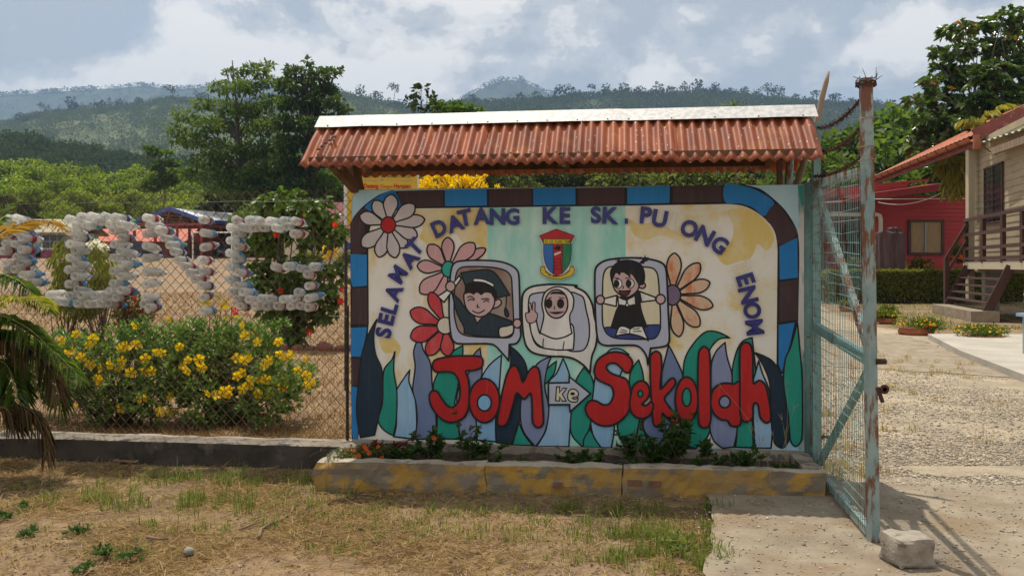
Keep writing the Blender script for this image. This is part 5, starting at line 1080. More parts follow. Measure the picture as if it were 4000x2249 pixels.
for c, r in cl: limb(mb, base+Vector((-.6-.4*R.random(), R.uniform(-.3, .3), min(c.z-.6, R.uniform(3.5, 8)))), c, .06, .015)
mb.build('trunk', M_bark, bl, smooth=True)
p_, d_ = clump_points(cl, 1050, .4); d_ = d_*.7+np.array([0, 0, .75])
link(bpy.data.objects.new('crown', rosette_mesh('crown', p_, d_, 9, .38, .18, L_big, base, 1.5, .38)), bl)

# ------------------------------------------------------------------ shrubs behind the fence
def shrub_root(name, px, d, label, cat='shrub', zb=.11): return thing(name, Vector(((px-2000)/F*d, d, zb)), label, cat)
def stems(t, clumps, n, r, m=M_stem, jit=.12, parent=None):
    mb = MB(); b = t.location.copy()
    for i in range(n):
        c, rr = R.choice(clumps); e = Vector(c)+Vector((R.gauss(0, .3)*rr[0], R.gauss(0, .3)*rr[1], R.gauss(0, .3)*rr[2])); a = b+Vector((R.gauss(0, jit), R.gauss(0, jit*.6), -.05))
        limb(mb, a, e, r*R.uniform(.6, 1.2), r*.3, .15, 5, 5)
    mb.build('stems', m, t)
AL1 = [(330, 1420, 110), (260, 1380, 90), (430, 1340, 95), (520, 1380, 100), (380, 1480, 110), (520, 1500, 110), (620, 1340, 85), (640, 1450, 110), (600, 1560, 90), (450, 1580, 90), (170, 1360, 80), (200, 1440, 90), (110, 1400, 80), (120, 1480, 80), (250, 1520, 80), (680, 1400, 90), (700, 1500, 90), (560, 1320, 80)]
AL2 = [(740, 1350, 90), (830, 1330, 90), (930, 1340, 95), (1020, 1330, 80), (760, 1460, 110), (880, 1450, 110), (1000, 1440, 110), (1080, 1480, 90), (800, 1570, 100), (920, 1580, 110), (1040, 1570, 95), (1130, 1530, 70), (1180, 1480, 60), (730, 1290, 45), (1090, 1270, 22)]
fl_y = [flower_mesh('flower', .036, F_yel, 5, .4, i) for i in range(2)]
FLW = [(445, 330), (640, 365), (545, 285), (470, 430), (520, 405), (585, 450), (670, 320), (860, 385), (945, 365), (895, 372), (980, 360), (965, 225), (1215, 175), (1290, 375), (1165, 420), (1120, 415), (1045, 460), (875, 480), (790, 505), (720, 530), (850, 525), (940, 560), (1035, 550), (1090, 550), (700, 600), (745, 620), (720, 625), (1350, 470), (1430, 465), (1450, 525), (1310, 510), (1340, 545), (1000, 745), (1045, 740), (1225, 730), (1150, 840), (1215, 845), (870, 815), (540, 800), (1490, 710), (1555, 720), (1610, 695), (1645, 680), (1640, 720), (1760, 295), (1850, 340), (2000, 340), (1740, 220), (1705, 455), (1755, 470), (1790, 455), (1930, 475), (1895, 515), (2010, 430), (2060, 450), (2095, 425), (2195, 455), (1740, 560), (1705, 585), (1800, 605), (1790, 650), (1860, 605), (1905, 610), (1940, 615), (2030, 610), (2140, 545), (2205, 580), (2250, 630), (2205, 655), (1855, 715), (1935, 720), (1745, 680), (2030, 660), (255, 275), (400, 380), (440, 510), (650, 500)]
for px, lst, lab, lo, hi in ((480, AL1, 'green allamanda bush with yellow trumpet flowers behind the fence, nearer the palm', -1, 655), (890, AL2, 'green allamanda bush full of yellow trumpet flowers behind the fence, nearer the wall', 655, 2000)):
    d = 7.45; t = shrub_root('allamanda_bush', px, d, lab); t['group'] = 'yellow flowered bushes behind the fence'
    cl = [(P(x, y, d+R.uniform(-.25, .35)), (r*d/F, .34, r*d/F)) for x, y, r in lst]
    stems(t, cl, 60, .011)
    p_, d_ = clump_points(cl, 2100, .3); d_ = d_*.7+np.array([0, -.25, .8])
    link(bpy.data.objects.new('leaves', rosette_mesh('leaves', p_, d_, 6, .056, .017, L_all, t.location, .9, .1)), t)
    for x, y in FLW:
        sx, sy = x/1.84, 1150+y/1.84
        if lo <= sx < hi: put_part('flower', R.choice(fl_y), t, P(sx, sy, 7.05+R.uniform(-.05, .12)), (R.uniform(-.6, .5), R.uniform(0, 6), R.uniform(-.7, .7)), R.uniform(1.0, 1.35))
# hibiscus
HB_ = [(1060, 810, 60), (1120, 800, 65), (1190, 830, 65), (1250, 830, 55), (1300, 870, 45), (1030, 880, 60), (1100, 880, 75), (1190, 900, 75), (1260, 920, 60), (1320, 920, 35), (1000, 930, 50), (1050, 960, 55), (980, 970, 35), (1010, 1070, 55), (1080, 1060, 70), (1160, 1060, 75), (1240, 1070, 70), (1310, 1090, 45), (1000, 1130, 50), (1080, 1150, 75), (1180, 1160, 80), (1270, 1160, 65), (1060, 1220, 55), (1130, 1250, 60), (1200, 1230, 60), (1270, 1220, 45), (1150, 1300, 40), (1330, 1040, 25), (1100, 750, 18), (1170, 760, 22), (1270, 790, 22), (1310, 800, 16)]
d = 14.6; t = shrub_root('hibiscus_bush', 1130, d, 'tall hibiscus bush with red flowers behind the bottle letter G'); cl = px_clumps(HB_, d, .35, .9); stems(t, cl, 46, .022, M_bark, .16)
p_, d_ = clump_points(cl, 1500, .35); d_ = d_*.8+np.array([0, -.2, .4]); link(bpy.data.objects.new('leaves', rosette_mesh('leaves', p_, d_, 5, .105, .07, L_hib, t.location, 1.3, .3)), t)
fl_r = flower_mesh('flower', .062, F_red, 5, .5)
for x, y in [(1080, 918), (1095, 1135), (1309, 880), (1201, 854), (1193, 838), (1338, 1131), (1330, 1176), (920, 1216), (1332, 1178), (1206, 1296), (1000, 1300)]: put_part('flower', fl_r, t, P(x, y, d-.42), (R.uniform(-.5, .4), R.uniform(0, 6), R.uniform(-.6, .6)), R.uniform(.8, 1.25))
# weeping shrubs
for px, lst, lab in ((265, [(255, 960, 40), (240, 1020, 45), (270, 1060, 50), (240, 1100, 45), (280, 1130, 50), (230, 1160, 45), (270, 1190, 50), (210, 1170, 35)], 'yellow green weeping shrub left of the bottle letter O'), (390, [(370, 985, 40), (400, 1010, 45), (380, 1060, 50), (410, 1090, 45), (370, 1120, 50), (400, 1150, 45), (350, 1180, 50), (330, 1200, 45)], 'yellow green weeping shrub behind the bottle letter O')):
    d = 15.4; t = shrub_root('weeping_shrub', px, d, lab); t['group'] = 'weeping shrubs on the field edge'; cl = px_clumps(lst, d, .25, 1.0); stems(t, cl, 20, .012, M_stem, .08)
    p_, d_ = clump_points(cl, 1500, .4); V_, F_ = leaves(p_, d_*.5+np.array([0, 0, -1.0]), .13, .03, droop=.1); link(bpy.data.objects.new('leaves', np_mesh('leaves', V_, F_, L_weep, tones(1500), t.location)), t)
t = shrub_root('white_flowered_shrub', 380, 16, 'pale blossoms of a shrub glimpsed through the bottle letter O'); cl = px_clumps([(370, 955, 26), (400, 970, 22), (345, 970, 20)], 16, .1, .7); stems(t, cl, 8, .008)
p_, d_ = clump_points(cl, 260, .5); V_, F_ = leaves(p_, d_, .05, .04); link(bpy.data.objects.new('blossom', np_mesh('blossom', V_, F_, petal_mat('white_petals', (.7, .68, .5), (.8, .8, .7)), tones(260), t.location)), t)
t = shrub_root('ixora_bush', 520, 9.5, 'small dark reddish ixora bush below the bottle letter N'); cl = px_clumps([(520, 1190, 45), (500, 1240, 60), (545, 1240, 50), (520, 1300, 55)], 9.5, .12, .9); stems(t, cl, 16, .006)
p_, d_ = clump_points(cl, 420, .4); link(bpy.data.objects.new('leaves', rosette_mesh('leaves', p_, d_+np.array([0, 0, .5]), 5, .05, .02, leaf_mat('ixora_leaves', (.05, .045, .012), (.14, .11, .03), .35), t.location, 1.0)), t)
for x, y in ((531, 1187), (522, 1160), (505, 1215), (555, 1225)): put_part('flower_head', flower_mesh('flower_head', .02, F_red), t, P(x, y, 9.38), (0, R.random()*6, 0), 1.2)
# broad yellowing leaves below N
t = shrub_root('broad_leaf_plant', 870, 9.0, 'small plant with big yellow green leaves below the bottle letters N and G'); n = 9; b = np.array(t.location)
pt_ = np.array([P(x, y, 9.0+R.uniform(-.1, .1)) for x, y in [(830, 1190), (850, 1230), (870, 1180), (880, 1210), (900, 1240), (845, 1270), (885, 1260), (820, 1230), (905, 1200)]])
V_, F_ = leaves(pt_, unit(RN.normal(size=(n, 3))*.5+np.array([0, -.2, .5])), .16, .075, .1, .3); link(bpy.data.objects.new('leaves', np_mesh('leaves', V_, F_, leaf_mat('croton_leaves', (.10, .13, .02), (.42, .27, .03), .45), tones(n), t.location)), t)
mb = MB()
for q in pt_: limb(mb, Vector(b), Vector(q), .008, .004, .08)
mb.build('stems', M_stem, t)
# painted edging stones
M_stone = mat('red_painted_stone', (.26, .085, .06), (.18, .07, .055), 12, rough=.9, bump=.3)
for k, (px, r) in enumerate([(1102, .12), (1163, .10), (1212, .08), (1268, .15), (1330, .10), (1370, .1)]):
    o = link(bpy.data.objects.new('edging_stone', rock_mesh('edging_stone', r, k, M_stone, .7, .25))); o.location = G(px, 1368, .12)+Vector((0, 0, r*.25)); tag(o, 'rounded red painted edging stone on the field, %s from the left' % ORD[k], 'stone', 'red stones edging the field')

# ------------------------------------------------------------------ palm at the left edge
pm = thing('palm', Vector((-3.95, 6.42, 0)), 'green and dry palm fronds arching in from the left edge before the fence', 'palm'); MB().tube([(-4.25, 6.42, -.05), (-4.2, 6.42, .5), (-4.15, 6.4, .95)], [.09, .08, .06], 10).build('trunk', M_bark, pm, smooth=True)
def frond(ctrl, n, Ll, Wl, m, rm, droop=.35, spread=.9, r=.008, name='frond'):
    """arched rachis through control points, paired leaflets along it"""
    c3 = [Vector(c) for c in ctrl]; k = 14; pts = []
    for i in range(len(c3)-1):
        a, b = c3[i], c3[i+1]; pa = c3[max(0, i-1)]; nb = c3[min(len(c3)-1, i+2)]
        for j in range(k):
            t = j/k; pts.append(a*(2*t**3-3*t*t+1)+(b-pa)*.5*(t**3-2*t*t+t)+b*(-2*t**3+3*t*t)+(nb-a)*.5*(t**3-t*t))
    pts.append(c3[-1]); o = MB().tube(pts, [r*(1-.85*i/len(pts)) for i in range(len(pts))], 5, False).build(name, rm, pm)
    PB = []; DD = []; LL = []; UP = []
    for i in range(n):
        t = .12+.86*i/n; q = t*(len(pts)-1); j = min(len(pts)-2, int(q)); p = pts[j].lerp(pts[j+1], q-j); d = (pts[j+1]-pts[j]).normalized(); sd = d.cross(Vector((0, 0, 1)))
        sd = sd.normalized() if sd.length > .05 else Vector((1, 0, 0)); up = sd.cross(d)
        for s in (-1, 1):
            PB.append(p); DD.append(d*.75+sd*s*spread+Vector((R.gauss(0, .08), R.gauss(0, .08), R.gauss(-droop*.4, .1)))+up*.15); LL.append(Ll*math.sin(math.pi*min(.97, .12+t*.86))**.6*R.uniform(.85, 1.1)); UP.append(up)
    V_, F_ = leaves(np.array(PB), np.array(DD), np.array(LL), Wl, .2, droop, up=np.array([tuple(u) for u in UP])); me = np_mesh('leaflets', V_, F_, m, tones(len(PB)), pm.location); link(bpy.data.objects.new('leaflets', me), o)
M_rach = mat('frond_stalk', (.22, .24, .06), (.16, .15, .05), 6, rough=.6); M_rachd = mat('dry_stalk', (.20, .12, .06), (.13, .08, .045), 6, rough=.8)
hub = Vector((-4.15, 6.38, .98))
frond([hub, P(-40, 960, 6.3), P(70, 880, 6.2), P(180, 862, 6.15), P(245, 900, 6.1)], 30, .17, .012, L_palmo, M_rachd, .3)
frond([hub, P(-80, 1000, 6.4), P(0, 850, 6.4), P(40, 800, 6.45)], 26, .16, .014, L_palm, M_rach, .3)
frond([hub, P(-40, 1090, 6.3), P(60, 1090, 6.2), P(130, 1150, 6.15), P(195, 1220, 6.1)], 40, .17, .014, L_palm, M_rach, .45)
frond([hub, P(-60, 1180, 6.2), P(40, 1160, 6.1), P(130, 1165, 6.05), P(195, 1205, 6.0)], 44, .20, .02, leaf_mat('yellow_palm_leaflets', (.22, .24, .03), (.45, .40, .06), .4), M_rach, .3)
frond([hub, P(-40, 1230, 6.2), P(90, 1270, 6.1), P(210, 1370, 6.05), P(330, 1490, 6.0)], 48, .22, .016, L_palm, M_rach, .5)
frond([hub, P(-40, 1290, 6.25), P(60, 1300, 6.2), P(170, 1400, 6.15), P(225, 1520, 6.1), P(240, 1640, 6.1)], 44, .22, .015, L_palm, M_rach, .7)
frond([hub, P(-30, 1330, 6.15), P(80, 1340, 6.1), P(190, 1430, 6.05), P(235, 1560, 6.0)], 34, .22, .016, L_palmd, M_rachd, .8)
frond([hub, P(-60, 1400, 6.2), P(20, 1420, 6.1), P(60, 1520, 6.05), P(70, 1640, 6.0)], 40, .22, .016, L_palm, M_rach, .6)
frond([hub, P(-60, 1480, 6.1), P(40, 1560, 6.05), P(130, 1610, 6.0), P(170, 1700, 5.98), P(180, 1790, 5.97)], 36, .20, .012, L_palmd, M_rachd, .9, .5)
frond([hub, P(-40, 1560, 6.0), P(30, 1600, 5.95), P(60, 1680, 5.95)], 30, .2, .016, L_palmd, M_rachd, .7)

# ------------------------------------------------------------------ grass, straw and weeds
def blades_mesh(name, pts, h, wdt, m, lean=.35):
    n = len(pts); a = RN.random(n)*2*np.pi; ln = np.abs(RN.normal(size=n))*lean; dirh = np.stack([np.cos(a), np.sin(a), np.zeros(n)], 1); sd = np.stack([-np.sin(a+RN.normal(size=n)), np.cos(a), np.zeros(n)], 1)
    H = (h*np.clip(1+.4*RN.normal(size=n), .3, 2.2))[:, None]; w_ = (wdt*(.7+.6*RN.random(n)))[:, None]; up = np.array([0, 0, 1.])
    mid = pts+dirh*H*ln[:, None]*.35+up*H*.6; tip = pts+dirh*H*ln[:, None]*1.1+up*H*np.clip(1-ln*.5, .25, 1)[:, None]
    V = np.stack([pts-sd*w_/2, pts+sd*w_/2, mid+sd*w_*.4, mid-sd*w_*.4, tip], 1).reshape(-1, 3); i = np.arange(n)[:, None]*5
    Fc = np.concatenate([i+np.array([[0, 1, 2]]), i+np.array([[0, 2, 3]]), i+np.array([[3, 2, 4]])], 1).reshape(-1, 3)
    return np_mesh(name, V, Fc, m, tones(n, 5))
def on_ground(xy): return np.array([(x, y, ground_z(x, y)) for x, y in xy])
def in_front(x, y):
    n = side_n(x, y); u = (Vector((x, y))-WL).dot(WU)
    if x > 1.05+.25*(y-4.1)+.10*noise.noise(Vector((x*5, y*5, 1))): return False
    return n > (.2 if u < -.02 else nf(u)+.02)
tuft = []
def patch(px, py, rx, ry, n, hh, per=15):
    g = G(px, py); hh *= .85
    for i in range(int(n*.62)):
        a = R.uniform(0, 6.28); q = R.random()**.5; tuft.append((g.x+rx*q*math.cos(a), g.y+ry*q*math.sin(a), hh*R.uniform(.6, 1.3), per))
for px, py, rx, ry, n, hh in [(740, 1870, .55, .1, 26, .09), (900, 1880, .5, .12, 30, .10), (1080, 1890, .45, .1, 22, .09), (500, 1900, .35, .12, 16, .09), (330, 1960, .35, .15, 18, .08), (420, 1980, .3, .12, 16, .10), (620, 1980, .5, .2, 26, .09), (900, 1990, .5, .2, 30, .09), (850, 1960, .3, .12, 16, .09), (1180, 1950, .4, .12, 18, .08),
        (1250, 2000, .4, .18, 18, .07), (1320, 1920, .2, .06, 10, .08), (1500, 2050, .5, .2, 20, .06), (1750, 2090, .5, .2, 22, .06), (2000, 2060, .6, .2, 26, .06), (2250, 2080, .5, .25, 40, .06), (2450, 2060, .4, .2, 36, .07), (2600, 2100, .3, .25, 50, .08), (2680, 2180, .25, .2, 44, .08), (2550, 2200, .3, .18, 34, .07), (2300, 2180, .3, .15, 20, .06),
        (1350, 2150, .2, .1, 10, .06), (640, 2170, .25, .1, 12, .06), (430, 2160, .15, .08, 10, .05), (60, 1900, .3, .1, 12, .07), (100, 2000, .25, .1, 10, .06), (1800, 2000, .5, .1, 20, .07), (2100, 2010, .6, .1, 26, .07), (2500, 1995, .6, .06, 40, .08), (2900, 1985, .35, .04, 14, .06), (2775, 2060, .05, .12, 16, .06), (2765, 2150, .05, .12, 18, .07), (2760, 2220, .06, .1, 16, .06), (2830, 2010, .12, .05, 12, .06), (700, 2080, .6, .2, 18, .06), (1050, 2070, .5, .2, 18, .06)]: patch(px, py, rx, ry, n, hh)
pts = []; hs = []
for x, y, hh, per in tuft:
    for i in range(per):
        xx, yy = x+R.gauss(0, .028), y+R.gauss(0, .028)
        if in_front(xx, yy) or (xx > 1 and yy > 4.3 and side_n(xx, yy) > .6): pts.append((xx, yy)); hs.append(hh)
tag(link(bpy.data.objects.new('grass', blades_mesh('grass', on_ground(pts), np.array(hs), .0045, L_grass, .55))), 'sparse green grass tufts on the dry verge before the fence', 'grass', kind='stuff')
xy = []
while len(xy) < 46000:
    x, y = R.uniform(-4.6, 1.5), R.uniform(3.7, 6.6)
    if in_front(x, y) and R.random() < .12+1.5*max(0, noise.noise(Vector((x*1.4, y*1.4, 4)))+.12): xy.append((x, y))
pg = on_ground(xy); n = len(pg); a = RN.random(n)*2*np.pi; D = np.stack([np.cos(a), np.sin(a), np.abs(RN.normal(size=n))*.22+.02], 1)
V_, F_ = leaves(pg+np.array([0, 0, .004]), D, .025+.11*RN.random(n)**1.5, .0038, .3, .05); tag(link(bpy.data.objects.new('straw', np_mesh('straw', V_, F_, L_straw, tones(n)))), 'dry straw litter scattered over the bare verge', 'straw', kind='stuff')
xy = []
while len(xy) < 9000:
    x, y = R.uniform(-4.6, 1.4), R.uniform(3.7, 6.6)
    if in_front(x, y) and noise.noise(Vector((x*1.3, y*1.3, 9))) > -.1: xy.append((x, y))
tag(link(bpy.data.objects.new('short_grass', blades_mesh('short_grass', on_ground(xy), .035, .003, leaf_mat('short_grass_blades', (.13, .13, .03), (.42, .33, .13), .35, .7, .2), .7))), 'short withered grass on the verge', 'grass', kind='stuff')
xy = []
while len(xy) < 52000:
    y = 6.6+R.random()**2.2*26; x = R.uniform(-.62, .12)*y
    if side_n(x, y) < -.15 and not (-1.3 < x): xy.append((x, y))
pg = on_ground(xy); tag(link(bpy.data.objects.new('field_grass', blades_mesh('field_grass', pg, .035+.0022*(pg[:, 1]-6), .004+.0006*(pg[:, 1]-6), leaf_mat('field_grass_blades', (.20, .115, .04), (.36, .225, .085), .25, .8, .2, dead=(.16, .20, .04)), .8))), 'dry tan grass of the school field behind the fence', 'grass', kind='stuff')
xy = []
while len(xy) < 9000:
    y = 13+R.random()*26; x = R.uniform(.36, .64)*y
    inpath = (x < 2.3+(y-9)*.42 and y > 9 and y < 20 and x > 2.5+(y-12)*.3 and False)
    if noise.noise(Vector((x*.5, y*.5, 2))) > -.05 and not (x < 8.6 and y < 18.2) and not (8.4 < x and 10 < y < 17.5) and not (abs(x-(7.0+(y-20)*.31)) < 1.9 and y > 17): xy.append((x, y))
pg = on_ground(xy); tag(link(bpy.data.objects.new('yard_grass', blades_mesh('yard_grass', pg, .07, .012, L_grass, .7))), 'patchy grass in the yard before the cream house', 'grass', kind='stuff')
# dry tufts in the gravel
pts = []
for px, py, r, n in [(3500, 1405, .35, 8), (3590, 1440, .3, 6), (3650, 1465, .25, 8), (3700, 1550, .3, 5), (3330, 1560, .2, 4), (3460, 1440, .3, 6), (3240, 1640, .15, 6), (3290, 1820, .12, 6), (3560, 1690, .2, 3), (3750, 1430, .15, 3), (3880, 1440, .05, 2), (3260, 1760, .1, 6), (3230, 1860, .1, 14)]:
    g = G(px, py)
    for i in range(n):
        cx, cy_ = g.x+R.gauss(0, r), g.y+R.gauss(0, r*1.5); pts += [(cx+R.gauss(0, .035), cy_+R.gauss(0, .035), .03) for q in range(22)]
tag(link(bpy.data.objects.new('drive_grass', blades_mesh('drive_grass', np.array(pts), .07, .005, leaf_mat('drive_grass_blades', (.20, .16, .04), (.46, .34, .12), .35, .7, .2), .7))), 'thin dry grass tufts growing in the gravel drive', 'grass', kind='stuff')

# weeds in the planter
def weed(px, py, h, w_, n, L, W, label, m=L_weed, nf_=None, spread=1.0):
    u, z = WUZ(px, py, .25); u = max(.14, min(3.15, u)); nn = nf_ if nf_ is not None else R.uniform(.12, .42); b = WP(u, nn, .14); t = thing('planter_weed', b, label, 'weed', 'weeds in the wall planter'); mb = MB(); PP = []; DD = []
    for i in range(max(3, int(n*.5))):
        e = b+Vector((R.gauss(0, w_), R.gauss(0, w_*.6), h*R.uniform(.35, 1))); limb(mb, b+Vector((R.gauss(0, .03), R.gauss(0, .02), 0)), e, .0035, .0015, .15, 4, 4)
        for q in range(7): f = R.uniform(.25, 1.02); PP.append(b.lerp(e, f)); DD.append((R.gauss(0, 1)*.3, R.gauss(0, 1)*.3, .5))
    mb.build('stems', M_stem, t); link(bpy.data.objects.new('leaves', rosette_mesh('leaves', np.array([tuple(p) for p in PP]), np.array(DD), 4, L, W, m, b, spread, .2)), t); return t
weed(1490, 1760, .13, .12, 30, .045, .018, 'maroon tinged weed at the left end of the planter', L_red)
weed(1600, 1770, .12, .10, 26, .04, .018, 'small dark weed clump under the navy painted leaf in the planter')
weed(1690, 1750, .22, .10, 30, .045, .02, 'bushy dark weed under the painted letter J in the planter')
weed(1820, 1740, .34, .04, 7, .045, .022, 'tall thin weed between the painted letters J and O')
weed(1880, 1780, .12, .13, 26, .04, .018, 'low weed clump under the painted letter O in the planter')
weed(2330, 1780, .12, .14, 20, .04, .016, 'low sprawling weed under the arrow in the planter')
weed(2470, 1740, .22, .06, 14, .05, .02, 'upright weed under the red letter S in the planter')
weed(2640, 1690, .34, .09, 40, .06, .022, 'largest bushy green weed under the red letter k in the planter')
weed(2560, 1760, .20, .09, 26, .05, .02, 'spreading weed left of the largest planter weed')
weed(2760, 1720, .28, .03, 8, .05, .024, 'slim weed right of the largest planter weed')
weed(2870, 1770, .14, .14, 18, .045, .018, 'low weed under the red letter a in the planter')
for k_ in range(16):
    px_ = 1420+k_*108+R.uniform(-30, 30); weed(px_, 1780, R.uniform(.04, .08), .10, 7, .035, .014, 'low dark ground weed in the planter, %s from its left end' % ORD[k_], nf_=R.uniform(.2, .45))
weed(2500, 1560, .55, .012, 3, .03, .012, 'single tall thin weed stem in front of the red letter e', nf_=.3)
pt_ = thing('portulaca', WP(.13, .52, .19), 'low succulent portulaca with orange red flowers on the planter corner', 'flower'); cl = [(WP(.10+.06*i, .56-.04*i+R.uniform(-.05, .05), .19+.02*R.random()), (.09, .08, .05)) for i in range(5)]+[(WP(.06, .68, .15), (.08, .03, .07)), (WP(.2, .42, .2), (.1, .08, .05))]
p_, d_ = clump_points(cl, 420, .5); link(bpy.data.objects.new('leaves', rosette_mesh('leaves', p_, d_+np.array([0, 0, .4]), 5, .022, .006, leaf_mat('portulaca_leaves', (.05, .09, .02), (.16, .15, .04), .35), pt_.location, .9)), pt_)
fl_p = flower_mesh('flower', .015, petal_mat('portulaca_petals', (.72, .10, .02), (.78, .18, .05)), 5, .3)
for x, y in ((145, 1335), (205, 1345), (305, 1310), (428, 1308), (345, 1365), (210, 1418), (465, 1440), (250, 1395), (955, 1225), (320, 1335)):
    sx, sy = SRC('C', x, y); u, z = WUZ(sx, sy, .55); put_part('flower', fl_p, pt_, WP(u, .56, max(.2, z)), (R.uniform(-.9, -.3), R.random()*6, R.uniform(-.5, .5)), R.uniform(.9, 1.3))
# thin seeding grass stems before the wall
mb = MB(); heads = []
for px, py, bx in ((2815, 1510, 3010), (3075, 1510, 3060), (3100, 1600, 3045), (3055, 1640, 3070), (3020, 1700, 3040), (2935, 1690, 2990), (2980, 1720, 3000), (3065, 1700, 3080), (2960, 1650, 2965), (1250, 1760, 1210)):
    u, z = WUZ(px, py, .3); u2, z2 = WUZ(bx, 1790, .3); a = WP(u2, .3, .13); b = WP(u, .3, z); limb(mb, a, b, .0016, .0008, .06, 7, 3)
    for q in range(4): e = (b-a).normalized()*.035+Vector((R.gauss(0, .018), R.gauss(0, .018), R.gauss(.005, .01))); mb.tube([b, b+e], [.0018, .0008], 3, False)
mb.build('seeding_grass', mat('seed_stem', (.30, .25, .12), rough=.8), None, kind='stuff', label='thin seeding grass stems rising from the planter', cat='grass')
# ------------------------------------------------------------------ school buildings beyond the field
M_white = mat('white_render', (.62, .60, .55), (.54, .52, .48), 3, rough=.9); M_creamw = mat('cream_render', (.60, .54, .38), (.52, .47, .33), 3, rough=.9)
M_tile = mat('beige_tiles', (.36, .31, .20), (.30, .26, .17), 8, rough=.85); M_redroof = mat('red_metal_roof', (.48, .09, .04), (.42, .08, .036), 3, rough=.6); M_maroon = mat('maroon_tiles', (.17, .055, .045), (.12, .04, .035), 9, rough=.85)
M_glass = mat('dark_glass', (.03, .035, .04), rough=.12, spec=.6); M_frame = mat('window_frame', (.25, .33, .36), rough=.6); M_purple = mat('purple_dado', (.26, .07, .12), rough=.85)
M_redsteel = mat('red_steel', (.30, .045, .035), (.24, .04, .03), 6, rough=.55); M_bluef = mat('blue_fascia', (.03, .07, .30), rough=.5); M_wroof = mat('white_metal_roof', (.72, .72, .72), (.64, .64, .65), 4, rough=.45); M_brownwall = mat('brown_wall', (.30, .12, .08), (.24, .10, .07), 4, rough=.9)
def prism_roof(name, parent, a, b, depth, zr, ze, over, m, th=.12):
    """gable roof: ridge parallel to a-b (2-D front eave points), eaves at front and back"""
    a = Vector(a); b = Vector(b); u = (b-a).normalized(); v = Vector((-u.y, u.x))
    if v.y < 0: v = -v
    a -= u*over; b += u*over; f0, f1 = a-v*over, b-v*over; r0, r1 = a+v*depth/2, b+v*depth/2; k0, k1 = a+v*(depth+over), b+v*(depth+over)
    mb = MB(); T = [(f0, ze), (f1, ze), (r0, zr), (r1, zr), (k0, ze), (k1, ze)]; vs = [(p.x, p.y, z) for p, z in T]+[(p.x, p.y, z-th) for p, z in T]
    mb.add(vs, [(0, 1, 3, 2), (2, 3, 5, 4), (6, 8, 9, 7), (8, 10, 11, 9), (0, 6, 7, 1), (4, 5, 11, 10), (0, 2, 8, 6), (2, 4, 10, 8), (1, 7, 9, 3), (3, 9, 11, 5)])
    return mb.build(name, m, parent)
def box2(parent, name, a, b, depth, z0, z1, m, off=0.0):
    a = Vector(a); b = Vector(b); u = (b-a).normalized(); v = Vector((-u.y, u.x)); v = v if v.y > 0 else -v; a = a+v*off; b = b+v*off
    c = (a+b)/2+v*depth/2; mb = MB(); mb.box((c.x, c.y, (z0+z1)/2), ((b-a).length, depth, z1-z0), Matrix.Rotation(math.atan2(u.y, u.x), 3, 'Z')); return mb.build(name, m, parent)
def window(parent, a, b, z0, z1, mull=3, trans=2, fm=M_frame, gm=M_glass, fw=.06):
    w_ = box2(parent, 'window', a, b, .05, z0, z1, gm, -.03); a = Vector(a); b = Vector(b)
    for i in range(mull+1): p = a.lerp(b, i/mull); d = (b-a).normalized()*fw/2; box2(w_, 'mullion', p-d, p+d, .05, z0-fw/2, z1+fw/2, fm, -.07)
    for i in range(trans+1): z = z0+(z1-z0)*i/trans; box2(w_, 'transom', a, b, .04, z-fw/2, z+fw/2, fm, -.065)
    return w_
xy = lambda px, d: ((px-2000)/F*d, d)
zz = lambda py, d: EYE+(HZ-py)/F*d
t = thing('classroom_block', Vector((*xy(60, 76), 2)), 'long white classroom block with beige tiled roof at the far left of the field', 'building')
a, b = xy(-260, 76), xy(258, 76); box2(t, 'wall', a, b, 6, 1.5, zz(905, 76), M_white); box2(t, 'dado', a, b, .05, 1.6, zz(975, 76), M_purple, -.03)
prism_roof('roof', t, a, b, 6, zz(856, 79), zz(908, 76), .7, M_tile)
for i in range(4):
    x0 = 168-i*120; window(t, xy(x0, 76), xy(x0+85, 76), zz(968, 76), zz(918, 76))
box2(t, 'door', xy(140, 76), xy(160, 76), .05, zz(1005, 76), zz(918, 76), M_frame, -.03)
t = thing('canteen_block', Vector((*xy(620, 92), 2)), 'low brown building with a long red metal roof beyond the field', 'building')
a, b = xy(345, 92), xy(985, 92); box2(t, 'wall', a, b, 5, 1.6, zz(940, 92), M_brownwall); prism_roof('roof', t, a, b, 5, zz(893, 94), zz(943, 92), .8, M_redroof)
for i in range(5): box2(t, 'opening', xy(660+i*52, 92), xy(694+i*52, 92), .06, zz(1008, 92), zz(960, 92), M_glass, -.04)
box2(t, 'pale_wall', xy(345, 92), xy(470, 92), .06, 1.9, zz(935, 92), M_creamw, -.04)
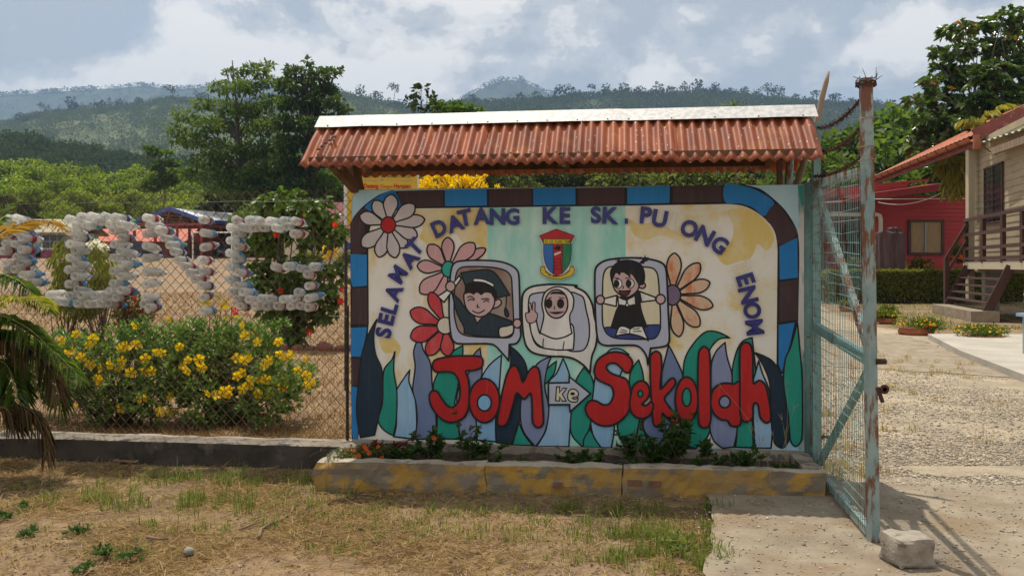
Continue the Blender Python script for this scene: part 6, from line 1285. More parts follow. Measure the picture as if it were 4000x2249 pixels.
# open pavilion
t = thing('open_pavilion', Vector((*xy(720, 84), 2)), 'open steel pavilion with white roof, blue fascia and red frame beyond the field', 'pavilion')
A_, EL, ER, E_ = P(665, 812, 77), P(515, 868, 82), P(800, 862, 72), P(1010, 842, 95)-P(665, 812, 77)
mb = MB()
for s in (0, -.12): mb.add([p+Vector((0, 0, s)) for p in (A_, A_+E_, ER+E_, ER, EL, EL+E_)], [(0, 1, 2, 3), (0, 4, 5, 1)])
mb.build('roof', M_wroof, t)
for p, q in ((A_, EL), (A_, ER), (ER, ER+E_)): MB().bar(p+Vector((0, -.05, -.06)), q+Vector((0, -.05, -.06)), .12, .34).build('fascia', M_bluef, t)
for i in range(4):
    o = E_*(i/3); MB().bar(EL+o+Vector((.2, 0, -.3)), ER+o+Vector((-.2, 0, -.3)), .14, .2).build('tie_beam', M_redsteel, t)
    for k in range(5):
        f = .15+.175*k; q = EL.lerp(ER, f)+o; top = (EL.lerp(A_, f*2) if f < .5 else A_.lerp(ER, f*2-1))+o; MB().bar(q+Vector((0, 0, -.3)), top+Vector((0, 0, -.2)), .08, .08).build('strut', M_redsteel, t)
    for f in (.04, .35, .65, .96): q = EL.lerp(ER, f)+o; MB().bar((q.x, q.y, 1.8), q+Vector((0, 0, -.25)), .2, .2).build('column', M_redsteel, t)
for k in range(6): f = k/5; MB().bar(EL.lerp(A_, f)+Vector((0, 0, -.22)), EL.lerp(A_, f)+E_+Vector((0, 0, -.22)), .1, .12).build('purlin', M_redsteel, t)
# cream hall behind the hibiscus
t = thing('cream_hall', Vector((*xy(1300, 58), 1.6)), 'cream walled building with maroon tiled roof behind the hibiscus and the fence post', 'building')
a, b = xy(1110, 58), xy(1700, 58); box2(t, 'wall', a, b, 6, 1.2, zz(890, 58), M_creamw); prism_roof('roof', t, xy(1190, 58), b, 6, zz(790, 61), zz(895, 58), .6, M_maroon)
box2(t, 'wall_sign', xy(1185, 58), xy(1230, 58), .05, zz(968, 58), zz(952, 58), M_bluef, -.03); box2(t, 'wall_sign', xy(1352, 58), xy(1376, 58), .05, zz(975, 58), zz(948, 58), M_bluef, -.03)
for x in (1245, 1330): box2(t, 'pilaster', xy(x, 58), xy(x+8, 58), .12, 1.3, zz(892, 58), M_white, -.06)
for k, (px, lab) in enumerate(((1215, 'clipped low hedge before the cream hall'), (1375, 'clipped low hedge partly behind the mural wall'))):
    d = 55; b = Vector((*xy(px, d), 1.7)); make_tree('low_hedge', b, lab, 'hedge', [(b+Vector((x*.35, 0, .35)), (.45, .4, .35)) for x in (-1.6, -.6, .4, 1.4)], 1600, .13, .08, L_hedge, M_stem, .03, group='hedges at the cream hall')
b = Vector((*xy(1287, 54), 1.65)); make_tree('golden_bush', b, 'small golden round bush before the cream hall', 'shrub', [(b+Vector((0, 0, .75)), (.5, .45, .5)), (b+Vector((.15, 0, 1.0)), (.3, .3, .3))], 900, .14, .06, L_yel, M_stem, .03)
# vehicles
M_carp = mat('navy_car_paint', (.012, .018, .04), rough=.25, spec=.6); M_tyre = mat('tyre', (.015, .015, .015), rough=.9); M_rim = mat('rim', (.35, .35, .36), rough=.4, metallic=.6); M_lamp = mat('lamp_glass', (.6, .6, .58), rough=.2)
M_carb = mat('steel_blue_car_paint', (.10, .17, .26), rough=.3, spec=.6)
def vehicle(name, loc, rz, paint_m, prof, glass, wheels, wd, label, cat):
    t = thing(name, loc, label, cat); loc = Vector(loc); M = Matrix.Rotation(rz, 3, 'Z'); tw = lambda x, y, z: loc+M @ Vector((x, y, z))
    mb = MB(); k = len(prof); L_ = [tw(x, -wd/2*(1 if z < .95 else .88), z) for x, z in prof]; R_ = [tw(x, wd/2*(1 if z < .95 else .88), z) for x, z in prof]
    mb.add(L_+R_, [tuple(range(k)), tuple(reversed(range(k, 2*k)))]+[(i, k+i, k+(i+1) % k, (i+1) % k) for i in range(k)]); mb.build('body', paint_m, t)
    for g in glass: mb = MB(); mb.add([tw(x, -wd/2*(.94 if z < 1.1 else .885)-.012, z) for x, z in g], [tuple(range(len(g)))]); mb.build('side_window', M_glass, t)
    for x in wheels:
        for s in (-1, 1):
            c = tw(x, s*(wd/2-.08), .34); ax = M @ Vector((0, 1, 0)); o = MB().tube([c-ax*.1, c+ax*.1], .34, 16).build('wheel', M_tyre, t); MB().tube([c-ax*.115, c+ax*.115], .2, 12).build('rim', M_rim, o)
    for s in (-1, 1): MB().box(tw(prof[-1][0]-.0, s*(wd/2-.2), .72), (.08, .3, .14), M).build('headlight', M_lamp, t)
    MB().box(tw(prof[-1][0]+.02, 0, .45), (.12, wd*.95, .2), M).build('bumper', M_tyre, t)
    return t
PICK = [(-2.4, .45), (-2.45, 1.0), (-2.35, 1.08), (-.75, 1.08), (-.55, 1.62), (-.3, 1.74), (.75, 1.72), (1.35, 1.16), (2.35, 1.02), (2.5, .85), (2.5, .4)]
vehicle('pickup_truck', (*xy(512, 80), 2.15), .06, M_carp, PICK, [[(-.62, 1.16), (.15, 1.16), (.15, 1.62), (-.38, 1.62)], [(.22, 1.16), (1.1, 1.16), (.7, 1.62), (.22, 1.62)]], (-1.5, 1.6), 1.8, 'dark navy pickup truck parked by the canteen block', 'truck')
vehicle('parked_car', (*xy(885, 84), 2.2), -1.2, M_carb, [(-2.0, .4), (-2.05, .9), (-1.6, 1.0), (-1.1, 1.42), (.3, 1.45), (1.0, .98), (1.95, .85), (2.0, .4)], [[(-1.3, 1.02), (-.35, 1.02), (-.35, 1.38), (-1.0, 1.38)], [(-.28, 1.02), (.8, 1.02), (.25, 1.38), (-.28, 1.38)]], (-1.3, 1.3), 1.65, 'small blue car parked near the pavilion', 'car')
M_pipew = mat('white_pipe', (.68, .66, .62), rough=.5)
t = thing('goal_frame', Vector((*xy(790, 58), 1.7)), 'white tubular goal frame on the school field', 'goal')
for px in (753, 905): MB().tube([(*xy(px, 58), 1.5), (*xy(px, 58), zz(908, 58))], .05, 8).build('goal_post', M_pipew, t)
MB().tube([(*xy(753, 58), zz(908, 58)), (*xy(905, 58), zz(908, 58))], .05, 8).build('crossbar', M_pipew, t)

# ------------------------------------------------------------------ banner behind the wall
M_ban = mat('banner_yellow', (.66, .42, .035), (.60, .37, .03), 3, rough=.5); M_banw = mat('banner_edge', (.70, .68, .62), rough=.5); M_ink = mat('banner_ink', (.05, .05, .07), rough=.5); M_inkr = mat('banner_red', (.45, .03, .02), rough=.5); M_inkb = mat('banner_blue', (.10, .30, .50), rough=.5)
dN = 9.4; bn = thing('yellow_banner', Vector((*xy(1490, dN), .1)), 'yellow printed banner on a steel pole behind the left end of the wall', 'banner')
def on_banner(px, py, off=.0): p = P(px, py, dN); return Vector((p.x, dN-.02-off, p.z))
mb = MB(); mb.box((P(1490, 760, dN).x, dN, P(0, 755, dN).z), (.823, .03, .70)); mb.build('board', M_banw, bn)
q0, q1 = on_banner(1357, 560, 0), on_banner(1630, 880, 0); mb = MB(); mb.quad((q0.x, q0.y, q1.z), (q1.x, q0.y, q1.z), (q1.x, q0.y, q0.z), (q0.x, q0.y, q0.z)); mb.build('print', M_ban, bn)
MB().tube([(*xy(1351, dN), -.05), (*xy(1351, dN), 1.78)], .018, 8).build('pole', M_screw, bn); MB().tube([(*xy(1620, dN), -.05), (*xy(1620, dN), 1.78)], .018, 8).build('pole', M_screw, bn)
def btext(txt, px, py, h, m, bold=0.0, maxw=None, shear=0.0):
    cu = bpy.data.curves.new('t', 'FONT'); cu.body = txt; cu.size = 1; cu.offset = bold; cu.shear = shear; cu.resolution_u = 3; ob = bpy.data.objects.new('t', cu); COL.objects.link(ob); bpy.context.view_layer.update()
    me = ob.evaluated_get(bpy.context.evaluated_depsgraph_get()).to_mesh(); v = [p.co.copy() for p in me.vertices]; f = [tuple(p.vertices) for p in me.polygons]; bpy.data.objects.remove(ob); bpy.data.curves.remove(cu)
    s = h*dN/F/.72; w_ = max(p.x for p in v)*s; sx = s*(maxw*dN/F/w_ if maxw else 1); o = on_banner(px, py, .004); mb = MB(); mb.add([(o.x+p.x*sx, o.y, o.z+p.y*s) for p in v], [g[::-1] if sum((v[g[i]].x*v[g[(i+1) % len(g)]].y-v[g[(i+1) % len(g)]].x*v[g[i]].y) for i in range(len(g))) < 0 else g for g in f]); return mb.build('banner_text', m, bn)
btext('ana Anda Hadir Ke Sekolah Hari Ini', 1392, 695, 13, M_ink, .008, 213)
btext('Anda', 1372, 735, 15, M_inkr, 0, 46, .3); btext('Datang', 1422, 735, 17, M_inkr, .03, 57); btext('Dengan', 1485, 735, 14, M_inkr, 0, 50, .3); btext('Harapan', 1539, 735, 17, M_inkr, .03, 66)
btext('serta', 1372, 757, 13, M_inkr, 0, 40, .3); btext('Pulang', 1422, 757, 16, M_inkr, .03, 57)
for x0, x1 in ((1402, 1478), (1508, 1612)): a, b = on_banner(x0, 704, .004), on_banner(x1, 706, .004); MB().quad(a+Vector((0, 0, -.002)), b+Vector((0, 0, -.002)), b+Vector((0, 0, .002)), a+Vector((0, 0, .002))).build('banner_rule', M_inkb, bn)
c = on_banner(1493, 703, .004); mb = MB(); mb.add([c+Vector((.03*math.cos(k*math.pi/6)*(1 if k % 2 else .5), 0, .012*math.sin(k*math.pi/6)*(1 if k % 2 else .5))) for k in range(12)], [tuple(range(12))]); mb.build('banner_ornament', M_inkb, bn)

# ------------------------------------------------------------------ red building on the right
M_redb = mat('red_weatherboard', (.40, .045, .05), (.34, .04, .045), 4, rough=.8, stretch=(.2, 1, 1)); M_redf = mat('red_fascia', (.30, .035, .035), (.24, .03, .03), 4, rough=.6); M_rroof = mat('bright_red_roof', (.42, .045, .04), (.36, .04, .036), 4, rough=.5)
M_curt = mat('beige_curtain', (.34, .25, .13), (.28, .20, .10), 20, rough=.9, stretch=(1, 1, .1)); M_brown = mat('brown_timber', (.085, .038, .028), (.06, .03, .024), 8, rough=.7, stretch=(1, 1, .2)); M_dkin = mat('dark_interior', (.03, .02, .018), rough=.95)
rb = thing('red_building', Vector((*xy(3500, 40), 0)), 'red weatherboard building with curtained window behind the hedge', 'building'); dR = 40.0
a0, b0 = xy(3395, dR), xy(3860, dR); zt_r = zz(765, dR)
nb = 24
for i in range(nb):
    z0 = .1+(zt_r-.1)*i/nb; z1 = .1+(zt_r-.1)*(i+1)/nb; mb = MB()
    mb.add([(a0[0], dR-.03, z0), (b0[0], dR-.03, z0), (b0[0], dR-.005, z1), (a0[0], dR-.005, z1), (a0[0], dR+.02, z0), (b0[0], dR+.02, z0), (b0[0], dR+.02, z1), (a0[0], dR+.02, z1)], [(0, 1, 2, 3), (0, 4, 5, 1), (3, 2, 6, 7), (0, 3, 7, 4), (1, 5, 6, 2)]); mb.build('weatherboard', M_redb, rb)
box2(rb, 'wall', a0, b0, 5, .05, zt_r, M_dkin, .05)
box2(rb, 'veranda_wall', xy(3100, dR+2), xy(3400, dR+2), .2, .05, zt_r, M_redb); box2(rb, 'doorway', xy(3268, dR+2), xy(3325, dR+2), .05, .2, zz(870, dR), M_dkin, -.06); box2(rb, 'notice', xy(3185, dR+2), xy(3215, dR+2), .04, zz(1000, dR), zz(920, dR), mat('green_notice', (.08, .25, .05), rough=.7), -.05)
for px in (3218, 3345): MB().bar((*xy(px, dR-.1), 0), (*xy(px, dR-.1), zt_r), .14, .14, (0, 1, 0)).build('veranda_post', M_brown, rb)
w_ = box2(rb, 'window', xy(3553, dR), xy(3678, dR), .04, zz(988, dR), zz(866, dR), M_curt, -.05)
for px in (3550, 3612, 3680): wd = 5 if px != 3612 else 2.5; box2(w_, 'frame', xy(px-wd, dR), xy(px+wd, dR), .1, zz(994, dR), zz(858, dR), M_brown if px != 3612 else M_frame, -.11)
for y in (862, 990): box2(w_, 'frame', xy(3546, dR), xy(3684, dR), .12, zz(y+5, dR), zz(y-4, dR), M_brown, -.12)
def slab(parent, name, p, back, th, m):
    mb = MB(); q = [Vector(x) for x in p]; q = [q[0], q[1], q[1]+Vector(back), q[0]+Vector(back)]; mb.add(q+[x-Vector((0, 0, th)) for x in q], [(0, 1, 2, 3), (7, 6, 5, 4), (0, 4, 5, 1), (1, 5, 6, 2), (2, 6, 7, 3), (3, 7, 4, 0)]); return mb.build(name, m, parent)
slab(rb, 'lower_roof', (P(3330, 765, 39), P(3800, 702, 38)), (.3, 5, .25), .08, M_rroof); MB().bar(P(3330, 778, 38.95), P(3800, 714, 37.95), .08, .30).build('fascia', M_redf, rb)
slab(rb, 'upper_roof', (P(3090, 752, 41), P(3630, 698, 40.5)), (.3, 6, .3), .1, M_rroof); MB().bar(P(3090, 768, 40.9), P(3545, 726, 40.4), .1, .42).build('fascia', M_redf, rb); slab(rb, 'veranda_roof', (P(3090, 800, 39.3), P(3420, 775, 39)), (0, 3, .2), .08, M_rroof)
MB().tube([P(3200, 838, 39.6), P(3425, 838, 39.6), P(3436, 842, 39.6), P(3440, 855, 39.6), P(3440, 990, 39.6)], .1, 8).build('drain_pipe', mat('pvc', (.58, .55, .48), rough=.5), rb, smooth=True)
cw = thing('hanging_cable', P(3430, 790, 36), 'pale cable sagging across the red building front', 'cable'); MB().tube([P(3430+270*i/16, 790-50*i/16+46*4*(i/16)*(1-i/16)*.62, 36) for i in range(17)], .016, 5, False).build('cable', M_pipew, cw)
MB().tube([P(3415, 778, 36.5), P(3800, 776, 36.5)], .016, 5, False).build('cable', M_pipew, cw)
# faux tree stump
M_stump = mat('stump_cement', (.085, .045, .045), (.14, .085, .08), 5, rough=.9, stretch=(1, 1, .15), bump=.6, bdist=.03)
st = thing('cement_stump', Vector((*xy(3478, 36), 0)), 'dark brown cement tree stump standing in the hedge', 'statue'); mb = MB(); k = 36; c = Vector(xy(3478, 36)); rr = 0.55; lev = 10
for j in range(lev+1):
    z = 2.92*j/lev
    for i in range(k):
        a = 2*math.pi*i/k; r_ = rr*(1+.05*math.sin(a*9+1)+.05*noise.noise(Vector((math.cos(a)*3, math.sin(a)*3, z*.5)))); zz_ = z+(.14*noise.noise(Vector((math.cos(a)*2, math.sin(a)*2, 5))) if j == lev else 0); mb.v.append((c.x+r_*math.cos(a), c.y+r_*math.sin(a), zz_))
mb.f = [(j*k+i, j*k+(i+1) % k, (j+1)*k+(i+1) % k, (j+1)*k+i) for j in range(lev) for i in range(k)]; b_ = len(mb.v); mb.v.append((c.x, c.y, 2.98)); mb.f += [(lev*k+i, lev*k+(i+1) % k, b_) for i in range(k)]; mb.build('trunk', M_stump, st)
worn_block('broken_knob', (c.x+.12, c.y-.1, 3.0), (.5, .4, .25), .3, M_stump, None, None, 4, .05, st).location -= st.location
# hedge
hg = thing('clipped_hedge', Vector((*xy(3520, 34.5), 0)), 'long clipped green hedge before the red building', 'hedge'); n = 15000; xa, xb = xy(3215, 34.6)[0], xy(3990, 34.6)[0]
pp_ = np.stack([RN.uniform(xa, xb, n), RN.uniform(34.1, 35.6, n), RN.random(n)**.6*1.28+.02], 1); msk = RN.random(n) < .6; pp_[msk, 1] = 34.1+np.abs(RN.normal(size=msk.sum()))*.1; top = RN.random(n) < .2; pp_[top, 2] = 1.24+RN.normal(size=top.sum())*.05
V_, F_ = leaves(pp_, RN.normal(size=(n, 3))*.6+np.array([0, -.5, .5]), .13, .07); link(bpy.data.objects.new('leaves', np_mesh('leaves', V_, F_, L_hedge, tones(n), hg.location)), hg); mb = MB(); mb.box(((xa+xb)/2, 34.95, .62), (xb-xa-.2, 1.3, 1.1)); mb.build('dark_core', M_barkd, hg)  # solid dark box core: shade behind the leaves put in as colour
for px, d, w_, lab in ((3590, 36.3, .62, 'ixora bush with orange flower heads right of the cement stump'), (3345, 36.3, .5, 'ixora bush with orange flower heads behind the gate mesh'), (3755, 36.3, .3, 'slim ixora beside the porch post')):
    b = Vector((*xy(px, d), 0)); t = thing('ixora_bush', b, lab, 'shrub', 'orange ixora bushes by the red building'); cl = [(b+Vector((R.uniform(-w_, w_), R.uniform(-.2, .2), R.uniform(1.0, 1.6) if w_ > .4 else R.uniform(.9, 2.2))), (.42*w_/.6, .4, .35)) for i in range(6)]
    stems(t, cl, 10, .02); link(bpy.data.objects.new('leaves', foliage_mesh('leaves', cl, 1300, .14, .06, L_mid, b)), t); p_, d_ = clump_points(cl, 90, .1); d_[:, 1] = -np.abs(d_[:, 1]); link(bpy.data.objects.new('flower_heads', rosette_mesh('flower_heads', p_, d_+np.array([0, -.5, .4]), 7, .09, .07, F_org, b, 1.1)), t)

# ------------------------------------------------------------------ cream stilt house
M_crb = mat('cream_weatherboard', (.38, .315, .205), (.32, .265, .175), 4, rough=.85, stretch=(.3, .3, 1)); M_crp = mat('cream_post', (.50, .44, .32), rough=.8); M_gut = mat('orange_gutter', (.40, .14, .07), (.34, .12, .06), 5, rough=.55); M_barge = mat('maroon_barge', (.22, .055, .045), (.17, .05, .045), 6, rough=.7, col3=(.34, .16, .13), s3=7)  # cream board colour is darkened to carry the eave and awning shade
hu = Vector((.247, .969)); hr = Vector((.969, -.247))
def HP(a, b, z): return Vector((13.2+hu.x*a+hr.x*b, 22+hu.y*a+hr.y*b, z))
ho = thing('stilt_house', HP(3, 1, 0), 'cream weatherboard house on stilts with brown porch rail and orange gutter', 'house')
for i in range(21):
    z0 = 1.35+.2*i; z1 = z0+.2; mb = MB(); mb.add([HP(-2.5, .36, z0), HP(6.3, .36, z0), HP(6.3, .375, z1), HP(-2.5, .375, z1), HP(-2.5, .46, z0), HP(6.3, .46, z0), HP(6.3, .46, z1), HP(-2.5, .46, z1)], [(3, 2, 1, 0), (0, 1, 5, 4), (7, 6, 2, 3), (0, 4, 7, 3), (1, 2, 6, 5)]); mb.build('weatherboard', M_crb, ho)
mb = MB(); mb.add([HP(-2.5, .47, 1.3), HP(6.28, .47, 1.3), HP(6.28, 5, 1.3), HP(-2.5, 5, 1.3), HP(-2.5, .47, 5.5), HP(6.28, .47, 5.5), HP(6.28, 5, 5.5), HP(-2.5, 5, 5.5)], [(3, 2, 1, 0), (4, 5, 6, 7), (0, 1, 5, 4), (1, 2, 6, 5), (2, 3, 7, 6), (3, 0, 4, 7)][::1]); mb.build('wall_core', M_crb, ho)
mb = MB(); mb.add([HP(3.05, .33, 2.86), HP(4.72, .33, 2.86), HP(4.72, .33, 4.48), HP(3.05, .33, 4.48)], [(3, 2, 1, 0)]); wn_ = mb.build('window', M_glass, ho)
for a1, a2, z1, z2 in ((3.0, 3.0, 2.8, 4.54), (4.77, 4.77, 2.8, 4.54), (2.95, 4.82, 2.82, 2.82), (2.95, 4.82, 4.52, 4.52), (3.9, 3.9, 2.84, 4.5)): MB().bar(HP(a1, .32, z1), HP(a2, .32, z2), .05, .05, (hr.x, hr.y, 0)).build('frame', M_brown, wn_)
for i in range(8): z = 2.95+.19*i; MB().bar(HP(3.05, .34-.03, z), HP(4.7, .34-.03, z), .012, .05).build('louvre', mat('louvre', (.03, .035, .035), rough=.2), wn_)
MB().bar(HP(-.3, 0, 1.53), HP(5.75, 0, 1.53), .1, .23).build('deck_beam', M_crp, ho)
for i in range(5): MB().bar(HP(-.3, .08+.1*i*.6, 1.66), HP(5.75, .08+.1*i*.6, 1.66), .055, .03).build('deck_plank', M_brown, ho)
MB().bar(HP(5.62, .12, .4), HP(5.62, .12, 5.5), .19, .19, (1, 0, 0)).build('porch_post', M_crp, ho)
for a in (.05, 1.7, 3.6, 5.55): MB().bar(HP(a, -.02, 1.6), HP(a, -.02, 2.97), .11, .11, (1, 0, 0)).build('rail_post', M_brown, ho)
for z in (2.97, 2.5, 2.06, 1.74): MB().bar(HP(-.6, -.04, z), HP(5.6, -.04, z), .06, .10).build('rail', M_brown, ho)
tr_ = [1.14, .93, .71, .50]
for i, z in enumerate(tr_): MB().bar(HP(1.0, -.14-.12*i, z), HP(5.3, -.14-.12*i, z), .26, .05).build('stair_tread', M_brown, ho)
for a in (1.0, 5.3): MB().bar(HP(a, -.02, 1.5), HP(a, -.62, .22), .06, .24, (0, 0, 1)).build('stringer', M_brown, ho)
MB().bar(HP(5.45, 0, 2.85), HP(5.45, -.62, 1.75), .07, .1).build('handrail', M_brown, ho); MB().bar(HP(5.45, 0, 2.35), HP(5.45, -.62, 1.25), .07, .08).build('handrail', M_brown, ho); MB().bar(HP(5.45, -.62, .2), HP(5.45, -.62, 1.78), .12, .12, (1, 0, 0)).build('newel_post', M_brown, ho)
c = HP(3.1, -.7, .12); MB().box(c, (4.6, .7, .34), Matrix.Rotation(math.atan2(hu.y, hu.x), 3, 'Z')).build('stair_pad', M_conc, ho)
for a, b in ((5.0, .55), (.6, .55)): MB().box(HP(a, b, .6), (.4, .4, 1.5), Matrix.Rotation(math.atan2(hu.y, hu.x), 3, 'Z')).build('pier', M_slab, ho)
E1, E2 = Vector((14.45, 26.6, 5.55)), Vector((16.75, 39.5, 5.6)); up_ = Vector((4.6, -1.0, 2.35))
mb = MB(); kk = 60
for i in range(kk+1):
    p = E1.lerp(E2, i/kk)+Vector((0, 0, .03*(i % 2)+.06)); mb.v += [tuple(p), tuple(p+up_)]
mb.f = [(2*i, 2*i+1, 2*i+3, 2*i+2) for i in range(kk)]; mb.build('roof', M_rust, ho)
slab(ho, 'soffit', (E1+Vector((.1, 0, -.1)), E2+Vector((.1, 0, -.1))), up_*.5, .04, M_crp)
gp = [E1.lerp(E2, i/24) for i in range(25)]; mb = MB(); sg = 6
for p in gp: mb.v += [tuple(p+Vector((-.11-.11*math.cos(math.pi*j/sg), 0, -.05-.12*math.sin(math.pi*j/sg)))) for j in range(sg+1)]
mb.f = [(i*7+j, i*7+j+1, (i+1)*7+j+1, (i+1)*7+j) for i in range(24) for j in range(sg)]; gu = mb.build('gutter', M_gut, ho, smooth=True)
for i in range(1, 12): p = E1.lerp(E2, i/12); MB().tube([p+Vector((-.11-.125*math.cos(math.pi*j/sg), 0, -.05-.135*math.sin(math.pi*j/sg))) for j in range(sg+1)], .022, 4, False).build('gutter_bracket', M_barge, gu)
MB().bar(E1+Vector((.02, 0, -.2)), E2+Vector((.02, 0, -.2)), .05, .26).build('fascia', M_barge, ho); MB().bar(E1+Vector((-.1, -.08, .02)), E1+up_+Vector((0, -.08, .02)), .06, .36).build('barge_board', M_barge, ho); MB().box(E1+Vector((-.02, -.1, -.2)), (.22, .08, .45)).build('gutter_end', M_gut, ho)
aw0, aw1 = P(3822, 562, 26.0), P(4060, 488, 21.3); mb = MB(); bk = Vector((3.0, 1.2, .5))
for i in range(41):
    p = aw0.lerp(aw1, i/40)+Vector((0, 0, .045*(1 if (i//2) % 2 else 0))); mb.v += [tuple(p), tuple(p+bk)]
mb.f = [(2*i, 2*i+1, 2*i+3, 2*i+2) for i in range(40)]; mb.build('awning_sheet', mat('pale_green_sheet', (.48, .52, .46), (.38, .42, .37), 5, rough=.5), ho)
MB().bar(P(3880, 592, 24.8), P(4080, 520, 21.2), .12, .2).build('awning_beam', M_woodl, ho); MB().tube([P(3845+170*i/10, 575+85*(i/10)**.8, 25.5) for i in range(11)], .02, 5, False).build('service_cable', M_tens, ho)
# house palm fronds behind
hp_ = thing('yard_palm', Vector((*xy(3760, 33), 0)), 'yellowing palm behind the porch of the cream house', 'palm'); pm = hp_; MB().tube([(*xy(3790, 33), 0), (*xy(3785, 33), 4.6)], [.16, .12], 8).build('trunk', M_bark, hp_)
hb = P(3790, 620, 33)
for c_ in ([(3740, 640), (3700, 700), (3690, 770)], [(3760, 660), (3740, 720), (3735, 775)], [(3720, 610), (3680, 640), (3660, 690)], [(3830, 470), (3870, 440), (3920, 450)], [(3800, 500), (3780, 470), (3740, 480)], [(3850, 520), (3900, 420), (3960, 410)]): frond([hb]+[P(x, y, 33+R.uniform(-.3, .3)) for x, y in c_], 34, .55, .07, leaf_mat('yard_palm_leaflets', (.16, .19, .03), (.42, .36, .06), .4), M_rach, .6, .8, .02)
hp_['label'] = 'yellowing palm behind the porch of the cream house'

# tyre planters with portulaca
M_terra = mat('terracotta_paint', (.34, .11, .045), (.27, .085, .04), 7, rough=.8)
def pot(px, py, wpx, hpx, lab, d=None, yel=.6):
    g = G(px, py, .02); d = g.y; r_ = wpx*d/F/2; h_ = hpx*d/F; t = thing('flower_planter', g, lab, 'planter', 'terracotta planters in the yard')
    MB().lathe([(r_*.82, 0), (r_*.95, h_*.15), (r_, h_*.5), (r_*.93, h_*.85), (r_*.98, h_), (r_*.8, h_*.98)], 22, g).build('planter_bowl', M_terra, t, smooth=True)
    cl = [(g+Vector((R.uniform(-.8, .8)*r_, R.uniform(-.7, .7)*r_, h_+.06)), (.28*r_/.38, .26*r_/.38, .14)) for i in range(8)]
    link(bpy.data.objects.new('leaves', foliage_mesh('leaves', cl, 1500, .07, .02, L_mid, g, upw=.7)), t); p_, d_ = clump_points(cl, 70, .05); d_[:, 2] = np.abs(d_[:, 2])
    p_[:, 2] = np.maximum(p_[:, 2], g.z+h_+.08); link(bpy.data.objects.new('blossom', rosette_mesh('blossom', p_, d_+np.array([0, -.4, .6]), 5, .035, .03, F_yel, g, 1.2)), t)
    p_, d_ = clump_points(cl, 14, .05); p_[:, 2] = np.maximum(p_[:, 2], g.z+h_+.06); link(bpy.data.objects.new('blossom', rosette_mesh('blossom', p_, d_+np.array([0, -.4, .6]), 5, .035, .03, F_red, g, 1.2)), t)
pot(3578, 1308, 132, 30, 'terracotta bowl of yellow portulaca nearest the gate post'); pot(3840, 1334, 156, 24, 'wide terracotta bowl of portulaca on the slab edge'); pot(3465, 1262, 70, 20, 'dark bowl of trailing plants behind the yellow flowered bowl'); pot(3470, 1235, 60, 14, 'small bowl beyond the trailing plants, nearest the hedge'); pot(3305, 1215, 46, 18, 'small bowl seen through the gate mesh')
# pale blue stand at the right edge
M_blw = mat('pale_blue_wood', (.22, .36, .46), (.30, .42, .50), 8, rough=.8, stretch=(1, 1, .2)); o_ = P(4062, 1240, 13.2); sd_ = thing('blue_table', Vector((o_.x, 13.2, .13)), 'pale blue wooden table cut off by the right edge', 'table')
MB().box((o_.x+.18, 13.2, .74), (.75, .6, .05)).build('tabletop', M_blw, sd_); MB().box((o_.x+.14, 12.95, .68), (.62, .04, .09)).build('apron', M_blw, sd_)
for dx, dy in ((-.08, -.22), (-.08, .22), (.45, -.22), (.45, .22)): MB().bar((o_.x+dx, 13.2+dy, .13), (o_.x+dx, 13.2+dy, .715), .07, .07, (1, 0, 0)).build('leg', M_blw, sd_)

# ------------------------------------------------------------------ stones, sticks and litter
M_peb = mat('river_pebble', (.30, .28, .25), (.22, .20, .18), 20, rough=.85, rnd=.25); M_grey = mat('grey_stone', (.25, .24, .215), (.20, .19, .17), 12, rough=.8)
o = link(bpy.data.objects.new('round_stone', rock_mesh('round_stone', .028, 3, M_grey, .85, .12))); g = G(738, 2172); o.location = g+Vector((0, 0, .026)); tag(o, 'smooth grey egg sized stone lying on the dry verge', 'stone')
for k, (px, py, r, lab) in enumerate(((285, 1792, .028, 'pale stone at the kerb foot left of the bush'), (325, 1788, .022, 'small pale stone beside the kerb foot stone'), (3672, 2210, .014, 'white pebble lying in the gate shadow'), (1260, 1866, .016, 'white pebble by the planter corner'), (3320, 2118, .014, 'dark pebble on the apron left of the gate foot'), (3655, 2185, .016, 'dark pebble right of the concrete block'), (3610, 2060, .02, 'dark flat stone in the roof shadow'), (3165, 2000, .016, 'dark stone on the apron below the planter corner'), (100, 1800, .02, 'ochre stone against the kerb at the palm foot'))):
    o = link(bpy.data.objects.new('pebble', rock_mesh('pebble', r, k+5, M_grey if 'pale' in lab or 'white' in lab else M_peb, .7, .3))); o.location = G(px, py)+Vector((0, 0, .03+r*.3 if px > 2900 else r*.3)); tag(o, lab, 'stone', 'loose stones on the ground')
M_stick = mat('dry_stick', (.27, .18, .11), (.18, .12, .08), 12, rough=.9, stretch=(1, 1, 1), bump=.4)
for pts_, r, lab in (([(1012, 2110), (1020, 2080), (1050, 2060), (1090, 2045), (1130, 2022)], .009, 'bent dry stick on the verge before the planter'), ([(935, 2078), (980, 2062), (1020, 2045)], .006, 'short straight dry stick beside the bent one'), ([(575, 2110), (620, 2118), (655, 2116)], .008, 'stub of dry stick left of the round stone'), ([(398, 1785), (450, 1810), (520, 1815), (570, 1805), (605, 1800)], .011, 'dark fallen branch lying at the kerb foot'), ([(1060, 1840), (1100, 1825), (1150, 1828)], .006, 'thin dark twig at the kerb near the planter')):
    q = [G(*p)+Vector((0, 0, .012+r)) for p in pts_]; t = thing('dry_stick', q[0], lab, 'stick', 'sticks on the verge'); MB().tube(q, [r*1.1]+[r*R.uniform(.8, 1.05) for i in q[1:-1]]+[r*.7], 7).build('stick', M_stick, t, smooth=True)
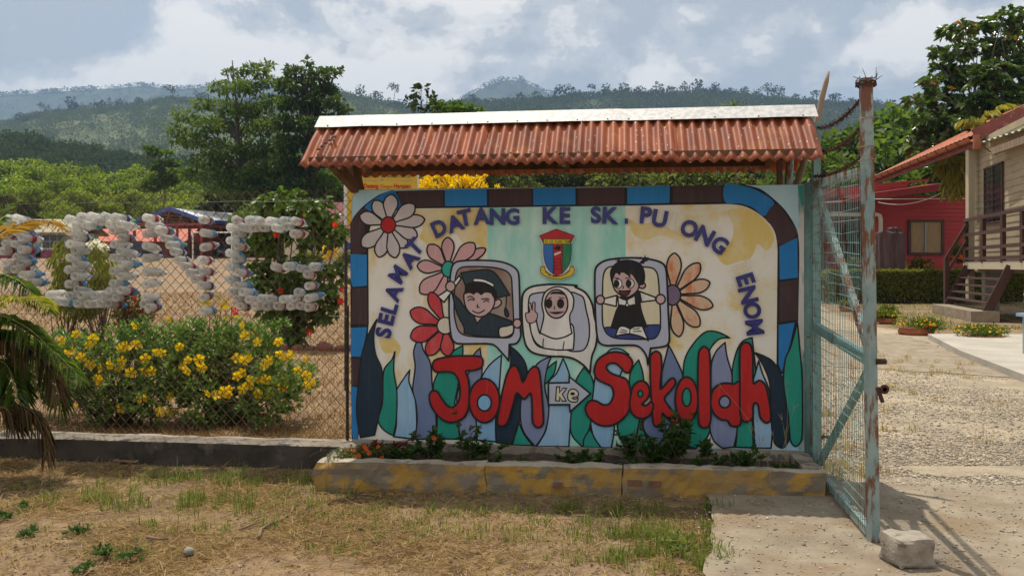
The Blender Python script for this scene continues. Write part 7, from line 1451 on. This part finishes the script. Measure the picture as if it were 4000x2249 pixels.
# low weeds on the verge
for k, (px, py, s, lab) in enumerate(((30, 2035, 1.0, 'leafy weed at the far left of the verge'), (295, 2090, 1.0, 'broad leafy weed left of the sticks'), (410, 2175, 1.0, 'dark leafy weed left of the round stone'), (510, 2185, .9, 'leafy weed between the dark weed and the round stone'), (120, 2090, .8, 'tiny weed near the left edge'), (95, 2110, .8, 'tiny weed lowest at the left edge'), (330, 2235, .9, 'weed at the bottom edge of the verge'), (90, 1990, .9, 'small sprig in the palm shade'), (2640, 2150, 1.8, 'bright green leafy weed beside the concrete apron'))):
    g = G(px, py); t = thing('verge_weed', g, lab, 'weed', 'weeds on the verge'); n = 16; p_ = np.array([(g.x+R.gauss(0, .03*s), g.y+R.gauss(0, .03*s), g.z+.015+R.random()*.03*s) for i in range(n)]); MB().tube([g, g+Vector((0, 0, .03))], [.003, .002], 4).build('stems', M_stem, t); link(bpy.data.objects.new('leaves', rosette_mesh('leaves', p_, RN.normal(size=(n, 3))*.3+np.array([0, 0, 1]), 5, .032*s, .014*s, L_weed if px < 2000 else L_grass, g, 1.3)), t)
xy_ = [q for q in [(R.uniform(-4.6, 1.5), R.uniform(3.7, 6.5)) for i in range(5200)] if in_front(*q) and noise.noise(Vector((q[0]*1.9, q[1]*1.9, 7))) > -.12]
pg = on_ground(xy_); n = len(pg); a = RN.random(n)*6.28; V_, F_ = leaves(pg+np.array([0, 0, .006]), np.stack([np.cos(a), np.sin(a), .25*RN.normal(size=n)], 1), .018+.022*RN.random(n), .011, .35, .1)
tag(link(bpy.data.objects.new('leaf_litter', np_mesh('leaf_litter', V_, F_, leaf_mat('litter_leaves', (.10, .065, .035), (.34, .25, .15), .15, .8, .2), tones(n)))), 'small dry brown leaf litter strewn over the verge', 'litter', kind='stuff')
# gravel
ico = np.array([(0, 0, 1), (.89, 0, .45), (.28, .85, .45), (-.72, .53, .45), (-.72, -.53, .45), (.28, -.85, .45), (.72, .53, -.45), (-.28, .85, -.45), (-.89, 0, -.45), (-.28, -.85, -.45), (.72, -.53, -.45), (0, 0, -1)]); ict = np.array([(0, 1, 2), (0, 2, 3), (0, 3, 4), (0, 4, 5), (0, 5, 1), (1, 6, 2), (2, 7, 3), (3, 8, 4), (4, 9, 5), (5, 10, 1), (2, 6, 7), (3, 7, 8), (4, 8, 9), (5, 9, 10), (1, 10, 6), (11, 7, 6), (11, 8, 7), (11, 9, 8), (11, 10, 9), (11, 6, 10)])
def pebbles(name, xyz, r, m, label):
    n = len(xyz); s = r*np.clip(RN.lognormal(0, .45, n), .4, 3)[:, None]*np.array([1, 1, 1])*(.7+.6*RN.random((n, 3)))*np.array([1, 1, .55]); a = RN.random(n)*6.28; ca, sa = np.cos(a)[:, None], np.sin(a)[:, None]
    q = ico[None]*(1+.25*RN.normal(size=(n, 12, 1)))*s[:, None]; X = q[:, :, 0]*ca-q[:, :, 1]*sa; Y = q[:, :, 0]*sa+q[:, :, 1]*ca; V = np.stack([X, Y, q[:, :, 2]], 2)+xyz[:, None]; Fc = (ict[None]+np.arange(n)[:, None, None]*12).reshape(-1, 3)
    tag(link(bpy.data.objects.new(name, np_mesh(name, V.reshape(-1, 3), Fc, m, np.repeat(RN.random(n), 12)))), label, 'gravel', kind='stuff')
mg = bpy.data.materials.new('gravel_stone'); mg.use_nodes = True; tt = mg.node_tree; at = nd(tt, 'ShaderNodeAttribute', attribute_name='tone'); rr_ = ramp(tt, [(0, (.14, .125, .11)), (.3, (.30, .25, .19)), (.75, (.42, .35, .255)), (1, (.55, .49, .39))], at.outputs['Fac']); tt.links.new(rr_.outputs[0], tt.nodes['Principled BSDF'].inputs['Base Color']); tt.nodes['Principled BSDF'].inputs['Roughness'].default_value = .9
xyz = []
while len(xyz) < 42000:
    y = 5.75+R.random()**1.7*10; x = R.uniform(2.2, 2.2+.62*y)
    if (y < 6.3 and noise.noise(Vector((x*2, y*2, 1))) < .05) or x < 2.2+(y-9)*.16: continue
    if R.random() < .35+1.2*(noise.noise(Vector((x*.7, y*.7, 6)))+.3): xyz.append((x, y, .034))
pebbles('gravel', np.array(xyz), .0062, mg, 'loose river gravel on the drive inside the gate')
xyz = [(R.uniform(1.0, 4.2), R.uniform(3.9, 5.9), .04) for i in range(2600)]; xyz = [p for p in xyz if side_n(p[0], p[1]) > .6 or p[0] > 2.2]
pebbles('apron_grit', np.array(xyz), .0042, mg, 'scattered grit and small stones on the concrete apron')
xyz = [(*p, ground_z(*p)+.002) for p in [(R.uniform(-4.5, 1), R.uniform(3.8, 6.3)) for i in range(500)] if in_front(*p)]
pebbles('verge_grit', np.array(xyz), .005, mg, 'small stones in the dry verge')

for o in bpy.data.objects:
    if o.parent and o.name.split('.')[0] in ('flower_heads', 'blossom'): o['kind'] = 'stuff'
